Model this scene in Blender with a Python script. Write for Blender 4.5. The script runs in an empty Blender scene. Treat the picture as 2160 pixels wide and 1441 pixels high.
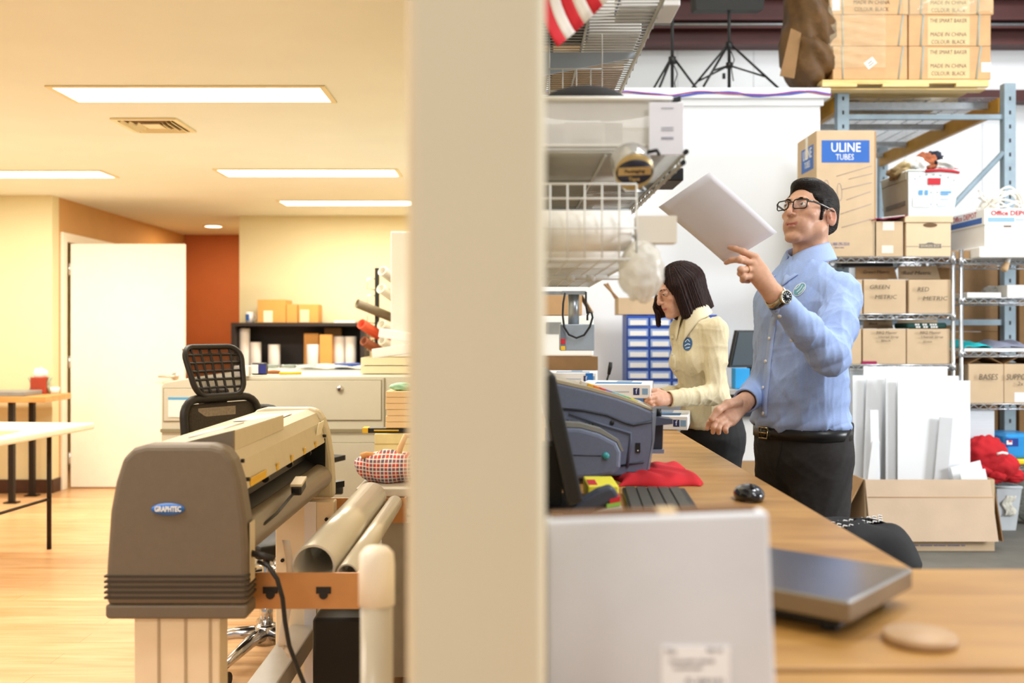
import bpy, bmesh, math, random
import numpy as np
from mathutils import Vector, Matrix, Euler
RN = random.Random(11)
PI = math.pi
F, CX, CY, H = 2100.0, 1075.0, 700.0, 1.3      # focal length in pixels, vanishing point, eye height
sc = bpy.context.scene
COL = sc.collection
W = {}

def at(px, py, d):
    return Vector(((px - CX) * d / F, d, H - (py - CY) * d / F))

def T(x, y=None, z=None):
    return Matrix.Translation(Vector((x, y, z)) if y is not None else Vector(x))

def RZ(deg):
    return Matrix.Rotation(math.radians(deg), 4, 'Z')

def RX(deg):
    return Matrix.Rotation(math.radians(deg), 4, 'X')

def RY(deg):
    return Matrix.Rotation(math.radians(deg), 4, 'Y')

def frame(o, x, y, z):
    m = Matrix.Identity(4)
    for i, c in enumerate((x, y, z, o)):
        for j in range(3):
            m[j][i] = c[j]
    return m

def lin(c):
    if isinstance(c, str):
        c = c.lstrip('#')
        c = [int(c[i:i + 2], 16) for i in (0, 2, 4)]
    out = []
    for v in c:
        v /= 255.0
        out.append(v / 12.92 if v <= .04045 else ((v + .055) / 1.055) ** 2.4)
    return out + [1.0]

# ------------------------------------------------------------------ materials
MATS = {}
def mat(name, col, rough=.55, metal=0., var=.08, scale=14., bump=0., bscale=None, spec=.4, trans=0., alpha=1., sss=0., stretch=None, coat=0.):
    if name in MATS:
        return MATS[name]
    m = bpy.data.materials.new(name)
    m.use_nodes = True
    nt = m.node_tree
    b = nt.nodes['Principled BSDF']
    c = lin(col)
    b.inputs['Roughness'].default_value = rough
    b.inputs['Metallic'].default_value = metal
    b.inputs['Specular IOR Level'].default_value = spec
    if coat: b.inputs['Coat Weight'].default_value = coat
    tc = nt.nodes.new('ShaderNodeTexCoord')
    mp = nt.nodes.new('ShaderNodeMapping')
    nt.links.new(tc.outputs['Object'], mp.inputs['Vector'])
    if stretch: mp.inputs['Scale'].default_value = stretch
    if var:
        n = nt.nodes.new('ShaderNodeTexNoise')
        n.inputs['Scale'].default_value = scale
        n.inputs['Detail'].default_value = 4
        nt.links.new(mp.outputs[0], n.inputs['Vector'])
        r = nt.nodes.new('ShaderNodeMapRange')
        r.inputs[1].default_value = .3
        r.inputs[2].default_value = .7
        r.inputs[3].default_value = 1 - var
        r.inputs[4].default_value = 1 + var
        nt.links.new(n.outputs[0], r.inputs[0])
        mx = nt.nodes.new('ShaderNodeMix')
        mx.data_type = 'RGBA'
        mx.blend_type = 'MULTIPLY'
        mx.inputs[0].default_value = 1
        mx.inputs[6].default_value = c
        nt.links.new(r.outputs[0], mx.inputs[7])
        nt.links.new(mx.outputs[2], b.inputs['Base Color'])
    else:
        b.inputs['Base Color'].default_value = c
    if bump:
        n2 = nt.nodes.new('ShaderNodeTexNoise')
        n2.inputs['Scale'].default_value = bscale or scale * 6
        n2.inputs['Detail'].default_value = 3
        nt.links.new(mp.outputs[0], n2.inputs['Vector'])
        bp = nt.nodes.new('ShaderNodeBump')
        bp.inputs['Strength'].default_value = bump
        bp.inputs['Distance'].default_value = .004
        nt.links.new(n2.outputs[0], bp.inputs['Height'])
        nt.links.new(bp.outputs[0], b.inputs['Normal'])
    if trans: b.inputs['Transmission Weight'].default_value = trans
    if sss:
        b.inputs['Subsurface Weight'].default_value = sss
        b.inputs['Subsurface Radius'].default_value = (.012, .005, .003)
        b.inputs['Subsurface Scale'].default_value = 1.0
    if alpha < 1: b.inputs['Alpha'].default_value = alpha
    MATS[name] = m
    return m

def emis(name, col, strength):
    m = bpy.data.materials.new(name)
    m.use_nodes = True
    b = m.node_tree.nodes['Principled BSDF']
    b.inputs['Base Color'].default_value = lin(col)
    b.inputs['Emission Color'].default_value = lin(col)
    b.inputs['Emission Strength'].default_value = strength
    MATS[name] = m
    return m

def wood(name, c1, c2, scale=3., stretch=(1, 8, 8), rough=.45, planks=None, ramp=(.3, .7)):
    m = bpy.data.materials.new(name)
    m.use_nodes = True
    nt = m.node_tree
    b = nt.nodes['Principled BSDF']
    b.inputs['Roughness'].default_value = rough
    tc = nt.nodes.new('ShaderNodeTexCoord')
    mp = nt.nodes.new('ShaderNodeMapping')
    mp.inputs['Scale'].default_value = stretch
    nt.links.new(tc.outputs['Object'], mp.inputs['Vector'])
    n = nt.nodes.new('ShaderNodeTexNoise')
    n.inputs['Scale'].default_value = scale
    n.inputs['Detail'].default_value = 6
    n.inputs['Distortion'].default_value = .6
    nt.links.new(mp.outputs[0], n.inputs['Vector'])
    cr = nt.nodes.new('ShaderNodeValToRGB')
    cr.color_ramp.elements[0].position, cr.color_ramp.elements[1].position = ramp
    cr.color_ramp.elements[0].color = lin(c1)
    cr.color_ramp.elements[1].color = lin(c2)
    nt.links.new(n.outputs[0], cr.inputs[0])
    out = cr.outputs[0]
    if planks:
        br = nt.nodes.new('ShaderNodeTexBrick')
        br.inputs['Scale'].default_value = 1
        br.inputs['Brick Width'].default_value = planks[0]
        br.inputs['Row Height'].default_value = planks[1]
        br.inputs['Mortar Size'].default_value = .0012
        br.inputs['Color1'].default_value = (1, 1, 1, 1)
        br.inputs['Color2'].default_value = (.86, .84, .8, 1)
        br.inputs['Mortar'].default_value = (.6, .5, .4, 1)
        nt.links.new(tc.outputs['Object'], br.inputs['Vector'])
        mx = nt.nodes.new('ShaderNodeMix')
        mx.data_type = 'RGBA'
        mx.blend_type = 'MULTIPLY'
        mx.inputs[0].default_value = 1
        nt.links.new(out, mx.inputs[6])
        nt.links.new(br.outputs['Color'], mx.inputs[7])
        out = mx.outputs[2]
    nt.links.new(out, b.inputs['Base Color'])
    MATS[name] = m
    return m

# ------------------------------------------------------------------ mesh builder
class MB:
    def __init__(s):
        s.v, s.f, s.m, s.s = [], [], [], []
    def add(s, vs, fs, mi=0, smooth=False):
        o = len(s.v)
        s.v += [tuple(v) for v in vs]
        s.f += [tuple(i + o for i in f) for f in fs]
        s.m += [mi] * len(fs)
        s.s += [smooth] * len(fs)
        return s
    def obox(s, M, sx, sy, sz, mi=0, top=(1, 1)):
        vs = []
        for z in (-.5, .5):
            k = top if z > 0 else (1, 1)
            for x, y in ((-.5, -.5), (.5, -.5), (.5, .5), (-.5, .5)):
                vs.append(M @ Vector((x * sx * k[0], y * sy * k[1], z * sz)))
        return s.add(vs, [(3, 2, 1, 0), (4, 5, 6, 7), (0, 1, 5, 4), (1, 2, 6, 5), (2, 3, 7, 6), (3, 0, 4, 7)], mi)
    def box(s, x0, x1, y0, y1, z0, z1, mi=0):
        return s.obox(T((x0 + x1) / 2, (y0 + y1) / 2, (z0 + z1) / 2), abs(x1 - x0), abs(y1 - y0), abs(z1 - z0), mi)
    def prism(s, poly, M, h, mi=0, smooth=False):
        n = len(poly)
        a = sum(poly[i][0] * poly[(i + 1) % n][1] - poly[(i + 1) % n][0] * poly[i][1] for i in range(n))
        if a < 0: poly = poly[::-1]
        vs = [M @ Vector((p[0], p[1], 0)) for p in poly] + [M @ Vector((p[0], p[1], h)) for p in poly]
        s.add(vs, [tuple(range(n))[::-1], tuple(range(n, 2 * n))], mi)
        o = len(s.v) - 2 * n
        for i in range(n):
            j = (i + 1) % n
            s.f.append((o + i, o + j, o + n + j, o + n + i)); s.m.append(mi); s.s.append(smooth)
        return s
    def cyl(s, a, b, r0, r1=None, n=16, caps=True, mi=0, hollow=0.):
        return s.tube([a, b], [r0, r0 if r1 is None else r1], n, caps=caps, mi=mi, hollow=hollow)
    def tube(s, pts, r, n=8, closed=False, caps=True, mi=0, hollow=0.):
        P = [Vector(p) for p in pts]
        k = len(P)
        rr = r if isinstance(r, (list, tuple)) else [r] * k
        rings, up = [], None
        for i in range(k):
            if closed: t = P[(i + 1) % k] - P[i - 1]
            else: t = P[min(i + 1, k - 1)] - P[max(i - 1, 0)]
            if t.length < 1e-9: t = Vector((0, 0, 1))
            t.normalize()
            if up is None:
                up = Vector((0, 0, 1)) if abs(t.z) < .9 else Vector((0, 1, 0))
            u = up - t * up.dot(t)
            if u.length < 1e-5: u = t.orthogonal()
            u.normalize(); w = t.cross(u); up = u
            rings.append([P[i] + (u * math.cos(2 * PI * j / n) + w * math.sin(2 * PI * j / n)) * rr[i] for j in range(n)])
        vs = [p for rg in rings for p in rg]
        fs = []
        for i in range(k if closed else k - 1):
            for j in range(n):
                a, b = i * n, ((i + 1) % k) * n
                fs.append((a + j, a + (j + 1) % n, b + (j + 1) % n, b + j))
        s.add(vs, fs, mi, True)
        if caps and not closed:
            if hollow:
                vs2 = []
                for i, ri in ((0, 0), (k - 1, 0)):
                    c = P[i]
                    vs2.append([c + (p - c) * ((rr[i] - hollow) / rr[i]) for p in rings[i]])
                o0 = len(s.v) - k * n
                s.v += [tuple(p) for p in vs2[0]] + [tuple(p) for p in vs2[1]]
                o1 = o0 + k * n; o2 = o1 + n; oe = o0 + (k - 1) * n
                for j in range(n):
                    q = (j + 1) % n
                    for f in ((o0 + q, o0 + j, o1 + j, o1 + q), (oe + j, oe + q, o2 + q, o2 + j), (o1 + q, o1 + j, o2 + j, o2 + q)):
                        s.f.append(f); s.m.append(mi); s.s.append(f[0] in range(o1, o2))
            else:
                o0 = len(s.v) - k * n
                s.f += [tuple(o0 + j for j in range(n))[::-1], tuple(o0 + (k - 1) * n + j for j in range(n))]
                s.m += [mi, mi]; s.s += [False, False]
        return s
    def lathe(s, prof, M=Matrix.Identity(4), n=24, mi=0):
        k = len(prof)
        vs = [M @ Vector((r * math.cos(2 * PI * j / n), r * math.sin(2 * PI * j / n), z)) for r, z in prof for j in range(n)]
        fs = [(i * n + j, i * n + (j + 1) % n, (i + 1) * n + (j + 1) % n, (i + 1) * n + j) for i in range(k - 1) for j in range(n)]
        s.add(vs, fs, mi, True)
        o = len(s.v) - k * n
        if prof[0][0] > 1e-6: s.f.append(tuple(o + j for j in range(n))[::-1]); s.m.append(mi); s.s.append(False)
        if prof[-1][0] > 1e-6: s.f.append(tuple(o + (k - 1) * n + j for j in range(n))); s.m.append(mi); s.s.append(False)
        return s
    def surf(s, fn, nu, nv, mi=0, smooth=True):
        vs = [fn(i / nu, j / nv) for i in range(nu + 1) for j in range(nv + 1)]
        fs = [(i * (nv + 1) + j, (i + 1) * (nv + 1) + j, (i + 1) * (nv + 1) + j + 1, i * (nv + 1) + j + 1) for i in range(nu) for j in range(nv)]
        return s.add(vs, fs, mi, smooth)
    def ball(s, c, r, M=None, nu=12, nv=18, fn=None, mi=0):
        r = (r, r, r) if not isinstance(r, (tuple, list)) else r
        c = Vector(c)
        vs = []
        for i in range(nu + 1):
            th = PI * i / nu
            for j in range(nv):
                ph = 2 * PI * j / nv
                d = Vector((math.sin(th) * math.cos(ph), math.sin(th) * math.sin(ph), math.cos(th)))
                k = fn(d) if fn else 1.
                p = Vector((d.x * r[0] * k, d.y * r[1] * k, d.z * r[2] * k))
                vs.append(c + (M @ p if M else p))
        fs = [(i * nv + j, (i + 1) * nv + j, (i + 1) * nv + (j + 1) % nv, i * nv + (j + 1) % nv) for i in range(nu) for j in range(nv)]
        return s.add(vs, fs, mi, True)
    def xf(s, M):
        s.v = [tuple(M @ Vector(v)) for v in s.v]
        return s
    def mesh(s, name):
        me = bpy.data.meshes.new(name)
        me.from_pydata(s.v, [], s.f)
        me.polygons.foreach_set('material_index', s.m)
        me.polygons.foreach_set('use_smooth', s.s)
        me.validate(); me.update()
        return me

def mods(o, bevel=0, solid=0, sub=0, seg=2, ang=40):
    if solid:
        q = o.modifiers.new('Solidify', 'SOLIDIFY'); q.thickness = solid; q.offset = 0
    if sub:
        q = o.modifiers.new('Subsurf', 'SUBSURF'); q.levels = q.render_levels = sub
    if bevel:
        q = o.modifiers.new('Bevel', 'BEVEL'); q.width = bevel; q.segments = seg
        q.limit_method = 'ANGLE'; q.angle_limit = math.radians(ang); q.harden_normals = False
    return o

def _link(name, me, mats, parent=None):
    for m in (mats if isinstance(mats, (list, tuple)) else [mats]): me.materials.append(m)
    o = bpy.data.objects.new(name, me)
    COL.objects.link(o)
    if parent is not None:
        o.parent = parent; W[o] = W[parent].copy()
    else: W[o] = Matrix.Identity(4)
    return o

def thing(name, label, cat, M=(0, 0, 0), group=None):
    M = M if isinstance(M, Matrix) else T(M)
    o = bpy.data.objects.new(name, None)
    COL.objects.link(o)
    o.empty_display_size = .05
    o.matrix_world = M; W[o] = M.copy()
    o['label'] = label; o['category'] = cat
    if group: o['group'] = group
    return o

def part(parent, name, mb, mats, world=False, label=None, **k):
    if world: mb.xf(W[parent].inverted())
    o = _link(name, mb.mesh(name), mats, parent)
    if label: o['label'] = label
    return mods(o, **k)

def single(name, label, cat, mb, mats, M=(0, 0, 0), group=None, world=True, kind=None, **k):
    M = M if isinstance(M, Matrix) else T(M)
    if world: mb.xf(M.inverted())
    o = _link(name, mb.mesh(name), mats)
    o.matrix_world = M; W[o] = M.copy()
    o['label'] = label; o['category'] = cat
    if group: o['group'] = group
    if kind: o['kind'] = kind
    return mods(o, **k)

def struct(name, mb, mats, label=None, parent=None, **k):
    o = _link(name, mb.mesh(name), mats, parent)
    if parent is None: o['kind'] = 'structure'
    if label: o['label'] = label
    return mods(o, **k)

def dup(root, M, label=None, group=None):
    r = root.copy(); COL.objects.link(r); r.matrix_world = M; W[r] = M.copy()
    if label: r['label'] = label
    if group: r['group'] = group
    for ch in list(root.children):
        c = ch.copy(); COL.objects.link(c); c.parent = r; W[c] = M.copy()
        for g in list(ch.children):
            d = g.copy(); COL.objects.link(d); d.parent = c; W[d] = M.copy()
    return r

def text(parent, s, size, M, m, name='lettering', depth=.0004, width=None, bold=0., shear=0.):
    """flat raised lettering in the local XY plane of M (parent's local frame), centred"""
    cu = bpy.data.curves.new(name, 'FONT')
    cu.body = s; cu.size = size; cu.align_x = 'CENTER'; cu.align_y = 'CENTER'
    cu.extrude = depth; cu.offset = bold; cu.shear = shear; cu.resolution_u = 2
    o = bpy.data.objects.new('tmp', cu)
    COL.objects.link(o)
    dg = bpy.context.evaluated_depsgraph_get()
    me = bpy.data.meshes.new_from_object(o.evaluated_get(dg))
    bpy.data.objects.remove(o); bpy.data.curves.remove(cu)
    if width and len(me.vertices):
        xs = [v.co.x for v in me.vertices]
        k = width / max(1e-6, max(xs) - min(xs))
        for v in me.vertices: v.co.x *= k
    me.transform(M)
    me.materials.clear()
    return _link(name, me, m, parent)

def FRONT(x, y, z):
    """frame for writing on a face that looks towards -Y (at the camera): local X to the right, Y up, Z out of the face"""
    return frame(Vector((x, y, z)), (1, 0, 0), (0, 0, 1), (0, -1, 0))

# colours used everywhere
CARD = mat('cardboard', 'b9946b', .8, var=.07, scale=9, bump=.15, bscale=120, spec=.15)
CARD2 = mat('cardboard_pale', 'cbb190', .8, var=.06, scale=7, bump=.12, bscale=120, spec=.15)
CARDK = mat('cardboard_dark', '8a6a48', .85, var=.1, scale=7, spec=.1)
WHITE = mat('white_card', 'eceae6', .6, var=.03, scale=5, spec=.25)
WPAINT = mat('white_paint', 'f0efe9', .5, var=.02, scale=4)
BLACK = mat('black_plastic', '1a1918', .45, var=.1, scale=20)
CHROME = mat('chrome', 'd0d0d2', .18, 1., var=0)
STEEL = mat('galvanised_steel', 'a9adb0', .35, .9, var=.1, scale=30)
INK = mat('ink', '4c4136', .8, var=0)
BLUE = mat('blue_print', '2f64b4', .6, var=.03)
RED = mat('red_print', 'c32531', .6, var=.03)
TAPE = mat('clear_tape', 'd9c9ae', .25, var=.04)
PAPER = mat('paper', 'ece8e4', .7, var=.02)
# ================================================================== camera, world, lamps
cam = bpy.data.cameras.new('camera')
cam_o = bpy.data.objects.new('camera', cam)
COL.objects.link(cam_o)
cam_o.location = (0, 0, H); cam_o.rotation_euler = (PI / 2, 0, 0)
cam.sensor_width = 36; cam.lens = F / 2160 * 36
cam.shift_x = (1080 - CX) / 2160; cam.shift_y = -(720.5 - CY) / 2160
cam.clip_start = .05
cam.dof.use_dof = True; cam.dof.focus_distance = 3.45; cam.dof.aperture_fstop = 2.5
sc.camera = cam_o
sc.view_settings.view_transform = 'Standard'
sc.view_settings.look = 'None'
sc.view_settings.gamma = 1.0
sc.view_settings.use_curve_mapping = False
sc.view_settings.exposure = 0.0
sc.cycles.use_denoising = True
wd = bpy.data.worlds.new('world'); sc.world = wd
wd.use_nodes = True
wd.node_tree.nodes['Background'].inputs[0].default_value = (.93, .95, 1, 1)
wd.node_tree.nodes['Background'].inputs[1].default_value = .42

def area(name, loc, target, sx, sy, power, col=(1, 1, 1)):
    l = bpy.data.lights.new(name, 'AREA')
    l.shape = 'RECTANGLE'; l.size = sx; l.size_y = sy; l.energy = power; l.color = col
    o = bpy.data.objects.new(name, l)
    COL.objects.link(o)
    o.location = loc
    d = Vector(target) - Vector(loc)
    o.rotation_euler = d.to_track_quat('-Z', 'Y').to_euler()
    return o

WARM = (1, .945, .845)
# ================================================================== the shell
M_CEIL = mat('office_ceiling_paint', 'edf3ee', .75, var=.015, scale=3)
M_CREAM = mat('cream_wall_paint', 'e2d7ae', .7, var=.02, scale=3)
M_OCHRE = mat('ochre_wall_paint', 'cb9e66', .7, var=.03, scale=3)
M_ORANGE = mat('orange_wall_paint', 'b5693f', .7, var=.04, scale=3)
M_POST = mat('partition_paint', 'd8cbad', .55, var=.02, scale=3)
M_WALLW = mat('warehouse_wall_paint', 'eceef0', .6, var=.02, scale=2)
M_LAM = wood('laminate_floor', 'cf9c66', 'e8c092', 2.2, (1, 10, 1), .32, planks=(1.2, .13))
M_CONC = mat('concrete', '6d6a62', .65, var=.14, scale=5, bump=.15, bscale=60)
M_BASEB = mat('dark_baseboard', '4a2c1c', .5)
M_MAROON = mat('maroon_steel', '4d2420', .5, var=.12, scale=6)
M_JAMB = mat('door_white', 'f4efe2', .45, var=.015)

XL, XR = -.098, .034
struct('wall_partition', MB().box(XL, XR, .94, 9.43, 0, 5.6), M_POST, bevel=.012, seg=3)
struct('floor_office', MB().box(-7.5, -.032, -2, 13, -.06, 0), M_LAM)
struct('floor_warehouse', MB().box(-.032, 7.5, -2, 11, -.06, 0), M_CONC)
struct('ceiling_office', MB().box(-7.5, -.06, -.6, 13, 2.4, 2.5), M_CEIL)
struct('wall_front_office', MB().box(-7.5, -3.685, 8.02, 8.14, 0, 2.4), M_CREAM)
struct('wall_side_office', MB().box(-7.5, -7.4, -.6, 8.02, 0, 2.4), M_CREAM)
w = MB().box(-3.80, -3.685, 8.141, 8.25, 0, 2.4).box(-3.80, -3.685, 8.25, 9.22, 2.06, 2.4).box(-3.80, -3.685, 9.22, 11.27, 0, 2.4)
struct('wall_corridor', w, M_OCHRE)
struct('wall_corridor_end', MB().box(-3.80, -2.0, 11.271, 11.4, 0, 2.4), M_ORANGE)
struct('wall_back_office', MB().box(-2.56, -.1, 9.431, 9.55, 0, 2.4).box(-2.56, -2.44, 9.55, 11.27, 0, 2.4), M_CREAM)
struct('wall_far_block', MB().box(-7.5, 0, 12.9, 13, 0, 2.4), M_CREAM)  # unseen, added to close the far side against outside light
struct('wall_closet_block', MB().box(-4.9, -4.8, 8.142, 9.6, 0, 2.4).box(-4.9, -3.801, 9.6, 9.7, 0, 2.4), M_CREAM)  # unseen, added to keep outside light from leaking into the door gap
struct('baseboard_front', MB().box(-7.4, -3.675, 8.008, 8.02, 0, .11), M_BASEB)
struct('baseboard_corridor', MB().box(-3.685, -3.674, 8.021, 8.15, 0, .11), M_BASEB)
# door frame in the corridor wall and the open leaf
fr = MB().box(-3.70, -3.665, 8.17, 8.255, 0, 2.12).box(-3.70, -3.665, 9.21, 9.29, 0, 2.12).box(-3.70, -3.665, 8.256, 9.209, 2.045, 2.12)
fr.box(-3.80, -3.70, 8.251, 8.265, 0, 2.045).box(-3.80, -3.70, 9.2, 9.214, 0, 2.045)
struct('trim_1', fr, M_JAMB, bevel=.003)
dr = struct('door_1', MB().box(-3.643, -2.70, 8.262, 8.305, .012, 2.03), M_JAMB, bevel=.002)
for z in (.25, 1.05, 1.82):
    struct('hinge', MB().cyl((-3.654, 8.264, z - .05), (-3.654, 8.264, z + .05), .008).box(-3.668, -3.642, 8.268, 8.275, z - .05, z + .05), CHROME, parent=dr)
hd = MB().lathe([(.03, 0), (.03, .01), (.012, .014), (.012, .05), (.0, .05)], T(-2.775, 8.261, .93) @ RX(90))
hd.tube([(-2.775, 8.215, .93), (-2.82, 8.212, .932), (-2.90, 8.214, .93)], [.011, .010, .008])
struct('handle', hd, mat('satin_nickel', 'cfc9bd', .3, .9, var=0), parent=dr)

# warehouse
struct('wall_back_warehouse', MB().box(-.098, 7.5, 9.8, 9.95, 0, 5.6), M_WALLW)
struct('wall_side_warehouse', MB().box(7.4, 7.5, 4.2, 9.8, 0, 5.6).box(7.4, 7.5, -2, .6, 0, 5.6).box(7.4, 7.5, .6, 4.2, 3.6, 5.6), M_WALLW)
struct('ceiling_warehouse', MB().box(-.03, 7.5, -2, 11, 5.6, 5.7), M_WALLW)
M_SEAM = mat('panel_seam', 'c8cacc', .6, var=0)
struct('trim_2', MB().box(-.05, 7.4, 9.60, 9.80, 4.07, 4.10).box(-.05, 7.4, 9.60, 9.80, 4.23, 4.25).box(-.05, 7.4, 9.72, 9.75, 4.10, 4.23), M_MAROON)
struct('trim_3', MB().box(-.05, 7.4, 9.60, 9.80, 4.31, 4.335).box(-.05, 7.4, 9.60, 9.80, 4.53, 4.56).box(-.05, 7.4, 9.70, 9.73, 4.335, 4.53), M_MAROON)
struct('trim_4', MB().tube([(-.05, 9.66, 4.28), (7.4, 9.66, 4.28)], .024, 10), STEEL)
struct('trim_5', MB().box(2.4, 7.4, 9.62, 9.80, 3.53, 3.64), M_MAROON)
sm = MB()
for i in range(9): sm.box(.9 + i * .75, .905 + i * .75, 9.795, 9.80, 0, 4.07)
struct('trim_6', sm, M_SEAM)
# the low white room inside the warehouse, with a ledge along its top
struct('wall_white_room', MB().box(XR, 2.183, 7.0, 9.6, 0, 2.93), M_WALLW)
struct('trim_7', MB().box(XR, 2.235, 6.93, 9.62, 2.93, 3.0).box(XR, 2.20, 6.97, 7.0, 2.885, 2.929), M_WALLW, bevel=.004)

# ================================================================== office lamps and vent
DIFF = emis('lamp_diffuser', 'fff4dc', 7.0)
FRAME = mat('lamp_frame', 'efe2b8', .4, var=0)
def troffer(x, y, label, show=True):
    t = thing('ceiling_light', label, 'light', (x, y, 2.4), 'recessed fluorescent lights in the office ceiling')
    m = MB()
    for (a, b, c, d) in ((-.625, .625, -.16, -.14), (-.625, .625, .14, .16), (-.625, -.60, -.14, .14), (.60, .625, -.14, .14)):
        m.box(a, b, c, d, -.008, -.001)
    part(t, 'frame', m, FRAME)
    part(t, 'diffuser', MB().box(-.60, .60, -.14, .14, -.006, -.002), DIFF)
    area('lamp', (x, y, 2.385), (x, y, 0), 1.2, .28, 34, WARM)
troffer(-1.45, 4.6, 'largest long fluorescent ceiling light, in front of the air vent')
troffer(-3.40, 6.93, 'long fluorescent ceiling light cut off by the picture edge')
troffer(-1.38, 6.87, 'long fluorescent ceiling light in the middle row, beyond the air vent')
troffer(-1.33, 8.48, 'farthest fluorescent ceiling light, nearest the cream back wall')
for x, y in ((-1.3, -.3), (-3.5, 4.6), (-1.45, 2.0), (-3.5, 2.0), (-5.6, 4.6), (-5.6, 6.9)):  # unseen; the first one is added to warm the partition's end
    area('lamp', (x, y, 2.385), (x, y, 0), 1.2, .28, 34, WARM)
t = thing('downlight', 'small round recessed downlight in the corridor ceiling', 'light', (-3.08, 10.35, 2.4))
part(t, 'trim_ring', MB().lathe([(.105, -.001), (.105, -.008), (.085, -.008), (.085, -.001)]), FRAME)
part(t, 'bulb', MB().lathe([(0.0001, -.006), (.085, -.006), (.085, -.002)]), DIFF)
area('lamp', (-3.08, 10.35, 2.38), (-3.08, 10.35, 0), .16, .16, 14, (1, .72, .42))

t = thing('air_vent', 'square slatted air vent set in the office ceiling', 'vent', (-1.885, 5.285, 2.4))
m = MB()
for a, b, c, d in ((-.17, .17, -.17, -.145), (-.17, .17, .145, .17), (-.17, -.145, -.145, .145), (.145, .17, -.145, .145)):
    m.box(a, b, c, d, -.01, -.001)
part(t, 'frame', m, FRAME)
part(t, 'backing', MB().box(-.145, .145, -.145, .145, -.003, -.001), mat('vent_dark', '6b5231', .8))
for k in range(3):
    q = .13 - k * .032
    part(t, 'slat', MB().obox(T(0, q, -.009) @ RX(35), 2 * q, .004, .022), FRAME)
    part(t, 'slat', MB().obox(T(q, 0, -.009) @ RY(-35), .004, 2 * q, .022), FRAME)
    part(t, 'slat', MB().obox(T(-q, 0, -.009) @ RY(35), .004, 2 * q, .022), FRAME)
part(t, 'centre_plate', MB().box(-.045, .045, -.06, .05, -.012, -.006), FRAME)

# ================================================================== warehouse daylight and lamps
area('bay_door_daylight', (7.2, 2.4, 2.3), (1.4, 4.6, 1.6), 1.7, 1.7, 340, (.93, .97, 1))
area('unseen_high_lamp', (2.2, 4.6, 5.4), (2.2, 4.9, 0), 1.2, 1.2, 115, (.92, .96, 1))
area('unseen_high_lamp', (4.6, 7.6, 5.4), (4.4, 7.9, 0), 1.2, 1.2, 70, (.96, .98, 1))
area('unseen_high_lamp', (2.4, -1.0, 5.0), (.3, 2.0, 1.4), 1.2, 1.2, 105, (.96, .98, 1))  # added behind the camera to brighten the partition shelves and surfaces facing it
area('unseen_high_lamp', (1.6, 1.2, 5.4), (1.6, 2.0, 0), 1.2, 1.2, 70, (.96, .98, 1))
# ================================================================== OFFICE SIDE
PLOT = mat('plotter_end_grey', '6e6355', .5, var=.03, scale=60, bump=.12, bscale=500)
PLOT2 = mat('plotter_cover', 'c9bd9f', .4, var=.02, scale=30)
PLOT3 = mat('plotter_apron', '7c7161', .38, var=.03, scale=30)
ALU = mat('cream_aluminium', 'efe0c4', .35, .1, var=.02, scale=20)
ALU2 = mat('pale_aluminium', 'd6d2ca', .35, .4, var=.03, scale=20)
BRONZE = mat('tan_bracket_steel', 'c08c58', .4, .35, var=.05, scale=15)
DARKIN = mat('black_interior', '100f0e', .5, var=0)
CREAMP = mat('cream_sticker', 'efe6c8', .6, var=0)
YEL = mat('yellow_print', 'e8b92c', .6, var=0)
LOGOB = mat('logo_blue', '2a6cc0', .35, var=0)

pl = thing('vinyl_cutter', 'large grey roll cutting plotter on a cream stand with a blue oval badge', 'plotter', (-.78, 2.9, 0))
cap = [(-.944, .66), (-.944, .747), (-.935, .88), (-.922, .95), (-.905, 1.005), (-.880, 1.028), (-.85, 1.036), (-.70, 1.036), (-.668, 1.028), (-.648, 1.0), (-.632, .95), (-.618, .86), (-.613, .78), (-.613, .66)]
XZ = lambda y: frame(Vector((0, y, 0)), (1, 0, 0), (0, 0, 1), (0, 1, 0))
def xzprism(m, poly, y0, y1, mi=0):
    # poly in (x, z); frame axes x, z, -(-y): build as explicit rings so the winding stays outward
    n = len(poly)
    a = sum(poly[i][0] * poly[(i + 1) % n][1] - poly[(i + 1) % n][0] * poly[i][1] for i in range(n))
    if a < 0: poly = poly[::-1]
    vs = [(p[0], y0, p[1]) for p in poly] + [(p[0], y1, p[1]) for p in poly]
    fs = [tuple(range(n)), tuple(range(n, 2 * n))[::-1]]
    for i in range(n):
        j = (i + 1) % n
        fs.append((j, i, n + i, n + j))
    m.add(vs, fs, mi)
    return m
e1 = part(pl, 'end_cap', xzprism(MB(), cap, 2.325, 2.40), PLOT, True, bevel=.014, seg=3, ang=30, label='near grey end cap with the badge')
part(pl, 'end_cap_foot', xzprism(MB(), [(-.940, .628), (-.945, .636), (-.945, .662), (-.612, .662), (-.612, .636), (-.617, .628)], 2.3245, 2.405), PLOT, True, bevel=.006)
for k in range(5):
    z = .676 + k * .0125
    part(e1, 'groove', xzprism(MB(), [(-.9465, z), (-.9465, z + .005), (-.6105, z + .005), (-.6105, z)], 2.3225, 2.402), mat('groove_dark', '3c342a', .6, var=0), True)
lg = MB().lathe([(.0001, -.001), (.039, -.001), (.039, .002), (.0001, .002)], T(-.797, 2.3235, .886) @ RX(90) @ Matrix.Diagonal((1, .36, 1, 1)), 32)
badge = part(e1, 'badge', lg, LOGOB, True, label='blue oval badge')
text(e1, 'GRAPHTEC', .017, W[pl].inverted() @ FRONT(-.797, 2.3208, .886), mat('logo_white', 'eef2f5', .5, var=0), bold=.0006, width=.062)
part(pl, 'far_end_cap', xzprism(MB(), [(x, max(z, .72)) for x, z in cap], 3.46, 3.52), PLOT2, True, bevel=.012, seg=2, ang=30)
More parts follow.
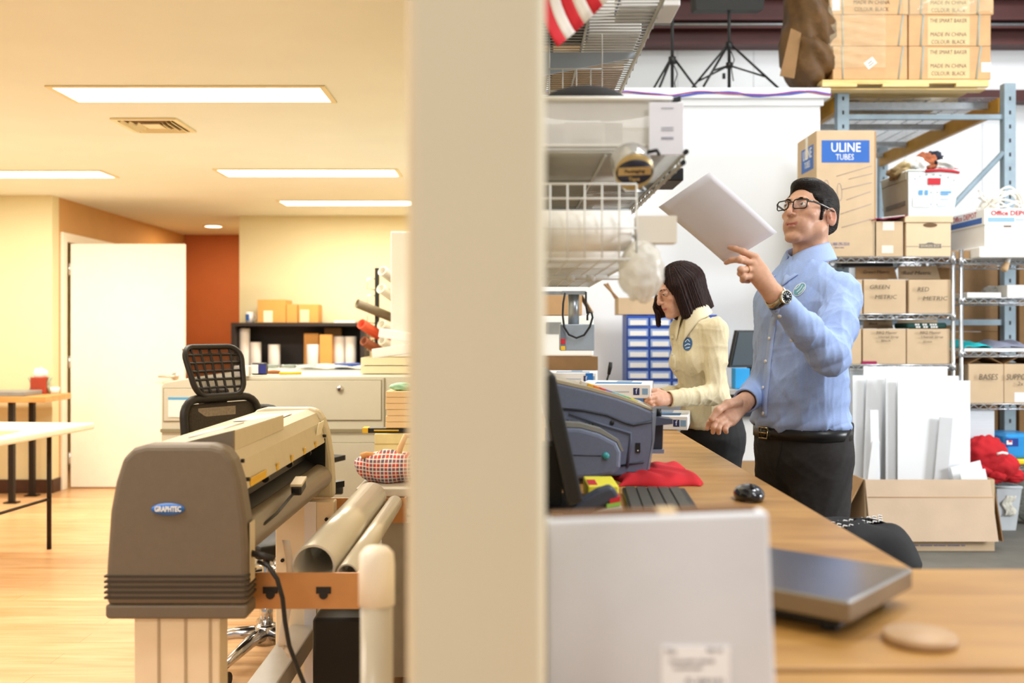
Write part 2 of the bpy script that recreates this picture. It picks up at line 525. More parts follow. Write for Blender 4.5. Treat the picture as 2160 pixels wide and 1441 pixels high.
top = [(-.905, .96), (-.905, 1.0), (-.88, 1.022), (-.70, 1.03), (-.672, 1.018), (-.655, .985), (-.640, .915), (-.658, .915), (-.675, .96), (-.70, .985), (-.88, .965)]
part(pl, 'top_cover', xzprism(MB(), top, 2.401, 3.46), PLOT2, True, bevel=.004)
part(pl, 'platen', xzprism(MB(), [(-.90, .745), (-.90, .958), (-.72, .958), (-.705, .86), (-.673, .838), (-.673, .755)], 2.401, 3.46), DARKIN, True)
part(pl, 'front_apron', xzprism(MB(), [(-.672, .842), (-.648, .838), (-.627, .822), (-.615, .80), (-.617, .785), (-.630, .765), (-.655, .75), (-.672, .748)], 2.401, 3.46), PLOT3, True, bevel=.012, seg=3, ang=12)
part(pl, 'pinch_shaft', MB().cyl((-.672, 2.402, .905), (-.672, 3.459, .905), .007), CHROME, True)
for y in (2.45, 2.75, 3.05, 3.33):
    b = part(pl, 'pinch_roller', MB().cyl((-.676, y, .893), (-.676, y + .02, .893), .010).box(-.69, -.672, y + .003, y + .017, .90, .93), BLACK, True)
for y, l in ((2.46, .16), (2.74, .02), (2.92, .02), (3.1, .02), (3.28, .02)):
    part(pl, 'yellow_label', MB().box(-.6405, -.6395, y, y + l, .917, .926).obox(T(-.6405, y + l / 2, .93) @ RY(12), .002, l, .016), YEL, True)
part(pl, 'sticker', MB().obox(T(-.6455, 3.38, .965) @ RY(12), .002, .09, .06), CREAMP, True)
for y in (2.43, 3.44):
    for z in (.94, .985):
        part(pl, 'screw', MB().cyl((-.655, y, z), (-.634 - (z - .94) * .3, y, z), .005), DARKIN, True)
pod = MB()
vs = [(-.905, 2.42, 1.003), (-.668, 2.42, 1.008), (-.668, 2.42, 1.062), (-.905, 2.92, 1.015), (-.662, 2.92, 1.012), (-.662, 2.92, 1.058)]
pod.add([Vector(v) for v in vs], [(0, 1, 2), (5, 4, 3), (0, 3, 4, 1), (1, 4, 5, 2), (2, 5, 3, 0)])
part(pl, 'inner_panel', MB().box(-.90, -.640, 3.450, 3.4595, .76, .93), DARKIN, True)
part(pl, 'panel_end', xzprism(MB(), [(-.903, 1.004), (-.668, 1.009), (-.668, 1.0615)], 2.404, 2.4195), PLOT, True)
cp = part(pl, 'control_panel', pod, PLOT2, True, bevel=.004)
n = Vector((-.237, 0, .054)).cross(Vector((0, 1, 0))).normalized()
part(cp, 'display', MB().obox(frame(Vector((-.785, 2.66, 1.0385)), (.973, 0, .21), (0, 1, 0), (-.21, 0, .973)), .10, .20, .004), mat('pale_panel', 'dfe3e6', .3, var=0), True)
part(pl, 'paper_sheet', MB().obox(T(-.78, 3.15, 1.0295) @ RY(-2.5), .14, .2, .002), PAPER, True)
lv = MB().tube([(-.635, 2.42, .800), (-.613, 2.62, .822), (-.607, 2.80, .846)], .004, 6)
le = part(pl, 'media_lever', lv, DARKIN, True)
part(le, 'lever_knob', MB().obox(T(-.602, 2.84, .856) @ RX(10), .03, .07, .028), BLACK, True, bevel=.006)
part(le, 'knob_top', MB().obox(T(-.602, 2.84, .873) @ RX(10), .032, .072, .007), mat('beige_plastic', 'd8c9a5', .5, var=0), True)
part(pl, 'port_plate', MB().box(-.6125, -.610, 2.345, 2.385, .71, .85), mat('port_pale', 'cdbf9f', .4, var=0), True)
# stand
def leg(x0, x1, y0, y1, z1):
    m = MB().box(x0, x1, y0, y1, .06, z1)
    return m
l1 = part(pl, 'leg', leg(-.885, -.683, 2.345, 2.415, .628), ALU, True, bevel=.004)
for x in (-.826, -.763, -.705):
    part(l1, 'groove', MB().box(x - .003, x + .003, 2.3425, 2.3445, .06, .628), mat('alu_line', 'b9a98c', .4, .3, var=0), True)
l2 = part(pl, 'leg', leg(-.80, -.60, 3.40, 3.46, .72), ALU, True, bevel=.004)
part(l2, 'groove', MB().box(-.70, -.66, 3.3955, 3.3995, .06, .72), mat('alu_shade', 'e8e6e8', .4, .2, var=0), True)
for x in (-.775, -.625):
    for z in (.66, .52, .38, .22):
        part(l2, 'bolt_hole', MB().cyl((x, 3.392, z), (x, 3.4, z), .006), DARKIN, True)
part(pl, 'cross_beam', MB().box(-.75, -.66, 2.416, 3.399, .235, .30), ALU2, True, bevel=.006)
for y in (2.38, 3.43):
    f = part(pl, 'foot_bar', MB().box(-1.02 if y > 3 else -.95, -.45, y - .03, y + .03, .03, .06), ALU2, True, bevel=.005)
    for x in (-.93, -.47):
        part(f, 'caster', MB().cyl((x, y - .012, .016), (x, y + .012, .016), .016), BLACK, True)
def bracket(y, name):
    m = MB()
    m.box(-.70 if y > 3 else -.66, -.368, y, y + .006, .622, .710)
    m.box(-.70 if y > 3 else -.66, -.368, y + .006, y + .035, .622, .628)
    m.box(-.374, -.368, y + .006, y + .035, .628, .710)
    b = part(pl, name, m, BRONZE, True)
    for x in (-.585, -.455):
        part(b, 'slot_cap', MB().box(x - .018, x + .018, y - .003, y - .0005, .660, .676).cyl((x, y - .004, .657), (x, y - .0005, .657), .011, n=12), BLACK, True)
    return b
bracket(2.435, 'roll_bracket')
bracket(3.53, 'roll_bracket')
for x in (-.53, -.45): part(pl, 'support_rod', MB().cyl((x, 2.472, .650), (x, 3.529, .650), .006), BRONZE, True)
part(pl, 'power_plug', MB().tube([(-.612, 2.36, .775), (-.585, 2.35, .772), (-.555, 2.345, .765)], .008), BLACK, True)
part(pl, 'power_cord', MB().tube([at(545, 1185, 2.36), at(566, 1194, 2.34), at(585, 1222, 2.33), at(596, 1262, 2.33), at(601, 1310, 2.33), at(610, 1362, 2.33), at(628, 1410, 2.33), at(645, 1452, 2.33), at(655, 1530, 2.34), at(600, 1830, 2.42)], .0055), BLACK, True)

ROLL = mat('silver_film', 'cfc9b8', .28, .25, var=.03, scale=4)
single('media_roll', 'thick silver film roll lying on the plotter brackets, open end showing', 'roll',
       MB().cyl((-.49, 2.485, .714), (-.49, 3.515, .714), .055, n=28, hollow=.006), ROLL, (-.49, 3.0, .672))
single('media_roll', 'thin silver film roll lying beside the thick one on the plotter brackets', 'roll',
       MB().cyl((-.406, 2.485, .694), (-.406, 3.52, .694), .027, n=20, hollow=.004), ROLL, (-.406, 3.0, .679))
t = thing('mailing_tube', 'clear plastic mailing tube with a domed white cap standing upright', 'tube', (-.211, 1.58, 0))
part(t, 'tube', MB().cyl((0, 0, .002), (0, 0, .905), .0255, n=24, hollow=.003), mat('clear_tube', 'e4dcc8', .15, var=.03, trans=.35))
part(t, 'cap', MB().lathe([(.0285, .868), (.0285, .93), (.027, .948), (.018, .958), (.0001, .961)]), mat('milky_cap', 'efe9dc', .35, var=.02))
single('waste_bin', 'black bin standing on the floor beside the plotter leg', 'bin', MB().box(-.585, -.42, 2.95, 3.37, 0, .45), DARKIN, (-.5, 3.25, 0), bevel=.01)
single('backing_strip', 'curled strip of white backing paper hanging below the silver rolls', 'paper strip',
       MB().surf(lambda u, v: Vector((-.617 + .02 * v + .012 * math.sin(u * 5), 2.70 + .004 * math.sin(u * 7), .735 - .34 * u)) + (Vector((.03 * (u - .85) * 6, 0, .02)) if u > .85 else Vector()), 20, 2), PAPER, (-.61, 2.7, .4), solid=.001)

# ---------------------------------------------------------------- office chairs
MESHF = mat('chair_black', '1d1a17', .5, var=.1)
NET = mat('chair_net', '3a332a', .7, var=.25, scale=160)
def rrect(w, h, r, n=5):
    out = []
    for cx, cy, a in ((w / 2 - r, h / 2 - r, 0), (-w / 2 + r, h / 2 - r, 90), (-w / 2 + r, -h / 2 + r, 180), (w / 2 - r, -h / 2 + r, 270)):
        for k in range(n + 1):
            q = math.radians(a + 90 * k / n)
            out.append((cx + r * math.cos(q), cy + r * math.sin(q)))
    return out
def office_chair(name, label, M, top, head):
    # local frame: +Y is where the chair faces, backrest at -Y
    t = thing(name, label, 'chair', M, 'office chairs')
    bs = MB()
    for k in range(5):
        a = 2 * PI * k / 5 + .3
        c, s = math.cos(a), math.sin(a)
        bs.tube([(0, 0, .115), (.12 * c, .12 * s, .11), (.3 * c, .3 * s, .075)], [.03, .024, .016], 8)
    bs.lathe([(.0001, .07), (.045, .07), (.045, .14), (.03, .15), (.0001, .15)])
    b = part(t, 'star_base', bs, CHROME)
    for k in range(5):
        a = 2 * PI * k / 5 + .3
        c, s = math.cos(a), math.sin(a)
        part(b, 'caster', MB().cyl((.3 * c - .02 * s, .3 * s + .02 * c, .028), (.3 * c + .02 * s, .3 * s - .02 * c, .028), .028, n=14).cyl((.3 * c, .3 * s, .04), (.3 * c, .3 * s, .075), .008), BLACK)
    part(t, 'gas_lift', MB().cyl((0, 0, .15), (0, 0, .24), .026).cyl((0, 0, .24), (0, 0, .44), .016), CHROME)
    part(t, 'lift_collar', MB().cyl((0, 0, .235), (0, 0, .25), .029), BLACK)
    part(t, 'seat_plate', MB().box(-.1, .1, -.12, .12, .44, .47), BLACK, bevel=.01)
    part(t, 'seat', MB().surf(lambda u, v: Vector(((u - .5) * .48, (v - .5) * .46, .50 + .01 * (2 * u - 1) ** 2 - .02 * max(0, v - .8) * 4)), 8, 8), MESHF, solid=.05, bevel=.01)
    for sx in (-1, 1):
        part(t, 'armrest', MB().tube([(sx * .2, 0, .47), (sx * .27, -.02, .5), (sx * .27, -.03, .66)], .014).box(sx * .27 - .035, sx * .27 + .035, -.13, .13, .66, .685), BLACK)
    y = lambda z: -.235 - .10 * max(0, z - .6) ** 1 + .0
    hb = top - .56
    fr = [Vector((px, y(.56 + hb / 2 + pz) + .25 * px * px * 1.2, .56 + hb / 2 + pz)) for px, pz in rrect(.38, hb, .07)]
    part(t, 'back_frame', MB().tube(fr, .017, 8, closed=True), MESHF)
    part(t, 'back_net', MB().surf(lambda u, v: Vector(((u - .5) * .35, y(.58 + v * (hb - .04)) + .3 * ((u - .5) * .35) ** 2, .58 + v * (hb - .04))), 8, 10), NET, solid=.003)
    part(t, 'back_label', MB().obox(T(.02, y(top - .05) + .004, top - .055), .19, .003, .035), mat('grey_tag', '8e8270', .7, var=.2, scale=90))
    part(t, 'spine', MB().tube([(0, -.1, .455), (0, -.26, .46), (0, -.31, .56), (0, y(top) - .025, top - .02)], .018), BLACK)
    if head:
        z0, hh, ww = top + .108, .20, .27
        def hp(px, pz):
            q = (pz / hh)
            return Vector((px * (1 + .22 * q), y(top) - .065 - .24 * pz + .9 * pz * abs(pz) * -1.2 + 1.0 * px * px + .03, z0 + pz))
        part(t, 'headrest_frame', MB().tube([hp(a, b_) for a, b_ in rrect(ww, hh, .055, 6)], .012, 8, closed=True), MESHF)
        lat = MB()
        for i in range(1, 6):
            xx = -ww / 2 + ww * i / 6
            lat.tube([hp(xx, -hh / 2 + hh * k / 8) for k in range(9)], .006, 5)
        for i in range(1, 6):
            zz = -hh / 2 + hh * i / 6
            lat.tube([hp(-ww / 2 + ww * k / 8, zz) for k in range(9)], .006, 5)
        part(t, 'headrest_lattice', lat, MESHF)
        part(t, 'headrest_net', MB().surf(lambda u, v: hp((u - .5) * ww * .96, (v - .5) * hh * .94) + Vector((0, -.006, 0)), 10, 8), mat('sheer_net', '5b4a38', .8, var=.2, scale=200, alpha=.45), solid=.001)
        part(t, 'headrest_post', MB().box(-.06, .06, y(top) - .06, y(top) - .02, top - .03, top + .03).cyl((-.075, y(top) - .04, top + .02), (.075, y(top) - .04, top + .02), .014), BLACK, bevel=.006)
    return t
office_chair('office_chair', 'black mesh office chair with a lattice headrest and chrome base behind the plotter', T(-.96, 3.93, 0) @ RZ(-124), 1.03, True)
office_chair('office_chair', 'black office chair without headrest tucked close to the grey machine', T(-1.15, 4.95, 0) @ RZ(-20), .945, False)

# ---------------------------------------------------------------- the grey laser / flat machine and what lies on it
GREYM = mat('machine_grey', 'c6c2b0', .45, var=.015, scale=10)
GREYL = mat('machine_line', '8a8268', .6, var=0)
mc = thing('engraving_machine', 'long pale grey engraving cabinet with a locked front door and sloping end', 'machine', (-1.2, 6.0, 0))
part(mc, 'body', xzprism(MB(), [(-1.89, .02), (-1.89, 1.005), (-1.875, 1.025), (-1.70, 1.055), (-.70, 1.06), (-.12, 1.06), (-.12, .02)], 5.40, 6.75), GREYM, True, bevel=.006)
def panel(nm, px0, py0, px1, py1, lab=None, d=5.40):
    a, b = at(px0, py1, d), at(px1, py0, d)
    m = MB().box(a.x, b.x, d - .006, d - .001, a.z, b.z)
    p = part(mc, nm, m, GREYM, True, bevel=.002)
    g = MB()
    e = .004
    for q in ((a.x - e, a.x, a.z - e, b.z + e), (b.x, b.x + e, a.z - e, b.z + e), (a.x, b.x, a.z - e, a.z), (a.x, b.x, b.z, b.z + e)):
        g.box(q[0], q[1], d - .0025, d - .0005, q[2], q[3])
    part(p, 'seam', g, GREYL, True)
    return p
p1 = panel('front_door', 436, 803, 804, 886)
part(p1, 'lock', MB().lathe([(.0001, 0), (.018, 0), (.018, .008), (.013, .012), (.0001, .012)], T(at(717, 820, 5.394)) @ RX(90)), CHROME, True)
part(p1, 'keyhole', MB().box(-.002, .002, 0, .002, -.006, .006).xf(T(at(717, 820, 5.381))), DARKIN, True)
p2 = panel('side_panel', 346, 820, 430, 888)
part(p2, 'notice', MB().box(0, 52 / 389, -.002, 0, 0, 42 / 389).xf(T(at(355, 880, 5.393))), PAPER, True, label='white notice with a blue header')
part(p2, 'notice_header', MB().box(0, 52 / 389, -.0035, -.0021, 37 / 389, 42 / 389).xf(T(at(355, 880, 5.393))), mat('cyan_header', '4fa3d6', .6, var=0), True)
panel('lower_door', 440, 935, 805, 1120)
panel('lower_panel', 346, 935, 430, 1120)
part(mc, 'trim_band', MB().box(-1.893, -.68, 5.392, 5.399, at(0, 912, 5.4).z, at(0, 905, 5.4).z), GREYL, True)
part(mc, 'divider', MB().box(-.682, -.676, 5.393, 5.399, .02, 1.05), GREYL, True)
ZT = 1.0605
GL = mat('pale_glass', 'c9d6d2', .08, var=.05, trans=.6)
for px, py, r in ((565, 776, .07), (645, 776, .075), (690, 774, .06), (613, 776, .06)):
    d = (H - ZT) * F / (py - CY)
    p = at(px, py, d)
    lab = {565: 'glass dish beside the black tape spool', 645: 'widest glass dish in the middle of the grey machine', 690: 'small glass dish nearest the kraft boxes on the grey machine', 613: 'glass dish behind the wooden handled knife'}[px]
    single('glass_dish', lab, 'dish', MB().lathe([(.0001, .002), (r, .002), (r * 1.1, .02), (r * 1.06, .02), (r * .96, .006), (.0001, .006)], T(p.x, p.y, ZT)), GL, (p.x, p.y, ZT), 'glass dishes on the grey machine')
def on(px, py): return (at(px, py, (H - ZT) * F / (py - CY)).x, (H - ZT) * F / (py - CY))
x, y = on(545, 792)
t = thing('tape_spool', 'black tape spool with a blue side on the grey machine', 'tape', (x, y, ZT))
part(t, 'hub', MB().cyl((-.03, 0, .036), (.045, 0, .036), .034, n=20), BLACK)
part(t, 'side', MB().box(.012, .05, -.036, -.032, .012, .06), mat('deep_blue', '27307c', .5, var=0))
part(t, 'label', MB().box(-.03, .008, -.037, -.033, .012, .06), PAPER)
x, y = on(512, 793)
single('small_box', 'small white box beside the tape spool on the grey machine', 'box', MB().box(-.04, .04, -.03, .03, 0, .055), PAPER, (x, y, ZT), world=False, bevel=.003)
x, y = on(578, 790)
t = thing('utility_knife', 'wooden handled knife lying on the grey machine', 'knife', T(x, y, ZT) @ RZ(8))
part(t, 'handle', MB().tube([(-.04, 0, .012), (.0, 0, .014), (.035, 0, .012)], [.009, .012, .009]), mat('brown_handle', 'a0602c', .5))
part(t, 'blade', MB().box(.03, .09, -.008, .008, .010, .012), STEEL)
x, y = on(612, 791)
single('yellow_pen', 'yellow marker pen lying on the grey machine', 'pen', MB().tube([(-.06, 0, .009), (.06, .012, .009)], .008), YEL, (x, y, ZT), world=False)
x, y = on(735, 777)
single('blue_tape', 'roll of blue tape lying flat on the grey machine', 'tape', MB().lathe([(.05, .001), (.09, .001), (.09, .032), (.05, .032), (.05, .001)], Matrix.Identity(4)), mat('blue_tape', '2d4f9f', .6), (x, y, ZT), world=False)
single('plastic_sheet', 'loose clear plastic sheet spread on top of the grey machine', 'sheet', MB().surf(lambda u, v: Vector((-1.35 + .45 * u, 6.22 + .45 * v, ZT + .006 + .012 * abs(math.sin(7 * u + 3 * v)) + .01 * math.sin(5 * v) ** 2)), 24, 16), mat('film', 'd5dbe0', .2, var=.05, alpha=.55), (-1.0, 6.4, ZT), solid=.001)
TRAY = mat('letter_tray', 'ded2ae', .45, var=.03)
for k, lab in enumerate(('lower beige letter tray on the grey machine beneath another tray', 'upper beige letter tray on the grey machine holding white paper')):
    z = ZT + .004 + k * .047
    m = MB().box(-.84, -.28, 5.62, 5.95, z, z + .005)
    for q in ((-.84, -.832, 5.62, 5.95), (-.288, -.28, 5.62, 5.95), (-.832, -.288, 5.62, 5.626), (-.832, -.288, 5.944, 5.95)):
        m.box(q[0], q[1], q[2], q[3], z + .005, z + .042)
    single('letter_tray', lab, 'tray', m, TRAY, (-.56, 5.78, z), 'letter trays on the grey machine')
m = MB().obox(T(-.56, 5.78, ZT + .145) @ RY(-8) @ RZ(4), .46, .25, .055)
m.obox(T(-.53, 5.79, ZT + .20) @ RY(9) @ RZ(-6), .42, .24, .05)
single('paper_stack', 'slumped stack of white paper in the upper letter tray', 'paper', m, PAPER, (-.56, 5.78, ZT + .1), bevel=.004)

# ---------------------------------------------------------------- bookcase at the back with what it holds
DKW = mat('dark_bookcase', '2b2422', .6, var=.12, scale=8, stretch=(1, 1, 6))
X0, X1 = at(487, 0, 9.05).x, at(768, 0, 9.05).x
bc = thing('bookcase', 'low dark brown bookcase against the cream back wall', 'bookcase', ((X0 + X1) / 2, 9.2, 0))
ztop = at(0, 681, 9.05).z
ZS = .955
part(bc, 'top', MB().box(X0, X1, 9.05, 9.42, ztop - .03, ztop), DKW, True)
for x in (X0, X1 - .035): part(bc, 'side', MB().box(x, x + .035, 9.055, 9.42, 0, ztop - .031), DKW, True)
part(bc, 'back', MB().box(X0 + .036, X1 - .036, 9.40, 9.42, 0, ztop - .031), DKW, True)
for z in (.05, .48, ZS - .03): part(bc, 'shelf', MB().box(X0 + .036, X1 - .036, 9.06, 9.399, z, z + .03), DKW, True)
def up(nm, lab, cat, px0, px1, pyt, m, d=9.15, box=False, grp=None, zb=ZS + .001, dep=.2):
    a, b = at(px0, pyt, d), at(px1, pyt, d)
    if box: mb = MB().box(a.x, b.x, d, d + dep, zb, a.z)
    else: mb = MB().cyl(((a.x + b.x) / 2, d + (b.x - a.x) / 2, zb), ((a.x + b.x) / 2, d + (b.x - a.x) / 2, a.z), (b.x - a.x) / 2, n=20)
    return single(nm, lab, cat, mb, m, ((a.x + b.x) / 2, d, zb), grp, bevel=.003)
G = 'paper rolls standing in the dark bookcase'
up('paper_roll', 'tallest white roll at the end of the dark bookcase near the orange wall', 'roll', 502, 524, 693, PAPER, grp=G)
up('paper_roll', 'short white roll beside the tallest roll in the dark bookcase', 'roll', 525, 548, 722, PAPER, grp=G)
up('paper_roll', 'lone short white roll in the middle of the dark bookcase', 'roll', 563, 588, 727, PAPER, grp=G)
up('paper_roll', 'kraft topped white roll in front of the kraft boxes in the bookcase', 'roll', 644, 671, 727, PAPER, grp=G, d=9.08)
up('paper_roll', 'white roll right next to the tall kraft box in the bookcase', 'roll', 701, 725, 710, PAPER, grp=G)
up('paper_roll', 'white roll at the bookcase end nearest the tube rack', 'roll', 726, 750, 710, PAPER, grp=G)
KR = mat('kraft_warm', 'd39a52', .75, var=.05, scale=6)
up('kraft_box', 'wide kraft box standing behind the kraft topped roll in the bookcase', 'box', 641, 672, 703, KR, d=9.21, box=True, dep=.12)
up('kraft_box', 'tall narrow kraft box standing between white rolls in the bookcase', 'box', 674, 700, 706, KR, d=9.09, box=True, dep=.15)
up('kraft_box', 'dark kraft box at the back of the bookcase showing above the others', 'box', 684, 720, 692, CARDK, d=9.27, box=True, dep=.1)
a = up('carton', 'biggest kraft carton on top of the dark bookcase', 'box', 543, 602, 632, KR, d=9.08, box=True, zb=ztop + .001, dep=.28)
part(a, 'label', MB().box(at(556, 0, 9.08).x, at(575, 0, 9.08).x, 9.076, 9.0795, ztop + .005, ztop + .11), CREAMP, True)
up('carton', 'kraft carton in the middle of the three on top of the bookcase', 'box', 604, 627, 642, KR, d=9.1, box=True, zb=ztop + .001)
a = up('carton', 'kraft carton with a pale label, last of the three on the bookcase', 'box', 629, 671, 642, KR, d=9.1, box=True, zb=ztop + .001)
part(a, 'label', MB().box(at(633, 0, 9.1).x, at(652, 0, 9.1).x, 9.096, 9.0995, ztop + .005, ztop + .12), mat('pinkish_label', 'e2c9a5', .6, var=0), True)
t = thing('mug', 'white mug with a blue patch on top of the bookcase', 'mug', (at(527, 0, 9.15).x, 9.15, ztop))
part(t, 'cup', MB().lathe([(.0001, .001), (.036, .001), (.04, .1), (.036, .1), (.033, .006), (.0001, .006)]), PAPER)
part(t, 'handle', MB().tube([(.036 + .028 * math.sin(k * PI / 8), 0, .02 + .06 * k / 8) for k in range(9)], .006), PAPER)
part(t, 'patch', MB().surf(lambda u, v: Vector((.0405 * math.sin(-.95 + 1.1 * u), -.0405 * math.cos(-.95 + 1.1 * u), .02 + .06 * v)), 6, 1), BLUE)
single('paper_sheaf', 'thin sheaf of white paper lying on the bookcase top', 'paper', MB().box(at(705, 0, 9.1).x, at(750, 0, 9.1).x, 9.08, 9.3, ztop + .001, ztop + .02), PAPER, (-1.5, 9.2, ztop))

# ---------------------------------------------------------------- tube rack, white panel
rk = thing('tube_rack', 'black post rack with wire loops holding paper tubes', 'rack', (-.955, 7.16, 0))
part(rk, 'post', MB().box(-.015, .015, 0, .03, 0, 1.76), BLACK)
part(rk, 'foot', MB().box(-.2, .2, -.15, .15, 0, .02), BLACK)
for z in (1.64, 1.52, 1.40, 1.30, 1.20):
    part(rk, 'wire_loop', MB().tube([(-.012, -.01, z + .04), (-.06, -.03, z + .04), (-.065, -.03, z - .03), (-.012, -.01, z - .04)], .004), CHROME)
RT = [(806, 571, 11, 'b9b1a0', 'topmost grey paper tube in the rack by the white board'),
      (803, 608, 11, 'cfc8b4', 'pale paper tube second from the top of the rack'),
      (753, 640, 10, '6d6049', 'dark tube sticking out furthest from the rack'),
      (762, 683, 11, 'd5522e', 'red orange tube in the rack'),
      (804, 684, 11, 'cfc8b4', 'pale tube just beside the red orange tube'),
      (767, 719, 10, '8a4a28', 'brown tube low in the rack below the red orange tube'),
      (805, 718, 10, 'cfc8b4', 'lowest pale tube, just above the letter trays')]
for i, (px, py, r, c, lab) in enumerate(RT):
    d = 7.02
    p = at(px, py, d); dv = Vector((.50, .70, -.38))
    if px < 755: dv = Vector((.70, .45, -.30))
    single('paper_tube', lab, 'tube', MB().cyl(p, p + dv * .42, r * d / F, n=18, hollow=.006), mat('tube_' + c, c, .6), p, 'paper tubes in the rack')
single('white_board', 'tall white board standing upright beside the tube rack', 'board', MB().box(at(826, 0, 6.84).x, -.13, 6.80, 6.84, 0, at(0, 490, 6.84).z), WHITE, (-.5, 6.82, 0), bevel=.004)

# ---------------------------------------------------------------- side table along the partition
st = thing('side_cabinet', 'grey work cabinet along the office side of the partition', 'cabinet', (-.32, 4.4, 0))
part(st, 'worktop', MB().box(-.56, -.105, 3.62, 5.2, .70, .73), mat('grey_top', 'c9c4b6', .4), True, bevel=.004)
part(st, 'carcass', MB().box(-.47, -.105, 3.66, 5.16, .03, .699), mat('grey_side', 'a9a498', .5), True)
for z in (.63, .60): part(st, 'rail', MB().box(-.475, -.11, 3.645, 3.659, z, z + .02), mat('grey_top', ''), True)
a = single('carton', 'pale yellow carton on the grey work cabinet', 'box', MB().box(-.57 + .0, -.30, 4.2, 4.5, .7305, at(0, 915, 4.2).z), mat('pale_yellow_card', 'e8d8a0', .7), (-.4, 4.3, .7305), bevel=.004)
part(a, 'lid_seam', MB().box(-.571, -.299, 4.1975, 4.1995, .825, .828), mat('tan_line', 'c2a96c', .7, var=0), True)
zc = at(0, 915, 4.2).z + .001
a = single('spirit_level', 'black and yellow ruler lying under the pile of boards', 'ruler', MB().box(-.62, -.28, 4.22, 4.28, zc, zc + .02), BLACK, (-.45, 4.25, zc))
part(a, 'tip', MB().box(-.624, -.60, 4.215, 4.285, zc, zc + .0215), YEL, True)
part(a, 'scale_marks', MB().box(-.575, -.47, 4.2185, 4.2195, zc + .008, zc + .014), YEL, True)
zc += .022
labs = ['bottom board of the beige pile on the ruler', 'second beige board up in the pile on the ruler', 'third beige board up in the pile on the ruler', 'fourth beige board up, two below the top of the pile', 'fifth beige board up, just under the top one', 'top beige board of the pile with a green glove on it']
BB = mat('beige_board', 'eecfa0', .7, var=.04)
for k in range(6):
    h = .026
    single('board', labs[k], 'board', MB().box(-.525 + RN.uniform(-.006, .006), -.28, 4.21, 4.44, zc, zc + h - .001), BB, (-.4, 4.3, zc), 'beige boards in the pile', bevel=.003)
    zc += h
single('green_glove', 'crumpled pale green glove on top of the beige board pile', 'glove', MB().ball((-.46, 4.26, zc + .016), (.055, .03, .018), fn=lambda d: 1 + .3 * math.sin(5 * d.x + 3) * math.cos(7 * d.z) * d.y), mat('mint', 'a9d8b8', .7, var=.2), (-.46, 4.26, zc))

def plaid():
    m = bpy.data.materials.new('red_plaid'); m.use_nodes = True
    nt = m.node_tree; b = nt.nodes['Principled BSDF']; b.inputs['Roughness'].default_value = .8
    tc = nt.nodes.new('ShaderNodeTexCoord')
    last = None
    cols = ['c23a2e', 'e9e4da', '2f4a66']
    base = nt.nodes.new('ShaderNodeRGB'); base.outputs[0].default_value = lin('c8392c'); last = base.outputs[0]
    for k, (ax, sc_, col, f) in enumerate((('X', 9, '2f5878', .55), ('Z', 9, '2f5878', .55), ('X', 22, 'efe9df', .75), ('Z', 22, 'efe9df', .75))):
        wv = nt.nodes.new('ShaderNodeTexWave'); wv.bands_direction = ax; wv.inputs['Scale'].default_value = sc_
        nt.links.new(tc.outputs['Object'], wv.inputs['Vector'])
        cr = nt.nodes.new('ShaderNodeMath'); cr.operation = 'GREATER_THAN'; cr.inputs[1].default_value = f
        nt.links.new(wv.outputs['Fac'], cr.inputs[0])
        ml = nt.nodes.new('ShaderNodeMath'); ml.operation = 'MULTIPLY'; ml.inputs[1].default_value = .6
        nt.links.new(cr.outputs[0], ml.inputs[0])
        mx = nt.nodes.new('ShaderNodeMix'); mx.data_type = 'RGBA'
        nt.links.new(ml.outputs[0], mx.inputs[0]); nt.links.new(last, mx.inputs[6]); mx.inputs[7].default_value = lin(col)
        last = mx.outputs[2]
    nt.links.new(last, b.inputs['Base Color'])
    return m
t = thing('plaid_bag', 'red plaid cloth bag with a tan handle on the grey cabinet', 'bag', (-.46, 3.80, .7305))
part(t, 'body', MB().ball((0, 0, .055), (.115, .10, .06), fn=lambda d: 1 + .12 * math.sin(6 * d.x + 2 * d.z) * math.cos(5 * d.y) + .1 * abs(d.x), nu=18, nv=26), plaid())
part(t, 'rim', MB().tube([(-.10 + .02 * k, -.05 + .004 * k, .10 - .004 * k + .012 * math.sin(k)) for k in range(10)], .012), mat('tan_leather', 'd79a5c', .6))
part(t, 'handle', MB().tube([(.03, -.02, .07), (.045, -.02, .13), (.065, -.02, .175), (.095, 0, .17), (.11, .02, .11), (.11, .02, .06)], .011), mat('pale_leather', 'e0b98a', .6))

# ---------------------------------------------------------------- folding table and wooden bench
ft = thing('folding_table', 'white folding table with dark metal legs at the edge of the office', 'table', T(-3.3, 5.55, 0) @ RZ(-6))
part(ft, 'tabletop', MB().box(-.7, .68, -.66, .66, .70, .74), mat('table_white', 'f4ecd6', .35, var=.02), bevel=.012, seg=3)
DM = mat('dark_leg_metal', '2a211b', .45, .4)
for x in (.50, -.55):
    for y in (.46, -.46):
        part(ft, 'leg', MB().tube([(x, y, .699), (x, y, .0)], .014), DM)
    part(ft, 'brace', MB().tube([(x - .0, -.46, .30), (x, .46, .30)], .009), DM)
    part(ft, 'brace', MB().tube([(x - .42 * (1 if x > 0 else -1), 0, .69), (x - .3 * (1 if x > 0 else -1), 0, .45), (x - .05, 0, .31)], .009), DM)
single('paper_cutout', 'beige paper cut-out lying on the white folding table', 'paper', MB().box(-3.0, -2.75, 5.35, 5.6, .7402, .7425), mat('tan_paper', 'd9b878', .7, var=.2, scale=8), (-2.9, 5.5, .7402))
OAK = wood('orange_oak', 'c58a4a', 'dca462', 3, (1, 8, 8))
bn = thing('wooden_bench', 'tall wooden bench with dark legs against the cream wall', 'bench', (-4.1, 7.72, 0))
zb = at(0, 835, 7.6).z
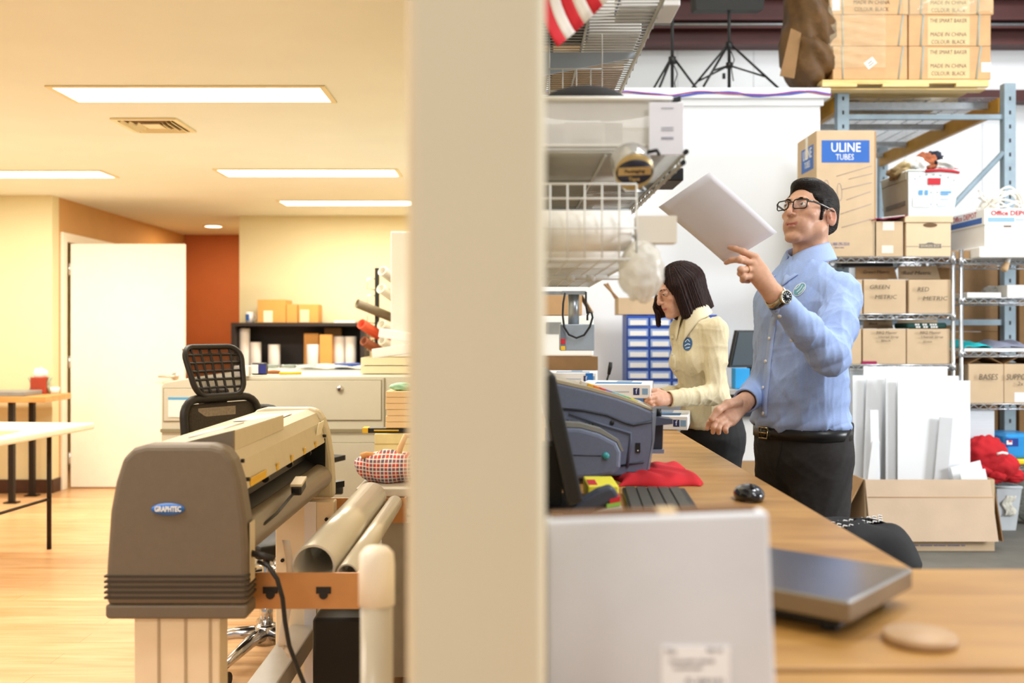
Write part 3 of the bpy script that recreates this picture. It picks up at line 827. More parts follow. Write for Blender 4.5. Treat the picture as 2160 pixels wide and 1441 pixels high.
part(bn, 'top', MB().box(-4.9, -3.50, 7.5, 7.95, zb - .045, zb), OAK, True, bevel=.004)
for x, y in ((at(25, 0, 7.55).x, 7.55), (at(68, 0, 7.88).x, 7.88), (-4.8, 7.55), (-4.8, 7.88)):
    l = part(bn, 'leg', MB().box(x - .02, x + .02, y - .02, y + .02, .01, zb - .046), DM, True)
    part(l, 'foot_plate', MB().box(x - .05, x + .05, y - .035, y + .035, 0, .01), DM, True)
single('grey_slab', 'flat grey slab lying on the wooden bench', 'slab', MB().box(-4.7, at(57, 0, 7.55).x, 7.51, 7.8, zb + .0005, zb + .035), mat('slab_grey', '8c8a84', .5), (-4.2, 7.6, zb), bevel=.004)
np_ = thing('napkin_holder', 'red napkin holder with green sides on the wooden bench', 'napkin holder', (at(64, 0, 7.7).x, 7.86, zb))
part(np_, 'block', MB().box(-.06, .06, -.04, .04, .001, .13), mat('brick_red', 'a63d24', .5), bevel=.004)
for s in (-1, 1):
    part(np_, 'side', MB().tube([(s * .085, 0, .005), (s * .066, 0, .05), (s * .066, 0, .09), (s * .085, 0, .13)], .014), mat('sage', '9aa68a', .5, var=.2, scale=60))
part(np_, 'napkins', MB().ball((0, 0, .16), (.06, .03, .045), fn=lambda d: 1 + .1 * math.sin(9 * d.x)), PAPER)
single('cup', 'small white cup on the end of the wooden bench', 'cup', MB().lathe([(.0001, .001), (.03, .001), (.036, .05), (.03, .05), (.026, .008), (.0001, .008)]), PAPER, (at(96, 0, 7.7).x, 7.86, zb), world=False)
single('bottle_cap', 'dark round lid lying on the wooden bench', 'lid', MB().lathe([(.0001, .0), (.03, .0), (.03, .02), (.0001, .02)]), BLACK, (at(38, 0, 7.85).x, 7.88, zb), world=False)
# ================================================================== WAREHOUSE SIDE: counters and what stands on them
PLY = wood('plywood_top', '96682f', 'c0904c', 2.2, (1.5, 6, 1), .38, ramp=(.25, .75))
ZC = .91
ct = thing('wooden_counter', 'long plywood counter running along the partition towards the back', 'counter', (.35, 4.3, 0))
part(ct, 'counter_top', MB().box(XR + .001, .664, 1.641, 6.99, ZC - .035, ZC), PLY, True, bevel=.003)
part(ct, 'front_rail', MB().box(.60, .63, 1.7, 6.95, ZC - .14, ZC - .036), PLY, True)
for y in (1.75, 3.2, 4.7, 6.3): part(ct, 'leg', MB().box(.56, .65, y, y + .09, 0, ZC - .141), PLY, True)
part(ct, 'lower_shelf', MB().box(XR + .01, .555, 1.7, 6.95, .25, .28), PLY, True)
fc = thing('packing_table', 'plywood packing table in front, its top joined from two boards', 'table', (.9, 1.2, 0))
part(fc, 'table_top', MB().box(.036, 1.75, 1.156, 1.639, ZC - .035, ZC), PLY, True, bevel=.003)
part(fc, 'table_top', MB().box(.036, 1.75, .66, 1.152, ZC - .039, ZC - .004), PLY, True, bevel=.003)
for x in (.2, 1.6):
    for y in (.72, 1.5): part(fc, 'leg', MB().box(x, x + .09, y, y + .09, 0, ZC - .04), PLY, True)
BR = mat('raw_card_edge', '7a5636', .85, var=.1)

# flat white carton standing in front
c = Vector((.155, 1.065, ZC - .004))
t = thing('flat_carton', 'flat white shipping carton standing upright on the packing table', 'box', T(.156, 1.066, ZC - .0035))
m = MB()
xs = (-.117, .117)
m.add([Vector(v) for v in ((xs[0], -.016, 0), (xs[1] + .009, -.016, 0), (xs[1] + .009, .014, 0), (xs[0], .014, 0), (xs[0], -.016, .195), (xs[1], -.016, .203), (xs[1], .014, .203), (xs[0], .014, .195))],
      [(3, 2, 1, 0), (4, 5, 6, 7), (0, 1, 5, 4), (1, 2, 6, 5), (2, 3, 7, 6), (3, 0, 4, 7)])
part(t, 'body', m, mat('cool_white_card', 'dedfe2', .6, var=.03, scale=12, bump=.05), bevel=.004)
part(t, 'raw_edge', MB().obox(T(-.055, .002, .1978) @ RY(-2), .115, .022, .006), BR)
part(t, 'raw_edge', MB().obox(T(.058, .003, .2016) @ RY(-2), .095, .020, .006), BR)
part(t, 'tape_flap', MB().obox(T(.012, .004, .2012) @ RY(-2), .02, .026, .004), mat('tan_tape', 'd8b98c', .5, var=0))
lb = part(t, 'shipping_label', MB().box(.004, .076, -.0172, -.0162, -.001, .062), mat('label_white', 'fbfbfb', .5, var=0))
GT = mat('label_grey', '55545a', .7, var=0)
for s_, sz, x, z in (('TO:', .008, .014, .056), ('06-12', .007, .060, .058), ('FULFILLMENT CENTER', .0048, .036, .046), ('PACKING DEPT', .0045, .032, .039), ('FL 328 9-01', .0085, .050, .025)):
    text(lb, s_, sz, FRONT(x, -.0174, z), GT)
m = MB(); x = .026
while x < .073:
    w_ = RN.choice((.0008, .0013, .002)); m.box(x, x + w_, -.0176, -.0173, .002, .016); x += w_ + RN.choice((.0007, .0012))
part(lb, 'barcode', m, GT)
part(t, 'pink_print', MB().box(-.055, -.015, -.0172, -.0162, .004, .012), mat('pink_ink', 'd9a9b4', .7, var=.2, scale=200))

# steel shipping scale
u = Vector((.151, .175, 0)).normalized(); v = Vector((-u.y, u.x, 0))
A = Vector((.427, 1.253, 0))
ctr = A + u * .1155 + v * .15
t = thing('steel_scale', 'brushed steel scale platform lying askew on the packing table', 'scale', frame(Vector((ctr.x, ctr.y, ZC)), u, v, (0, 0, 1)))
def brushed():
    m = mat('brushed_steel', '96928e', .22, .95, var=.12, scale=6)
    return m
part(t, 'platform', MB().box(-.1155, .1155, -.15, .15, .022, .05), brushed(), bevel=.003)
part(t, 'base', MB().box(-.095, .095, -.13, .13, .010, .0215), BLACK)
for x in (-.08, .08):
    for y in (-.11, .11): part(t, 'foot', MB().cyl((x, y, .0005), (x, y, .0095), .012), BLACK)
single('wooden_disc', 'round wooden disc lying on the packing table', 'disc', MB().lathe([(.0001, .0), (.042, .0), (.0445, .003), (.0445, .009), (.042, .012), (.0001, .012)], n=40), wood('disc_wood', 'a5815a', 'c09a70', 6, (2, 12, 2), .5), (.515, 1.25, ZC + .0005), world=False)

# tape machine
TM = mat('machine_blue_grey', '6b7286', .5, var=.05, scale=120, bump=.05, bscale=700)
TMD = mat('machine_dark', '2c2e36', .5, var=.04)
BEI = mat('machine_beige', 'b7a98d', .45, var=.03)
def pxpoly(m, pts, d, d0, d1, mi=0):
    return xzprism(m, [(at(a, b, d).x, at(a, b, d).z) for a, b in pts], d0, d1, mi)
tm = thing('tape_dispenser', 'blue grey electric gummed tape dispenser with coloured keys on the counter', 'machine', (.27, 2.72, ZC))
body = [(1170, 808), (1240, 824), (1300, 840), (1340, 854), (1374, 868), (1380, 880), (1376, 930), (1369, 988), (1362, 1001), (1350, 1005), (1240, 1005), (1180, 1005), (1165, 900)]
part(tm, 'housing', pxpoly(MB(), body, 2.6, 2.6, 2.80), TM, True, bevel=.006, seg=3)
lid = [(1172, 800), (1240, 815), (1300, 831), (1345, 848), (1378, 862), (1378, 868), (1340, 854), (1300, 840), (1240, 824), (1170, 808)]
ld = part(tm, 'key_deck', pxpoly(MB(), lid, 2.6, 2.604, 2.806), BEI, True, bevel=.002)
cols = ['e8e0cf', 'f0b429', 'f08a2a', 'd9534a', '8d6fae', '5aa6c4', '4ab0a0', '63b463', 'd8cf52', 'e8e0cf']
for k, c_ in enumerate(cols):
    q = (k + .5) / 10
    px = 1225 + q * 130; py = 811 + (px - 1225) * .345 - 4
    for r in range(3):
        p = at(px, py + 2, 2.62)
        part(ld, 'key', MB().obox(T(p.x, 2.616 + r * .026, p.z + .001) @ RY(19), .0145, .018, .011), mat('key_' + c_, c_, .5, var=0), True)
def line(name, pts, r=.0035, m=TMD, par=None, yy=2.598):
    return part(par or tm, name, MB().tube([Vector((at(a, b, 2.6).x, yy, at(a, b, 2.6).z)) for a, b in pts], r, 6), m, True)
line('groove', [(1180, 862), (1230, 866), (1280, 876), (1318, 892), (1336, 897), (1374, 889)], .003)
line('groove', [(1200, 872), (1270, 896), (1290, 902), (1330, 914), (1330, 930), (1323, 985)], .004, mat('machine_slate', '565c6e', .5, var=0))  # darker outline of the raised inner panel
line('groove', [(1310, 982), (1358, 974)], .0025)
for k in range(8): part(tm, 'rib', MB().box(0, .004, 0, .003, 0, .014).xf(T(at(1196 + k * 7.5, 897 + k * 1.2, 2.597))), TMD, True)
pod = [(1150, 896), (1222, 899), (1262, 910), (1298, 929), (1307, 948), (1305, 982), (1290, 999), (1240, 1006), (1150, 1006)]
pd = part(tm, 'roll_cover', pxpoly(MB(), pod, 2.58, 2.535, 2.599), TM, True, bevel=.012, seg=3)
part(pd, 'cover_rim', pxpoly(MB(), [(1150, 886), (1222, 890), (1265, 902), (1303, 926), (1312, 948), (1307, 948), (1298, 929), (1262, 910), (1222, 899), (1150, 896)], 2.58, 2.54, 2.599), mat('rim_grey', '8e8d86', .3, var=0), True)
part(pd, 'release_button', MB().lathe([(.0001, .006), (.008, .006), (.0095, 0)][::-1], T(Vector((at(1278, 962, 2.53).x, 2.5345, at(1278, 962, 2.53).z))) @ RX(90), 20), mat('teal_button', '3f9a9c', .35, var=0), True)
part(pd, 'seam', MB().tube([Vector((at(1190, 960, 2.533).x, 2.5345, at(1190, 960, 2.533).z)), Vector((at(1268, 962, 2.533).x, 2.5345, at(1268, 962, 2.533).z))], .0012, 5), TMD, True)
sw = part(tm, 'power_switch', MB().box(0, .012, 0, .004, 0, .025).xf(T(at(1341, 955, 2.596))), BLACK, True)
part(sw, 'switch_mark', MB().box(.004, .007, -.001, 0, .004, .007).xf(T(at(1341, 955, 2.596))), PAPER, True)
part(tm, 'hole', MB().lathe([(.0001, 0), (.006, 0), (.006, .002), (.0001, .002)], T(at(1291, 892, 2.599)) @ RX(90)), BLACK, True)
for px in (1322, 1195): part(tm, 'foot', MB().box(0, .028, 0, .03, -.012, .012).xf(T(Vector((at(px, 0, 2.6).x, 2.592, .9225)))), TMD, True)
part(tm, 'clear_guard', pxpoly(MB(), [(1376, 858), (1385, 862), (1380, 930), (1370, 990), (1366, 990), (1376, 930)], 2.6, 2.597, 2.80), mat('smoke_plastic', '9aa2ad', .15, var=0, alpha=.55), True)
bu = part(tm, 'water_brush_unit', pxpoly(MB(), [(1372, 884), (1400, 880), (1398, 948), (1372, 948)], 2.66, 2.66, 2.76), TMD, True, bevel=.003)
part(bu, 'tank_arm', pxpoly(MB(), [(1372, 878), (1418, 884), (1418, 894), (1372, 898)], 2.64, 2.63, 2.70), mat('slate', '4a5060', .4, var=0), True)
part(bu, 'knob', MB().cyl(at(1389, 878, 2.66), at(1389, 862, 2.66), .008), BLACK, True)
part(bu, 'tray_foot', pxpoly(MB(), [(1372, 948), (1400, 948), (1399, 956), (1372, 956)], 2.66, 2.65, 2.77), mat('steel_blue', '7a8290', .4, var=0), True)

single('red_shirt', 'folded red T-shirt lying flat behind the tape dispenser', 'shirt',
       MB().surf(lambda a, b: Vector((.27 + .21 * a + .018 * math.sin(8 * b), 2.50 + .33 * b + .015 * math.sin(9 * a), ZC + .0015 + .022 * (1 - (2 * a - 1) ** 8) * (1 - (2 * b - 1) ** 8) + .006 * math.sin(11 * a + 5 * b) ** 2 * min(1, 8 * a, 8 * (1 - a), 8 * b, 8 * (1 - b)))), 30, 30), mat('red_cotton', 'c01d26', .85, var=.1, scale=20, bump=.2, bscale=300), (.375, 2.65, ZC), solid=.002)

# monitor seen from behind, yellow pack, tape gun, keyboard, mouse
mo = thing('monitor', 'black tilted computer monitor by the partition, its back to the camera', 'monitor', (.14, 2.2, ZC))
vs = [(.150, 2.02, .955), (.092, 2.02, 1.215), (.062, 2.02, 1.205), (.118, 2.02, .945)]
m = MB(); v2 = [Vector((a, 2.44, c_)) for a, b, c_ in vs]
m.add([Vector(q) for q in vs] + v2, [(0, 1, 2, 3), (7, 6, 5, 4), (1, 0, 4, 5), (2, 1, 5, 6), (3, 2, 6, 7), (0, 3, 7, 4)])
part(mo, 'casing', m, BLACK, True, bevel=.006)
part(mo, 'stand', MB().box(.07, .115, 2.18, 2.28, ZC + .012, 1.05), BLACK, True)
part(mo, 'foot', MB().box(.045, .17, 2.12, 2.34, ZC + .0005, ZC + .012), BLACK, True, bevel=.003)
YP = mat('bright_yellow', 'ecdf3c', .5, var=.03)
yp = single('yellow_pack', 'yellow pack with a black printed word beside the tape gun', 'pack', MB().box(.177, .247, 2.25, 2.40, ZC + .001, ZC + .042), YP, (.21, 2.3, ZC), bevel=.004)
part(yp, 'label', MB().box(.192, .236, 2.2485, 2.2497, ZC + .014, ZC + .034), BLACK, True)
text(yp, 'UNI', .017, W[yp].inverted() @ FRONT(.214, 2.2483, ZC + .024), YP, bold=.0006)
part(yp, 'red_stripe', MB().box(.18, .20, 2.26, 2.34, ZC + .0421, ZC + .0426), RED, True)
for k, (x, y) in enumerate(((.099, 2.06), (.128, 2.03))):
    single('sticky_pad', ('yellow sticky pad nearer the partition under the monitor', 'yellow sticky pad under the monitor, nearer the tape gun')[k], 'notepad', MB().box(x - .012, x + .012, y - .018, y + .018, ZC + .001, ZC + .013), YP, (x, y, ZC), 'sticky pads')
tg = thing('tape_gun', 'dark slate tape gun with red and green stripes behind the flat carton', 'tape gun', (.17, 2.12, ZC))
part(tg, 'handle', pxpoly(MB(), [(1192, 1082), (1222, 1056), (1262, 1032), (1288, 1024), (1300, 1036), (1304, 1052), (1280, 1060), (1240, 1078), (1215, 1088)], 2.1, 2.08, 2.13), mat('slate_plastic', '3b414f', .45, var=.04), True, bevel=.006)
part(tg, 'red_stripe', pxpoly(MB(), [(1284, 1050), (1306, 1044), (1306, 1054), (1284, 1059)], 2.1, 2.078, 2.132), RED, True)
part(tg, 'green_stripe', pxpoly(MB(), [(1278, 1060), (1306, 1055), (1306, 1063), (1278, 1068)], 2.1, 2.078, 2.132), mat('lime', '8cc152', .5, var=0), True)
part(tg, 'base', pxpoly(MB(), [(1200, 1087), (1240, 1079), (1280, 1068), (1308, 1064), (1312, 1086), (1300, 1089.5), (1205, 1089.5)], 2.1, 2.075, 2.135), mat('pale_grey', 'b5b0a5', .5, var=.03), True, bevel=.003)
kb = thing('keyboard', 'black computer keyboard on the counter behind the flat carton', 'keyboard', T(.335, 2.24, ZC) @ RZ(-4))
part(kb, 'case', MB().box(-.075, .075, -.19, .15, .001, .016), BLACK, bevel=.004)
KEY = mat('key_grey', '4a463e', .5, var=.05)
for r in range(5):
    m = MB()
    for c_ in range(14):
        m.box(-.068 + r * .026, -.068 + r * .026 + .022, -.18 + c_ * .0225, -.18 + c_ * .0225 + .0195, .016, .021)
    part(kb, 'key_row', m, KEY)
ms = single('mouse', 'black computer mouse at the edge of the counter', 'mouse', MB().ball((0, 0, .012), (.035, .055, .024)), mat('gloss_black', '15151a', .15, var=0, coat=.5), (.555, 2.31, ZC + .001), world=False)
part(ms, 'scroll_wheel', MB().cyl((-.004, -.03, .033), (.004, -.03, .033), .007), BLACK)

# printed white cartons
PB = mat('print_blue', '4a7ba6', .6, var=.08, scale=30)
def printed(label, px0, px1, pyb, d, h, dep, rz=0, zb=None):
    z = zb if zb is not None else ZC + .001
    a, b = at(px0, pyb, d), at(px1, pyb, d)
    w_ = b.x - a.x
    t = thing('product_box', label, 'box', T((a.x + b.x) / 2, d, z) @ RZ(rz), 'white printed product boxes')
    part(t, 'carton', MB().box(-w_ / 2, w_ / 2, 0, dep, 0, h), WHITE, bevel=.003)
    part(t, 'blue_panel', MB().box(-w_ * .3, w_ * .36, dep * .12, dep * .5, h, h + .0008), PB)
    part(t, 'grey_band', MB().box(-w_ * .02, w_ * .2, dep * .52, dep * .9, h, h + .0008), mat('print_grey', '9fb1c2', .6, var=.1))
    text(t, 'f', min(.03, h * .8), FRONT(w_ * .30, -.0012, h * .5), WHITE)
    part(t, 'icon', MB().box(w_ * .30 - h * .22, w_ * .30 + h * .22, -.001, -.0002, h * .25, h * .75), mat('navy', '27346b', .5, var=0))
    part(t, 'icon', MB().box(w_ * .42 - h * .2, w_ * .42 + h * .2, -.001, -.0002, h * .28, h * .72), mat('sky_print', '86a7c4', .6, var=0))
    part(t, 'small_print', MB().box(-w_ * .1, w_ * .2, -.001, -.0002, h * .42, h * .52), mat('pale_print', 'b9c2cc', .6, var=0))
    return t
printed('flat white printed box at the counter edge under the woman\'s hands', 1330, 1450, 908, 3.95, .055, .32, -12)
sp1 = single('plain_carton', 'plain white carton under a printed box behind the tape dispenser', 'box', MB().box(.25, .50, 4.0, 4.3, ZC + .001, ZC + .125), WHITE, (.37, 4.1, ZC), bevel=.003)
printed('printed box on the plain carton, beside the woman\'s hand', 1222, 1372, 840, 3.95, .055, .33, -10, zb=ZC + .1265)
sp2 = single('plain_carton', 'plain white carton close to the partition under a printed box', 'box', MB().box(.06, .42, 4.75, 5.0, ZC + .001, ZC + .14), WHITE, (.25, 4.8, ZC), bevel=.003)
p_ = printed('printed box with a bright blue stripe nearest the partition', 1150, 1258, 812, 4.7, .055, .28, -6, zb=ZC + .1415)
part(p_, 'blue_stripe', MB().box(.07, .105, -.0015, -.0002, 0, .054), mat('vivid_blue', '1f6fc0', .5, var=0))
single('blue_carton', 'small blue carton on the counter beyond the woman\'s sleeve', 'box', MB().box(.56, .66, 4.85, 5.0, ZC + .001, ZC + .09), mat('denim_blue', '4a78b4', .6), (.6, 4.9, ZC), bevel=.003)

# stack against the partition further along: carton, white appliance, carton
oc = thing('open_carton', 'brown open carton on the counter carrying a white appliance', 'box', (.25, 5.35, ZC))
part(oc, 'carton', MB().box(.05, .455, 5.2, 5.5, ZC + .001, 1.17), CARD, True, bevel=.003)
part(oc, 'flap', MB().box(.02, .46, 5.19, 5.199, 1.10, 1.171), CARDK, True)
ap = thing('white_appliance', 'white squarish appliance standing on the brown carton', 'appliance', (.25, 5.35, 1.171))
part(ap, 'body', MB().box(.05, .44, 5.22, 5.48, 1.172, 1.385), WPAINT, True, bevel=.008)
part(ap, 'dark_slot', MB().box(.19, .27, 5.214, 5.219, 1.29, 1.35), mat('grey_slot', '8c8b86', .5, var=.1), True)
uc = thing('carton', 'brown carton on top of the white appliance by the partition', 'box', (.2, 5.35, 1.386))
part(uc, 'carton', MB().box(.04, .38, 5.22, 5.48, 1.387, 1.50), CARD, True, bevel=.003)
part(uc, 'flap', MB().add([Vector(q) for q in ((.38, 5.22, 1.50), (.44, 5.22, 1.40), (.44, 5.48, 1.40), (.38, 5.48, 1.50))], [(0, 1, 2, 3)]), CARD2, True, solid=.004)
single('green_tape', 'green tape roll resting on the wire basket bottom end', 'tape', MB().lathe([(.03, 0), (.055, 0), (.055, .03), (.03, .03), (.03, 0)], T(.165, 3.02, 1.446)), mat('green_tape', '3fae78', .4), (.165, 3.02, 1.446))

eb = thing('electrical_box', 'grey electrical box hung from a metal pipe, black cable looping around it', 'electrical box', (.30, 4.3, 1.2))
q = 4.3
part(eb, 'box', MB().box(at(1182, 0, q).x, at(1254, 0, q).x, q, q + .12, at(0, 740, q).z, at(0, 684, q).z), mat('box_grey', '9aa3ad', .45, .2, var=.04), True, bevel=.004)
part(eb, 'side_plate', MB().box(at(1182, 0, q).x, at(1193, 0, q).x, q - .006, q - .0005, at(0, 740, q).z, at(0, 686, q).z), mat('box_dark', '6c7480', .5, var=.03), True)
part(eb, 'warning_label', MB().box(at(1183, 0, q).x, at(1192, 0, q).x, q - .008, q - .0062, at(0, 726, q).z, at(0, 715, q).z), RED, True)
part(eb, 'warning_label', MB().box(at(1183, 0, q).x, at(1192, 0, q).x, q - .008, q - .0062, at(0, 739, q).z, at(0, 730, q).z), YEL, True)
part(eb, 'pipe', MB().cyl(at(1210, 684, q + .06), at(1210, 618, q + .06), .024, n=20), STEEL, True)
part(eb, 'mounting_plate', MB().box(at(1186, 0, q).x, at(1236, 0, q).x, q, q + .12, at(0, 621, q).z, at(0, 614, q).z), STEEL, True)
part(eb, 'wall_arm', MB().box(XR + .001, at(1186, 0, q).x, q + .03, q + .09, at(0, 621, q).z, at(0, 614, q).z), STEEL, True)
part(eb, 'cable', MB().tube([at(a, b, q - .02) for a, b in ((1192, 618), (1188, 640), (1187, 665), (1190, 690), (1200, 706), (1216, 713), (1232, 707), (1244, 690), (1250, 670), (1248, 660), (1242, 658), (1239, 666), (1239, 676))], .0045), BLACK, True)
part(eb, 'cable', MB().tube([at(a, b, q - .03) for a, b in ((1236, 616), (1236, 640), (1239, 662))], .0045), BLACK, True)
pg = thing('desk_microphone', 'small black stalk on a stand beside the printed boxes on the counter', 'stand', (at(1286, 0, 5.1).x, 5.1, ZC))
x = at(1286, 0, 5.1).x
part(pg, 'head', MB().tube([at(1284, 790, 5.1), at(1287, 775, 5.1), at(1288, 764, 5.1)], [.008, .011, .009]), BLACK, True)
part(pg, 'stalk', MB().tube([at(1275, 838, 5.1), at(1281, 800, 5.1), at(1284, 790, 5.1)], .005), BLACK, True)
part(pg, 'foot', MB().box(x - .07, x + .03, 5.05, 5.15, ZC + .001, ZC + .012), BLACK, True)

# blue small-parts cabinet at the end of the counter
BCL = mat('drawer_clear', '93a9d6', .2, var=.06, scale=30)
BFR = mat('blue_frame', '2f55b4', .45, var=.03)
xa = at(1322, 0, 6.45).x; wc = .58
dc = thing('drawer_cabinet', 'blue small-parts cabinet of clear drawers at the far end of the counter', 'cabinet', (xa + wc / 2, 6.55, ZC))
zt = at(0, 664, 6.45).z  # top of the blue cabinet
nr, ncol = 7, 4
rh, cw = (zt - ZC - .02) / nr, wc / ncol
fr = MB().box(xa, xa + wc, 6.5, 6.7, ZC + .001, zt)
for r in range(nr + 1): fr.box(xa, xa + wc, 6.45, 6.5, ZC + .001 + r * rh, ZC + .015 + r * rh)
for c_ in range(ncol + 1):
    w_ = .009
    fr.box(xa + c_ * cw - (w_ if c_ else 0) / 2, xa + c_ * cw + w_ / 2, 6.452, 6.5, ZC + .001, zt)
part(dc, 'frame', fr, BFR, True)
for r in range(nr):
    for c_ in range(ncol):
        x0, z0 = xa + c_ * cw + .008, ZC + .018 + r * rh
        d_ = part(dc, 'drawer', MB().box(x0, x0 + cw - .016, 6.44, 6.499, z0, z0 + rh - .02), BCL, True)
        part(d_, 'label', MB().box(x0 + .012, x0 + cw - .028, 6.4385, 6.4397, z0 + .004, z0 + rh * .5), PAPER, True)
bx = thing('carton', 'brown carton with raised flaps on top of the blue drawer cabinet', 'box', (.8, 6.55, zt))
x0, x1 = at(1304, 0, 6.46).x, at(1395, 0, 6.46).x
part(bx, 'carton', MB().box(x0, x1, 6.46, 6.68, zt + .001, at(0, 628, 6.46).z), CARD2, True, bevel=.003)
zf = at(0, 628, 6.46).z
for (a, b, c_, e_) in (((x0, zf), (x0 - .09, zf + .09), 6.46, 6.56), ((x0, zf), (x0 - .06, zf + .10), 6.57, 6.68)):
    part(bx, 'flap', MB().add([Vector((a[0], c_, a[1])), Vector((b[0], c_ - .03, b[1])), Vector((b[0], e_ - .03, b[1])), Vector((a[0], e_, a[1]))], [(0, 1, 2, 3)]), CARD, True, solid=.005)

# desk with the second monitor behind the man
dk = thing('computer_desk', 'grey desk behind the man carrying a dark monitor', 'desk', (1.6, 6.2, 0))
ZD = at(0, 822, 5.85).z
part(dk, 'desk_top', MB().box(1.22, 1.95, 5.85, 6.6, ZD - .03, ZD), mat('desk_grey', 'b9b4ae', .5), True, bevel=.003)
part(dk, 'drawer_front', MB().box(1.24, 1.93, 5.87, 5.89, ZD - .16, ZD - .031), TMD, True)
for x in (1.25, 1.88): part(dk, 'leg', MB().box(x, x + .04, 6.50, 6.56, 0, ZD - .031), BLACK, True)
sm_ = thing('monitor', 'dark wide monitor on the desk behind the man', 'monitor', (1.5, 6.1, ZD))
m = MB(); P0 = [at(1536, 775, 6.0), at(1552, 697, 6.0)]
w_ = .42
ex = Vector((.93, .36, 0))
m.add([P0[0], P0[0] + ex * w_, P0[1] + ex * w_, P0[1]], [(0, 1, 2, 3)])
part(sm_, 'casing', m, BLACK, True, solid=.03)
off = Vector((.0, -.021, .004)); a, b = P0
e2 = (b - a)
m = MB().add([a + ex * .02 + e2 * .04 + off, a + ex * .40 + e2 * .04 + off, b + ex * .40 - e2 * .06 + off, b + ex * .02 - e2 * .06 + off], [(0, 1, 2, 3)])
part(sm_, 'screen', m, mat('screen_grey', '4b5358', .2, var=0), True, solid=.003)
part(sm_, 'stand', MB().box(1.46, 1.54, 6.09, 6.13, ZD + .012, at(0, 770, 6.0).z).box(1.40, 1.6, 6.03, 6.2, ZD + .001, ZD + .012), BLACK, True)
single('blue_box', 'bright blue box under the dark monitor on the desk', 'box', MB().box(at(1549, 0, 5.9).x, at(1580, 0, 5.9).x, 5.88, 5.98, ZD + .001, at(0, 777, 5.9).z), mat('cyan_box', '2f9fe0', .5, var=.03), (1.36, 5.93, ZD), bevel=.003)
single('notebook', 'white notebook with a red edge at the front of the desk', 'book', MB().box(1.37, 1.56, 5.80, 5.875, ZD + .001, ZD + .012), PAPER, (1.46, 5.85, ZD), bevel=.002)
single('white_carton', 'white carton stacked on a brown one under the desk', 'box', MB().box(1.34, 1.86, 5.92, 6.4, .531, .86), WHITE, (1.6, 6.1, .531), bevel=.004)
single('brown_carton', 'brown carton on the floor under the white one beneath the desk', 'box', MB().box(1.32, 1.86, 5.92, 6.45, .001, .53), CARD, (1.6, 6.1, 0), bevel=.004)

# ================================================================== shelves on the partition
WIRE = mat('white_wire', 'd9d6ce', .4, .1, var=.03)
WIREG = mat('grey_wire', 'b4b0a6', .35, .4, var=.04)
BRK = mat('pale_bracket', 'b9c4cf', .4, .2, var=.02)
def wall_shelf(label, y0, y1, xf, z, m_, brackets, step=.0254):
    t = thing('wire_shelf', label, 'shelf', ((XR + xf) / 2, (y0 + y1) / 2, z), 'wire shelves on the partition')
    w_ = MB(); y = y0
    while y <= y1: w_.tube([(XR + .002, y, z), (xf, y, z)], .0022, 5); y += step
    part(t, 'wire_deck', w_, m_, True)
    for x in (XR + .01, (XR + xf) / 2): part(t, 'rod', MB().tube([(x, y0, z - .005), (x, y1, z - .005)], .0035, 6), m_, True)
    f = part(t, 'front_rail', MB().tube([(xf, y0 - .004, z), (xf, y1, z)], .004, 6).tube([(xf - .006, y0 - .004, z - .022), (xf - .006, y1, z - .022)], .004, 6), m_, True)
    zz = MB(); y = y0; k = 0
    while y < y1: zz.tube([(xf, y, z - (.022 if k % 2 else 0)), (xf, y + .04, z - (0 if k % 2 else .022))], .002, 4); y += .04; k += 1
    part(f, 'truss_wire', zz, m_, True)
    for x, dz in ((xf, 0), (xf - .006, -.022)): part(f, 'end_tip', MB().cyl((x, y0 - .012, z + dz), (x, y0 - .004, z + dz), .0055), BLACK, True)
    for y in brackets:
        part(t, 'bracket', xzprism(MB(), [(XR + .001, z - .008), (XR + .001, z - .085), (xf - .012, z - .022), (xf - .012, z - .008)], y, y + .004), BRK, True)
    return t
wall_shelf('upper wire shelf on the partition with a pale blue bracket', 2.15, 3.36, .36, 2.086, WIREG, (2.77, 3.3))
wall_shelf('lower wire shelf on the partition holding the clear bin', 2.04, 3.05, .36, 1.667, WIREG, (2.9,))
ZU = 2.0925
def ubox(nm, lab, cat, x0, x1, y0, y1, h, m_, z=ZU, grp=None, **k):
    return single(nm, lab, cat, MB().box(x0, x1, y0, y1, z, z + h), m_, ((x0 + x1) / 2, (y0 + y1) / 2, z), grp, bevel=.003)
a = ubox('striped_carton', 'white carton with a blue stripe overhanging the upper shelf front', 'box', .27, .415, 2.42, 2.56, .14, WHITE)
part(a, 'blue_stripe', MB().box(.2695, .4155, 2.4185, 2.5605, ZU + .016, ZU + .028), mat('royal', '2f4f9e', .6, var=0), True)
ubox('kraft_carton', 'kraft carton at the far end of the upper wire shelf', 'box', .13, .345, 3.0, 3.34, .2, CARD)
ubox('white_box', 'long white box lying across the upper wire shelf', 'box', .21, .35, 2.64, 2.95, .1, WHITE)
ubox('dark_case', 'dark flat case near the partition on the upper wire shelf', 'case', .05, .2, 2.3, 2.75, .08, BLACK)
ubox('brown_carton', 'brown carton near the partition at the far end of the upper shelf', 'box', .045, .12, 2.95, 3.3, .15, CARDK)
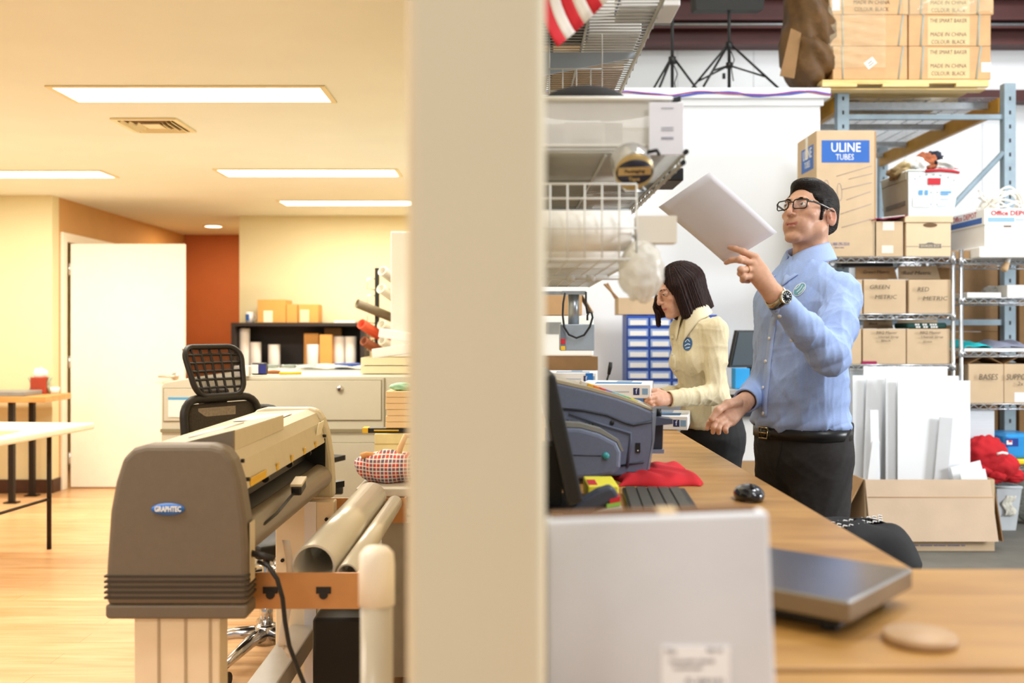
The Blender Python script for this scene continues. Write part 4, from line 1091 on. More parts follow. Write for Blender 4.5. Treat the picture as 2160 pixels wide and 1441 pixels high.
# flag
STW, STR = mat('flag_white', 'efe9e2', .7, var=.03), mat('flag_red', 'd02430', .7, var=.03)
def flagp(s, vv):
    # s: metres from the fly edge up along the stripes, vv: metres along the fly edge from its lowest corner
    tip = at(1176, 99, 1.93)
    e = Vector((.74, 0, .67)) * vv
    k = min(s, .12)
    d = Vector((-.50 * k + 1.6 * k * k, 0, .83 * k + .12 * k * k))
    if s > .12: d += Vector((-.0 * (s - .12), 0, (s - .12) * .98))
    return tip + e + d + Vector((0, .010 * math.sin(30 * vv + 9 * s) + .006 * math.sin(22 * s), 0))
fg = thing('flag', 'red and white striped flag hanging over the upper wire shelf', 'flag', tuple(at(1176, 99, 1.93)))
m = MB(); sw_ = .0236
for k in range(9):
    m.surf(lambda u_, v_, k=k: flagp(u_ * .34, (k + v_) * sw_), 16, 3, mi=k % 2)
part(fg, 'cloth', m, [STR, STW], True, solid=.0008)
part(fg, 'wall_mount', MB().tube([Vector((XR + .001, flagp(.34, 0).y, flagp(.34, 0).z - .01)), flagp(.34, .1)], .006), OAK, True)
part(fg, 'staff', MB().tube([flagp(.34, -.01) + Vector((0, 0, .0)), flagp(.34, .22) + Vector((0, 0, .0))], .005), OAK, True)
# clear bin and the rest on the lower shelf
ZL = 1.6735
CLR = mat('clear_plastic', 'e9e5de', .18, var=.05, scale=8, alpha=.6)
cb = thing('clear_bin', 'clear plastic bin with white and brown contents on the lower wire shelf', 'bin', (.19, 2.2, ZL))
m = MB().box(.045, .33, 2.05, 2.053, ZL, ZL + .105).box(.045, .33, 2.35, 2.353, ZL, ZL + .105).box(.045, .048, 2.0531, 2.3499, ZL, ZL + .105).box(.327, .33, 2.0531, 2.3499, ZL, ZL + .105).box(.0481, .3269, 2.0531, 2.3499, ZL, ZL + .003)
part(cb, 'tub', m, CLR, True)
part(cb, 'rim', MB().tube([(.043, 2.046, ZL + .106), (.332, 2.046, ZL + .106), (.332, 2.355, ZL + .106), (.043, 2.355, ZL + .106)], .005, 6, closed=True), mat('milky', 'e0dcd2', .3, var=0), True)
part(cb, 'bottom_ridge', MB().box(.045, .33, 2.047, 2.0495, ZL + .008, ZL + .013), mat('milky', ''), True)
ubox('white_pouch', 'white pouch standing inside the clear bin', 'pouch', .07, .20, 2.09, 2.14, .06, PAPER, z=ZL + .0042)
ubox('brown_packet', 'brown packet lying in the clear bin', 'packet', .13, .19, 2.06, 2.08, .022, mat('umber', '6a5645', .7), z=ZL + .0042)
ubox('lilac_card', 'lilac card leaning inside the clear bin', 'card', .08, .115, 2.065, 2.08, .045, mat('lilac', 'bab4c4', .6), z=ZL + .0042)
ubox('rose_packet', 'rose and grey packet behind the pouch in the clear bin', 'packet', .12, .25, 2.2, 2.24, .085, mat('rose_grey', 'b09a98', .6, var=.15, scale=40), z=ZL + .0042)
ubox('white_liner', 'white liner card lying flat at the bottom of the clear bin', 'card', .052, .322, 2.06, 2.34, .0008, PAPER, z=ZL + .0031)
a = ubox('printed_sheet', 'pale printed sheet standing at the end of the clear bin', 'sheet', .285, .356, 2.036, 2.039, .108, mat('cool_sheet', 'e6e6ee', .6, var=.02), z=ZL - .012)
for z in (.095, .055, .05, .035, .032): part(a, 'print_line', MB().box(.31, .335, 2.0352, 2.0358, ZL - .012 + z, ZL - .0105 + z), mat('print_mid', '8c90a4', .7, var=0), True)
cp_ = thing('black_hat', 'black hat with a brim lying on top of the clear bin', 'hat', (.18, 2.2, ZL + .112))
part(cp_, 'crown', MB().surf(lambda u_, v_: Vector((.165 + .105 * math.cos(PI * v_ * 2) * math.cos(u_ * PI / 2), 2.19 + .10 * math.sin(PI * v_ * 2) * math.cos(u_ * PI / 2), ZL + .112 + .05 * math.sin(u_ * PI / 2))), 10, 30), mat('black_cloth', '201d1b', .85, var=.1), True, solid=.002)
part(cp_, 'brim', MB().surf(lambda u_, v_: Vector((.165 + (.10 + .06 * u_) * math.cos(PI * (v_ - .5) * .8), 2.19 + (.10 + .02 * u_) * math.sin(PI * (v_ - .5) * .8), ZL + .114 + .004 * (1 - u_))), 4, 16), mat('black_cloth', ''), True, solid=.003)
pt = thing('black_pliers', 'pair of slim black tools sticking out over the clear bin edge', 'tool', (.32, 2.25, ZL + .112))
for k in range(2):
    part(pt, 'arm', MB().tube([at(1330, 232 - 2 * k, 2.25), at(1372, 222 - 3 * k, 2.24), at(1402, 217 - 2 * k, 2.23), at(1436, 210 - 5 * k, 2.22)], [.003, .006, .006, .004]), BLACK, True)
part(pt, 'catch', MB().tube([at(1402, 216, 2.23), at(1408, 207, 2.23)], .004), BLACK, True)
ubox('black_case', 'black tool case jutting out from the lower wire shelf', 'case', .22, .43, 2.46, 2.62, .032, BLACK, z=ZL)
ubox('grey_case', 'dark grey flat case near the partition on the lower wire shelf', 'case', .045, .21, 2.40, 2.85, .05, mat('charcoal', '55534c', .6), z=ZL)
ubox('blue_packet', 'pale blue packet at the far end of the lower wire shelf', 'packet', .06, .25, 2.87, 3.0, .05, mat('powder_blue', 'a9bccb', .6, var=.1), z=ZL)
ubox('tan_box', 'tan box behind the black tool case on the lower wire shelf', 'box', .23, .35, 2.66, 2.85, .06, CARD, z=ZL)
# packing tape hanging from the shelf end
q = at(1333, 352, 1.98)
ax = Vector((.10, -.82, -.56)).normalized(); rx = Vector((1, 0, 0)); rx = (rx - ax * rx.dot(ax)).normalized(); ry = ax.cross(rx)
M0 = frame(q, rx, ry, ax)
tr = thing('packing_tape', 'roll of packing tape with a gold and black label hanging from the shelf', 'tape', M0)
part(tr, 'roll', MB().lathe([(.0001, -.028), (.040, -.028), (.041, -.024), (.041, .018), (.040, .022), (.0001, .022)], n=36), mat('glossy_tape', 'b9b6b0', .12, .6, var=.15, scale=12))
part(tr, 'gold_face', MB().lathe([(.0001, .0222), (.0385, .0222), (.0385, .0245), (.0001, .0245)], n=36), mat('gold_print', 'b89a62', .35, .3, var=.08, scale=60))
sx = Matrix.Diagonal((1, .72, 1, 1))
ov = part(tr, 'black_oval', MB().lathe([(.0001, .0247), (.0372, .0247), (.0372, .0255), (.0001, .0255)], sx, 36), mat('label_black', '231f2a', .4, var=0))
part(ov, 'gold_band', MB().box(-.033, .033, -.006, .011, .0256, .0262), mat('gold_print', ''))
text(ov, 'Packaging', .0105, T(0, .0025, .0264), mat('label_black', ''), bold=.0002)
text(ov, 'Tape', .011, T(0, -.0145, .0262), mat('gold_print', ''), bold=.0003)
part(tr, 'cutter', MB().tube([(-.02, -.043, -.02), (.02, -.043, -.02), (.026, -.043, .02), (-.012, -.043, .02)], .003, 6, closed=True), CHROME)
part(tr, 'hanging_clip', MB().tube([(.03, .03, 0), (.045, .038, .01), (.052, .025, .0)], .004), BLACK)
# hanging wire basket with white rolls
bk = thing('wire_basket', 'white wire basket hung below the lower shelf', 'basket', (.14, 2.5, 1.44))
x0, x1, y0, y1, z0, z1 = .045, .245, 1.92, 3.08, 1.44, 1.585
e = MB()
for k in range(7): e.tube([(x0 + .0333 * k, y0, z0), (x0 + .0333 * k, y0, z1)], .0018, 5)
for z in (z0, z0 + .06, z1 - .028, z1): e.tube([(x0, y0, z), (x1, y0, z)], .002, 5)
part(bk, 'end_grid', e, WIRE, True)
e = MB(); y = y0
while y < y1: e.tube([(x0, y, z0), (x1, y, z0)], .0018, 5); y += .05
for k in range(7): e.tube([(x0 + .0333 * k, y0, z0), (x0 + .0333 * k, y1, z0)], .0018, 5)
part(bk, 'bottom_grid', e, WIRE, True)
e = MB(); y = y0
while y < y1: e.tube([(x1, y, z0), (x1, y, z0 + .05)], .0018, 5); y += .1
for z in (z0, z0 + .05): e.tube([(x1, y0, z), (x1, y1, z)], .003, 5)
part(bk, 'side_rail', e, WIRE, True)
part(bk, 'cross_bar', MB().cyl((x0, 2.45, z0 - .007), (.29, 2.45, z0 - .007), .006).cyl((.14, 2.45, z0 - .007), (.16, 2.45, z0 - .007), .011).cyl((.19, 2.45, z0 - .007), (.21, 2.45, z0 - .007), .011), WIRE, True)
for y in (y0, y1): part(bk, 'hanger', MB().tube([(x0, y, z1), (x0, y, 1.655)], .002, 5).tube([(x1, y1, z0 + .05), (x1, y1, 1.655)], .002, 5), WIRE, True)
POLY = mat('poly_film', 'f0ece4', .45, var=.05, scale=18, bump=.2, bscale=50)
single('poly_roll', 'thick white film roll at the near end of the wire basket', 'roll', MB().cyl((.05, 1.972, 1.500), (.238, 1.972, 1.500), .041, n=28), POLY, (.15, 1.97, 1.459))
single('poly_roll', 'white film roll lying further back on the bottom of the wire basket', 'roll', MB().cyl((.05, 2.20, 1.483), (.238, 2.20, 1.483), .039, n=24), POLY, (.15, 2.2, 1.444))
single('paper_sleeve', 'cream paper sleeve sticking out beside the thick film roll', 'sleeve', MB().box(.2485, .327, 1.945, 1.99, 1.474, 1.527), mat('cream_sleeve', 'e4ddd0', .6, var=.03), (.29, 1.92, 1.47))
def crumple(c, r, seed, amp=.22):
    rn = random.Random(seed)
    ws = [(Vector((rn.uniform(-1, 1), rn.uniform(-1, 1), rn.uniform(-1, 1))).normalized(), rn.uniform(3, 9), rn.uniform(0, 6)) for _ in range(9)]
    return MB().ball(c, r, nu=26, nv=34, fn=lambda d: 1 + amp * sum(abs(math.sin(f * d.dot(w_) + p)) - .6 for w_, f, p in ws) / 3)
single('plastic_bag', 'crumpled translucent plastic bag hanging below the white rolls', 'bag', crumple(at(1352, 572, 1.95), (.043, .04, .058), 4, .16), mat('cloudy_bag', 'e2dccf', .25, var=.12, scale=30, alpha=.72, bump=.5, bscale=60), tuple(at(1362, 630, 1.95)))
# ================================================================== STORAGE at the back right
DS = 6.3
def fb(nm, lab, cat, px0, px1, pyt, pyb, m_, d=DS, dep=.3, zb=None, grp=None, bevel=.004):
    a, b = at(px0, pyt, d), at(px1, pyb, d)
    z = b.z if zb is None else zb
    return single(nm, lab, cat, MB().box(a.x, b.x, d, d + dep, z, a.z), m_, ((a.x + b.x) / 2, d, z), grp, bevel=bevel)
def write(o, s_, px, py, size_px, m_=INK, d=DS, e=.0012, wpx=None, bold=0., shear=0., rot=0):
    p = at(px, py, d)
    M = W[o].inverted() @ FRONT(p.x, d - e, p.z) @ RZ(rot)
    return text(o, s_, size_px * d / F * 1.35, M, m_, width=wpx * d / F if wpx else None, bold=bold, shear=shear)
def patch(o, nm, px0, px1, py0, py1, m_, d=DS, e0=.0002, e=.001):
    a, b = at(px0, py1, d), at(px1, py0, d)
    return part(o, nm, MB().box(a.x, b.x, d - e, d - e0, a.z, b.z), m_, True)

SHW = mat('shelf_chrome', 'c9ccd0', .25, .85, var=.03)
def shelf_unit(label, x0, x1, y0, y1, zs, ztop, zleft=None):
    t = thing('storage_rack', label, 'shelf unit', ((x0 + x1) / 2, (y0 + y1) / 2, 0), 'chrome wire shelf units')
    for x in (x0, x1):
        for y in (y0, y1):
            p_ = part(t, 'post', MB().cyl((x, y, .01), (x, y, zleft if zleft and x == x0 else ztop), .0125, n=12), SHW, True)
            part(p_, 'foot', MB().cyl((x, y, 0), (x, y, .01), .018, n=12), BLACK, True)
            for z in zs: part(p_, 'collar', MB().cyl((x, y, z - .035), (x, y, z + .012), .018, .016, n=12), SHW, True)
    for z in zs:
        m = MB()
        for y in (y0, y1):
            m.tube([(x0, y, z), (x1, y, z)], .0045, 6).tube([(x0, y, z - .032), (x1, y, z - .032)], .0045, 6)
            k, x = 0, x0 + .01
            n_ = int((x1 - x0) / .032)
            m.tube([(x0 + .016 + j * (x1 - x0 - .03) / n_, y - .003 if y == y0 else y, z - (.030 if j % 2 else .002)) for j in range(n_ + 1)], .0034, 5)
        for x in (x0, x1): m.tube([(x, y0, z), (x, y1, z)], .0045, 6)
        s_ = part(t, 'shelf_rim', m, SHW, True)
        m = MB(); x = x0
        while x < x1: m.tube([(x, y0, z + .001), (x, y1, z + .001)], .0022, 4); x += .027
        m.tube([(x0, (y0 + y1) / 2, z - .004), (x1, (y0 + y1) / 2, z - .004)], .004, 5)
        part(s_, 'wire_deck', m, SHW, True)
    return t
Z1 = [at(0, y, DS).z for y in (543, 663, 770)] + [.28]
Z2 = [at(0, y, DS).z for y in (547, 629, 742, 853)] + [.46]
xa, xb = 2.02, at(2012, 0, DS).x
xc, xd = at(2029, 0, DS).x, 3.95
shelf_unit('chrome wire shelf unit holding the tall tube carton and metric cartons', xa, xb, DS + .01, DS + .46, Z1, at(0, 532, DS).z, Z1[0] + .002)
shelf_unit('chrome wire shelf unit holding the office supply box and the teal cloth', xc, xd, DS + .01, DS + .46, Z2, at(0, 526, DS).z)
za, zb_, zc_ = Z1[0] + .004, Z1[1] + .004, Z1[2] + .004
# --- tall tube carton
PEN = mat('pen_line', '9a8f96', .8, var=0)
u_ = fb('tube_carton', 'tall carton with blue lettered panels standing on the wire shelf behind the man', 'box', 1722, 1845, 275, 535, CARD2, dep=.42, zb=za)
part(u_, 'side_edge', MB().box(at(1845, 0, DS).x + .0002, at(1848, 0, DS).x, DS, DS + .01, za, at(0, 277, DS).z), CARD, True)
pn = patch(u_, 'blue_panel', 1733, 1834, 296, 343, BLUE)
write(pn, 'ULINE', 1784, 312, 20, WHITE, e=.0016, wpx=62, bold=.0008)
write(pn, 'TUBES', 1782, 332, 13, WHITE, e=.0016, wpx=38)
xl = at(1722, 0, DS).x
sd = part(u_, 'side_panel', MB().box(xl - .001, xl - .0002, DS + .06, DS + .32, at(0, 352, DS).z, at(0, 300, DS).z), BLUE, True)
M_SIDE = lambda y, z, e: frame(Vector((xl - e, y, z)), (0, -1, 0), (0, 0, 1), (-1, 0, 0))
text(sd, 'ULINE', .09, W[u_].inverted() @ M_SIDE(DS + .19, at(0, 316, DS).z, .0014), WHITE, width=.19, bold=.0006)
text(sd, 'TUBES', .06, W[u_].inverted() @ M_SIDE(DS + .19, at(0, 338, DS).z, .0014), WHITE, width=.12)
part(u_, 'tape_strip', MB().box(xl - .0016, xl - .0012, DS + .17, DS + .23, at(0, 325, DS).z, at(0, 277, DS).z), TAPE, True)
m = MB()
for a, b in (((1764, 372), (1838, 350)), ((1790, 378), (1840, 366)), ((1775, 400), (1838, 385)), ((1785, 422), (1836, 404)), ((1772, 452), (1838, 430)), ((1775, 480), (1838, 462))):
    m.tube([Vector((at(*a, DS).x, DS - .0006, at(*a, DS).z)), Vector((at(*b, DS).x, DS - .0006, at(*b, DS).z))], .0016, 4)
for cx_, cy_, rx_, ry_ in ((1771, 405, 5, 18), (1744, 396, 5, 16)):
    m.tube([Vector((at(cx_ + rx_ * math.cos(q), 0, DS).x, DS - .0006, at(0, cy_ + ry_ * math.sin(q) + 4 * math.cos(q), DS).z)) for q in [k * PI / 10 for k in range(20)]], .0016, 4, closed=True)
part(u_, 'pen_marks', m, PEN, True)
write(u_, '1-800-295-5510', 1772, 515, 7, mat('violet_print', '6a6a9a', .7, var=0), wpx=38)
write(u_, 'uline.com', 1770, 522, 4, mat('violet_print', ''), wpx=20)
# --- carton with tape, maroon bag, bankers box, mail tote
b_ = fb('carton', 'small carton with pale tape strips between the tube carton and the file box', 'box', 1839, 1905, 467, 535, CARD2, zb=za)
patch(b_, 'tape_strip', 1862, 1886, 468, 486, mat('pale_tape', 'e6dccb', .4, var=0)); patch(b_, 'tape_strip', 1860, 1884, 518, 534, mat('pale_tape', ''))
mb_ = single('maroon_bag', 'flat maroon plastic bag with white lettering under the mail tote', 'bag',
   MB().surf(lambda a, b: Vector((at(1838 + 74 * a, 0, DS).x, DS - .01 + .26 * b, at(0, 466.2, DS).z + .003 + .030 * (a ** 1.5) * (1 - b * .3) + .012 * math.sin(9 * a) ** 2 * (1 - a))), 16, 10), mat('maroon_film', '8e1540', .3, var=.1), tuple(at(1875, 466, DS)), solid=.006)
part(mb_, 'white_squiggle', MB().tube([Vector((at(1858 + 48 * k / 24, 0, DS).x, DS - .016, at(0, 463.5 - 5 * k / 24 + 1.5 * (k % 2), DS).z + .012)) for k in range(25)], .0025, 4), WHITE, True)
BANK = mat('file_box_card', 'dcc3a0', .75, var=.04, scale=6)
k_ = fb('file_box', 'lidded cardboard file box with a hand hole on the top wire shelf', 'box', 1911, 2006, 470, 535, BANK, zb=za, dep=.38)
lid = part(k_, 'lid', MB().box(at(1908, 0, DS).x, at(2010, 0, DS).x, DS - .006, DS + .385, at(0, 469.5, DS).z, at(0, 456, DS).z), BANK, True, bevel=.004)
p = at(1962, 475, DS)
part(k_, 'hand_hole', MB().prism([(.045 * math.cos(q) * (1 if abs(math.cos(q)) > .0 else 1), .014 * math.sin(q)) for q in [j * PI / 8 for j in range(16)]], FRONT(p.x, DS - .0015, p.z) @ T(0, 0, -.001), .0012), mat('hole_brown', '6e5236', .8, var=0), True)
p = at(1962, 519, DS)
lg = part(k_, 'logo', MB().prism([(-.072, -.013), (.072, -.013), (.066, 0), (.072, .013), (.03, .014), (.012, .022), (-.012, .022), (-.03, .014), (-.072, .013), (-.066, 0)], FRONT(p.x, DS - .0002, p.z), .0010), mat('logo_grey', '6d6a66', .7, var=0), True)
write(lg, 'BANKERS BOX', 1962, 519, 6, BANK, e=.0016, wpx=40)
patch(k_, 'print_rule', 1911, 1942, 519.5, 520.5, mat('logo_grey', '')); patch(k_, 'print_rule', 1982, 2006, 519.5, 520.5, mat('logo_grey', ''))
zt_ = at(0, 455.5, DS).z
MTW = mat('tote_white', 'e6ecec', .35, var=.03); MTSHADE = mat('tote_side_shade', 'a39a85', .5, var=.04)
a = at(1918, 455, DS); b = at(2009, 340, DS - .05)
tt = thing('mail_tote', 'white corrugated plastic mail tote heaped with rags and clothes', 'tote', ((a.x + b.x) / 2 - .06, DS, zt_))
x0b, x1b = at(1917, 0, DS).x, at(2010, 0, DS).x
x0t, x1t = at(1914, 0, DS).x, at(2022, 0, DS).x
ztt = at(0, 362, DS).z
xbk = 0.0
vs = [(x0b, DS, zt_ + .001), (x1b, DS, zt_ + .001), (x1b, DS + .40, zt_ + .001), (x0b - .0, DS + .40, zt_ + .001), (x0t, DS - .02, ztt), (x1t, DS - .02, ztt), (x1t, DS + .44, ztt), (x0t - .0, DS + .44, ztt)]
part(tt, 'body', MB().add([Vector(v) for v in vs], [(3, 2, 1, 0), (0, 1, 5, 4), (1, 2, 6, 5), (2, 3, 7, 6), (3, 0, 4, 7)]), MTW, True, solid=.006)
m = MB()
for k in range(14): m.box(x0t - .012, x0t - .004, DS + .03 * k, DS + .03 * k + .018, ztt - .05, ztt + .002)
part(tt, 'side_panel', MB().add([Vector((x0b - .005, DS + .004, zt_ + .004)), Vector((x0b - .005, DS + .396, zt_ + .004)), Vector((x0t - .005, DS + .43, ztt - .004)), Vector((x0t - .005, DS - .012, ztt - .004))], [(0, 1, 2, 3)]), MTSHADE, True, solid=.002)  # covers the less lit side; its shade is put into the colour
part(tt, 'side_ribs', m, MTSHADE, True)
part(tt, 'rim', MB().tube([Vector(v) + Vector((0, 0, .002)) for v in vs[4:]], .009, 6, closed=True), MTW, True)
def tp(px, py): 
    f = (455 - py) / (455 - 362)
    return Vector((at(px, py, DS).x, DS - .02 * f - .0075, at(px, py, DS).z))
def tpatch(nm, px0, px1, py0, py1, m_): 
    return part(tt, nm, MB().add([tp(px0, py1), tp(px1, py1), tp(px1, py0), tp(px0, py0)], [(0, 1, 2, 3)]), m_, True, solid=.001)
tpatch('red_label', 1954, 1981, 377, 391, RED)
tpatch('card_label', 1924, 1960, 417, 437, PAPER)
SKY = mat('sky_blue_print', '5f9fd0', .6, var=0)
for k, (x, y, w_, h_) in enumerate(((1936, 402, 8, 10), (1949, 402, 6, 10), (1982, 404, 22, 4), (1982, 409, 16, 3), (1982, 420, 18, 2), (1978, 434, 16, 2))): tpatch('blue_print', x, x + w_, y, y + h_, SKY if k < 4 else mat('print_pale_grey', 'b5c3cc', .6, var=0))
tpatch('fold_line', 1966, 1967, 392, 442, mat('print_pale_grey', '')); tpatch('fold_line', 1935, 1966, 449, 450, mat('print_pale_grey', ''))
for x, y in ((1926, 377), (1936, 372), (1950, 368), (1965, 368), (1980, 370), (1996, 374), (2008, 380), (1960, 405), (1974, 405), (1960, 430), (1974, 430)): tpatch('rivet', x, x + 2.2, y, y + 3, mat('rivet_grey', '9a9f9f', .4, var=0))
part(tt, 'dark_lettering_band', MB().box(x0b - .0115, x0b - .0095, DS + .03, DS + .36, zt_ + .07, zt_ + .10), mat('side_band', '6c665a', .6, var=.2, scale=60), True)
part(tt, 'red_strap', MB().tube([at(1952, 361, DS - .03), at(1985, 359, DS - .03), at(2010, 361, DS - .03), at(2022, 364, DS - .02), at(2024, 360, DS - .01), at(2012, 357, DS)], .010, 6), RED, True)
ragdef = [((1897, 372), (.07, .09, .05), '8a7450', 'tan rag', 1), ((1909, 364), (.07, .10, .06), 'bda878', 'sand coloured rag', 2), ((1926, 354), (.08, .12, .06), 'e3e0da', 'white rag', 3), ((1950, 345), (.07, .10, .065), 'a9603c', 'rust coloured rag', 4), ((1969, 343), (.06, .08, .07), '1e2030', 'navy rag', 5), ((1988, 352), (.09, .12, .055), 'e9e7e4', 'white rag with grey folds', 6), ((1938, 358), (.07, .07, .04), '3d4258', 'slate rag', 7), ((1962, 356), (.08, .06, .04), 'd9d5cf', 'pale grey rag', 8), ((2002, 358), (.05, .07, .035), '54504c', 'charcoal rag', 9)]
for (px, py), r, c_, nm, sd_ in ragdef:
    c3 = at(px, py, DS + .17); c3.z = max(c3.z, ztt + r[2] * .3)
    single('rag', nm + ' crumpled on top of the mail tote', 'rag', crumple(c3, r, sd_, .3), mat('rag_' + c_, c_, .8, var=.25, scale=25), (c3.x, c3.y, c3.z - r[2]), 'rags heaped in the mail tote')
# --- office supply box
op = thing('supply_box', 'white office supply box with red and blue print on the top shelf', 'box', (at(2110, 0, 6.15).x, 6.3, Z2[0]))
d2 = 6.2
tz = Z2[0] + .004
zt0 = at(0, 520, d2).z
single('white_tray', 'shallow white tray under the office supply box', 'tray', MB().box(at(2066, 0, d2).x, 3.95, d2 + .0, d2 + .42, tz, zt0 - .001), WHITE, (3.4, 6.3, tz), bevel=.006)
single('brown_pad', 'folded brown cardboard pad beside the white tray on the top shelf', 'cardboard', MB().box(at(2018, 0, d2).x + .02, at(2064, 0, d2).x, d2 + .12, d2 + .42, tz, tz + .05), CARD, (2.95, 6.4, tz))
x0, x1 = at(2076, 0, d2).x, 3.72
part(op, 'box', MB().box(x0 + .005, x1 - .005, d2 + .005, d2 + .495, zt0, at(0, 462, d2).z), WHITE, True, bevel=.003)
lid = part(op, 'lid', MB().box(x0, x1, d2, d2 + .50, at(0, 474, d2).z, at(0, 440, d2).z), WHITE, True, bevel=.003)
patch(lid, 'blue_band', 2084, 2140, 459, 468, mat('lid_blue', '8fb6da', .6, var=0), d2); patch(lid, 'blue_band', 2142, 2160, 461, 466, mat('print_pale_grey', ''), d2)
write(lid, 'Office DEPOT', 2134, 450, 10, RED, d2, wpx=88, bold=.001)
patch(op, 'hand_hole', 2118, 2134, 476, 479, mat('hole_brown', ''), d2, e=-.0035, e0=-.0045)
xs_ = x0
part(lid, 'side_band', MB().box(xs_ - .0012, xs_ - .0002, d2 + .03, d2 + .47, at(0, 470, d2).z, at(0, 458, d2).z), mat('side_blue', '3f66ac', .6, var=.1, scale=40), True)
text(lid, 'Office DEPOT', .05, W[op].inverted() @ frame(Vector((xs_ - .0014, d2 + .27, at(0, 450, d2).z)), (0, -1, 0), (0, 0, 1), (-1, 0, 0)), RED, width=.34)
CORD = mat('white_cord', 'e8e2d6', .5, var=.05)
for j in range(6):
    rn = random.Random(40 + j)
    c3 = Vector((at(2112 + rn.uniform(-10, 10), 0, d2 + .2).x, d2 + .2, at(0, 440, d2).z + .05))
    pts = []
    for k in range(26):
        q = k / 26 * 2 * PI
        pts.append(c3 + Vector(((.11 + .02 * rn.random()) * math.cos(q + j), .10 * math.sin(q + j), .045 * math.sin(2 * q + j * 1.3) + .045 * math.sin(q + j * 2) + .01)))
    for p in pts: p.z = max(p.z, at(0, 440, d2).z + .009)
    single('rope_coil', ('white rope coil at the bottom of the tangle on the supply box', 'white rope coil tilted towards the mail tote on the supply box', 'white rope coil in the middle of the tangle on the supply box', 'loosest white rope coil on the supply box', 'white rope coil at the back of the tangle on the supply box', 'uppermost white rope coil on the supply box')[j], 'rope', MB().tube(pts, .007, 6, closed=True), CORD, tuple(c3), 'white cords on the supply box')
# --- cartons on unit 1
def wr(o, lines):
    for s_, px, py, sz, w_ in lines: write(o, s_, px, py, sz, wpx=w_, shear=.15)
def flap(o, px0, px1, py0, py1, d, m_, lean=.03):
    a, b = at(px0, py1, d), at(px1, py0, d)
    return part(o, 'flap', MB().add([Vector((a.x, d, a.z)), Vector((b.x, d, a.z)), Vector((b.x - .01, d + lean, b.z)), Vector((a.x + .01, d + lean, b.z))], [(0, 1, 2, 3)]), m_, True, solid=.004)
dq = DS + .02
g1 = fb('carton', 'carton handlettered green metric on the middle wire shelf', 'box', 1822, 1911, 590, 657, CARD2, d=dq, zb=zb_)
wr(g1, (('GREEN', 1855, 606, 9, 42), ('METRIC', 1868, 627, 9, 46)))
f = flap(g1, 1804, 1893, 563, 589, DS + .30, CARD); write(f, 'Green Metric', 1848, 574, 7, d=DS + .305, wpx=56, shear=.2)
g2 = fb('carton', 'carton handlettered red metric on the middle wire shelf', 'box', 1917, 2008, 590, 657, CARD2, d=dq, zb=zb_)
wr(g2, (('RED', 1947, 611, 10, 24), ('METRIC', 1972, 630, 9, 52)))
f = flap(g2, 1895, 1983, 561, 589, DS + .30, CARD2); write(f, 'Red Metric', 1934, 576, 8, d=DS + .305, wpx=60, shear=.2)
g3 = fb('carton', 'plain carton mostly behind the man on the middle wire shelf', 'box', 1757, 1819, 590, 657, CARD2, d=dq, zb=zb_)
g4 = fb('carton', 'carton with small handwriting ending in black on the lower wire shelf', 'box', 1820, 1911, 694, 764, CARD2, d=dq, zb=zc_)
wr(g4, (('BBQ Master', 1870, 702, 6, 44), ('Utensil Strap', 1874, 711, 5, 42), ('Black', 1868, 719, 5, 20)))
f = flap(g4, 1820, 1884, 668, 693, DS + .30, CARD2, .01); write(f, 'Utensil Strap', 1848, 675, 5, d=DS + .299, wpx=42, shear=.2); write(f, 'Black', 1842, 683, 5, d=DS + .296, wpx=18, shear=.2)
g5 = fb('carton', 'carton with small handwriting under the dark green cloths', 'box', 1913, 2004, 694, 764, CARD2, d=dq, zb=zc_)
wr(g5, (('BBQ Master', 1962, 702, 6, 44), ('Utensil Strap', 1966, 711, 5, 46), ('Green', 1956, 721, 5, 18)))
flap(g5, 1892, 1980, 668, 693, DS + .30, CARD2, .01)
g6 = fb('carton', 'plain carton mostly behind the man on the lower wire shelf', 'box', 1757, 1817, 694, 764, CARD2, d=dq, zb=zc_)
zgt = at(0, 693.5, dq).z
gc = fb('green_cloth', 'folded dark green cloths with white print on a carton', 'cloth', 1913, 1998, 681, 693, mat('bottle_green', '143f3a', .7, var=.15, scale=30), d=DS + .03, zb=zgt + .001, dep=.22, bevel=.012)
m = MB()
for r in range(2):
    for k in range(9):
        if k in (2, 5): continue
        p = at(1932 + 5.2 * k + 2 * r, 684.6 + r * 5.2, DS + .03); m.box(p.x - .006, p.x + .006, DS + .0285, DS + .0297, p.z - .006, p.z + .005)
part(gc, 'white_print', m, WHITE, True)
fb('black_box', 'black flat box stored in shadow above the metric cartons', 'box', 1775, 1885, 548, 561, BLACK, d=DS + .35, dep=.1, zb=at(0, 562, DS + .35).z)
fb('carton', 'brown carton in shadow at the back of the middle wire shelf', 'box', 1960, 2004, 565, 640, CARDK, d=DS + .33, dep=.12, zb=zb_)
fb('magenta_cloth', 'magenta cloth folded flat below the lower wire shelf cartons', 'cloth', 1818, 1850, 762, 766, mat('magenta', '9c1f52', .7), d=DS + .012, dep=.007, zb=zc_ - .0)
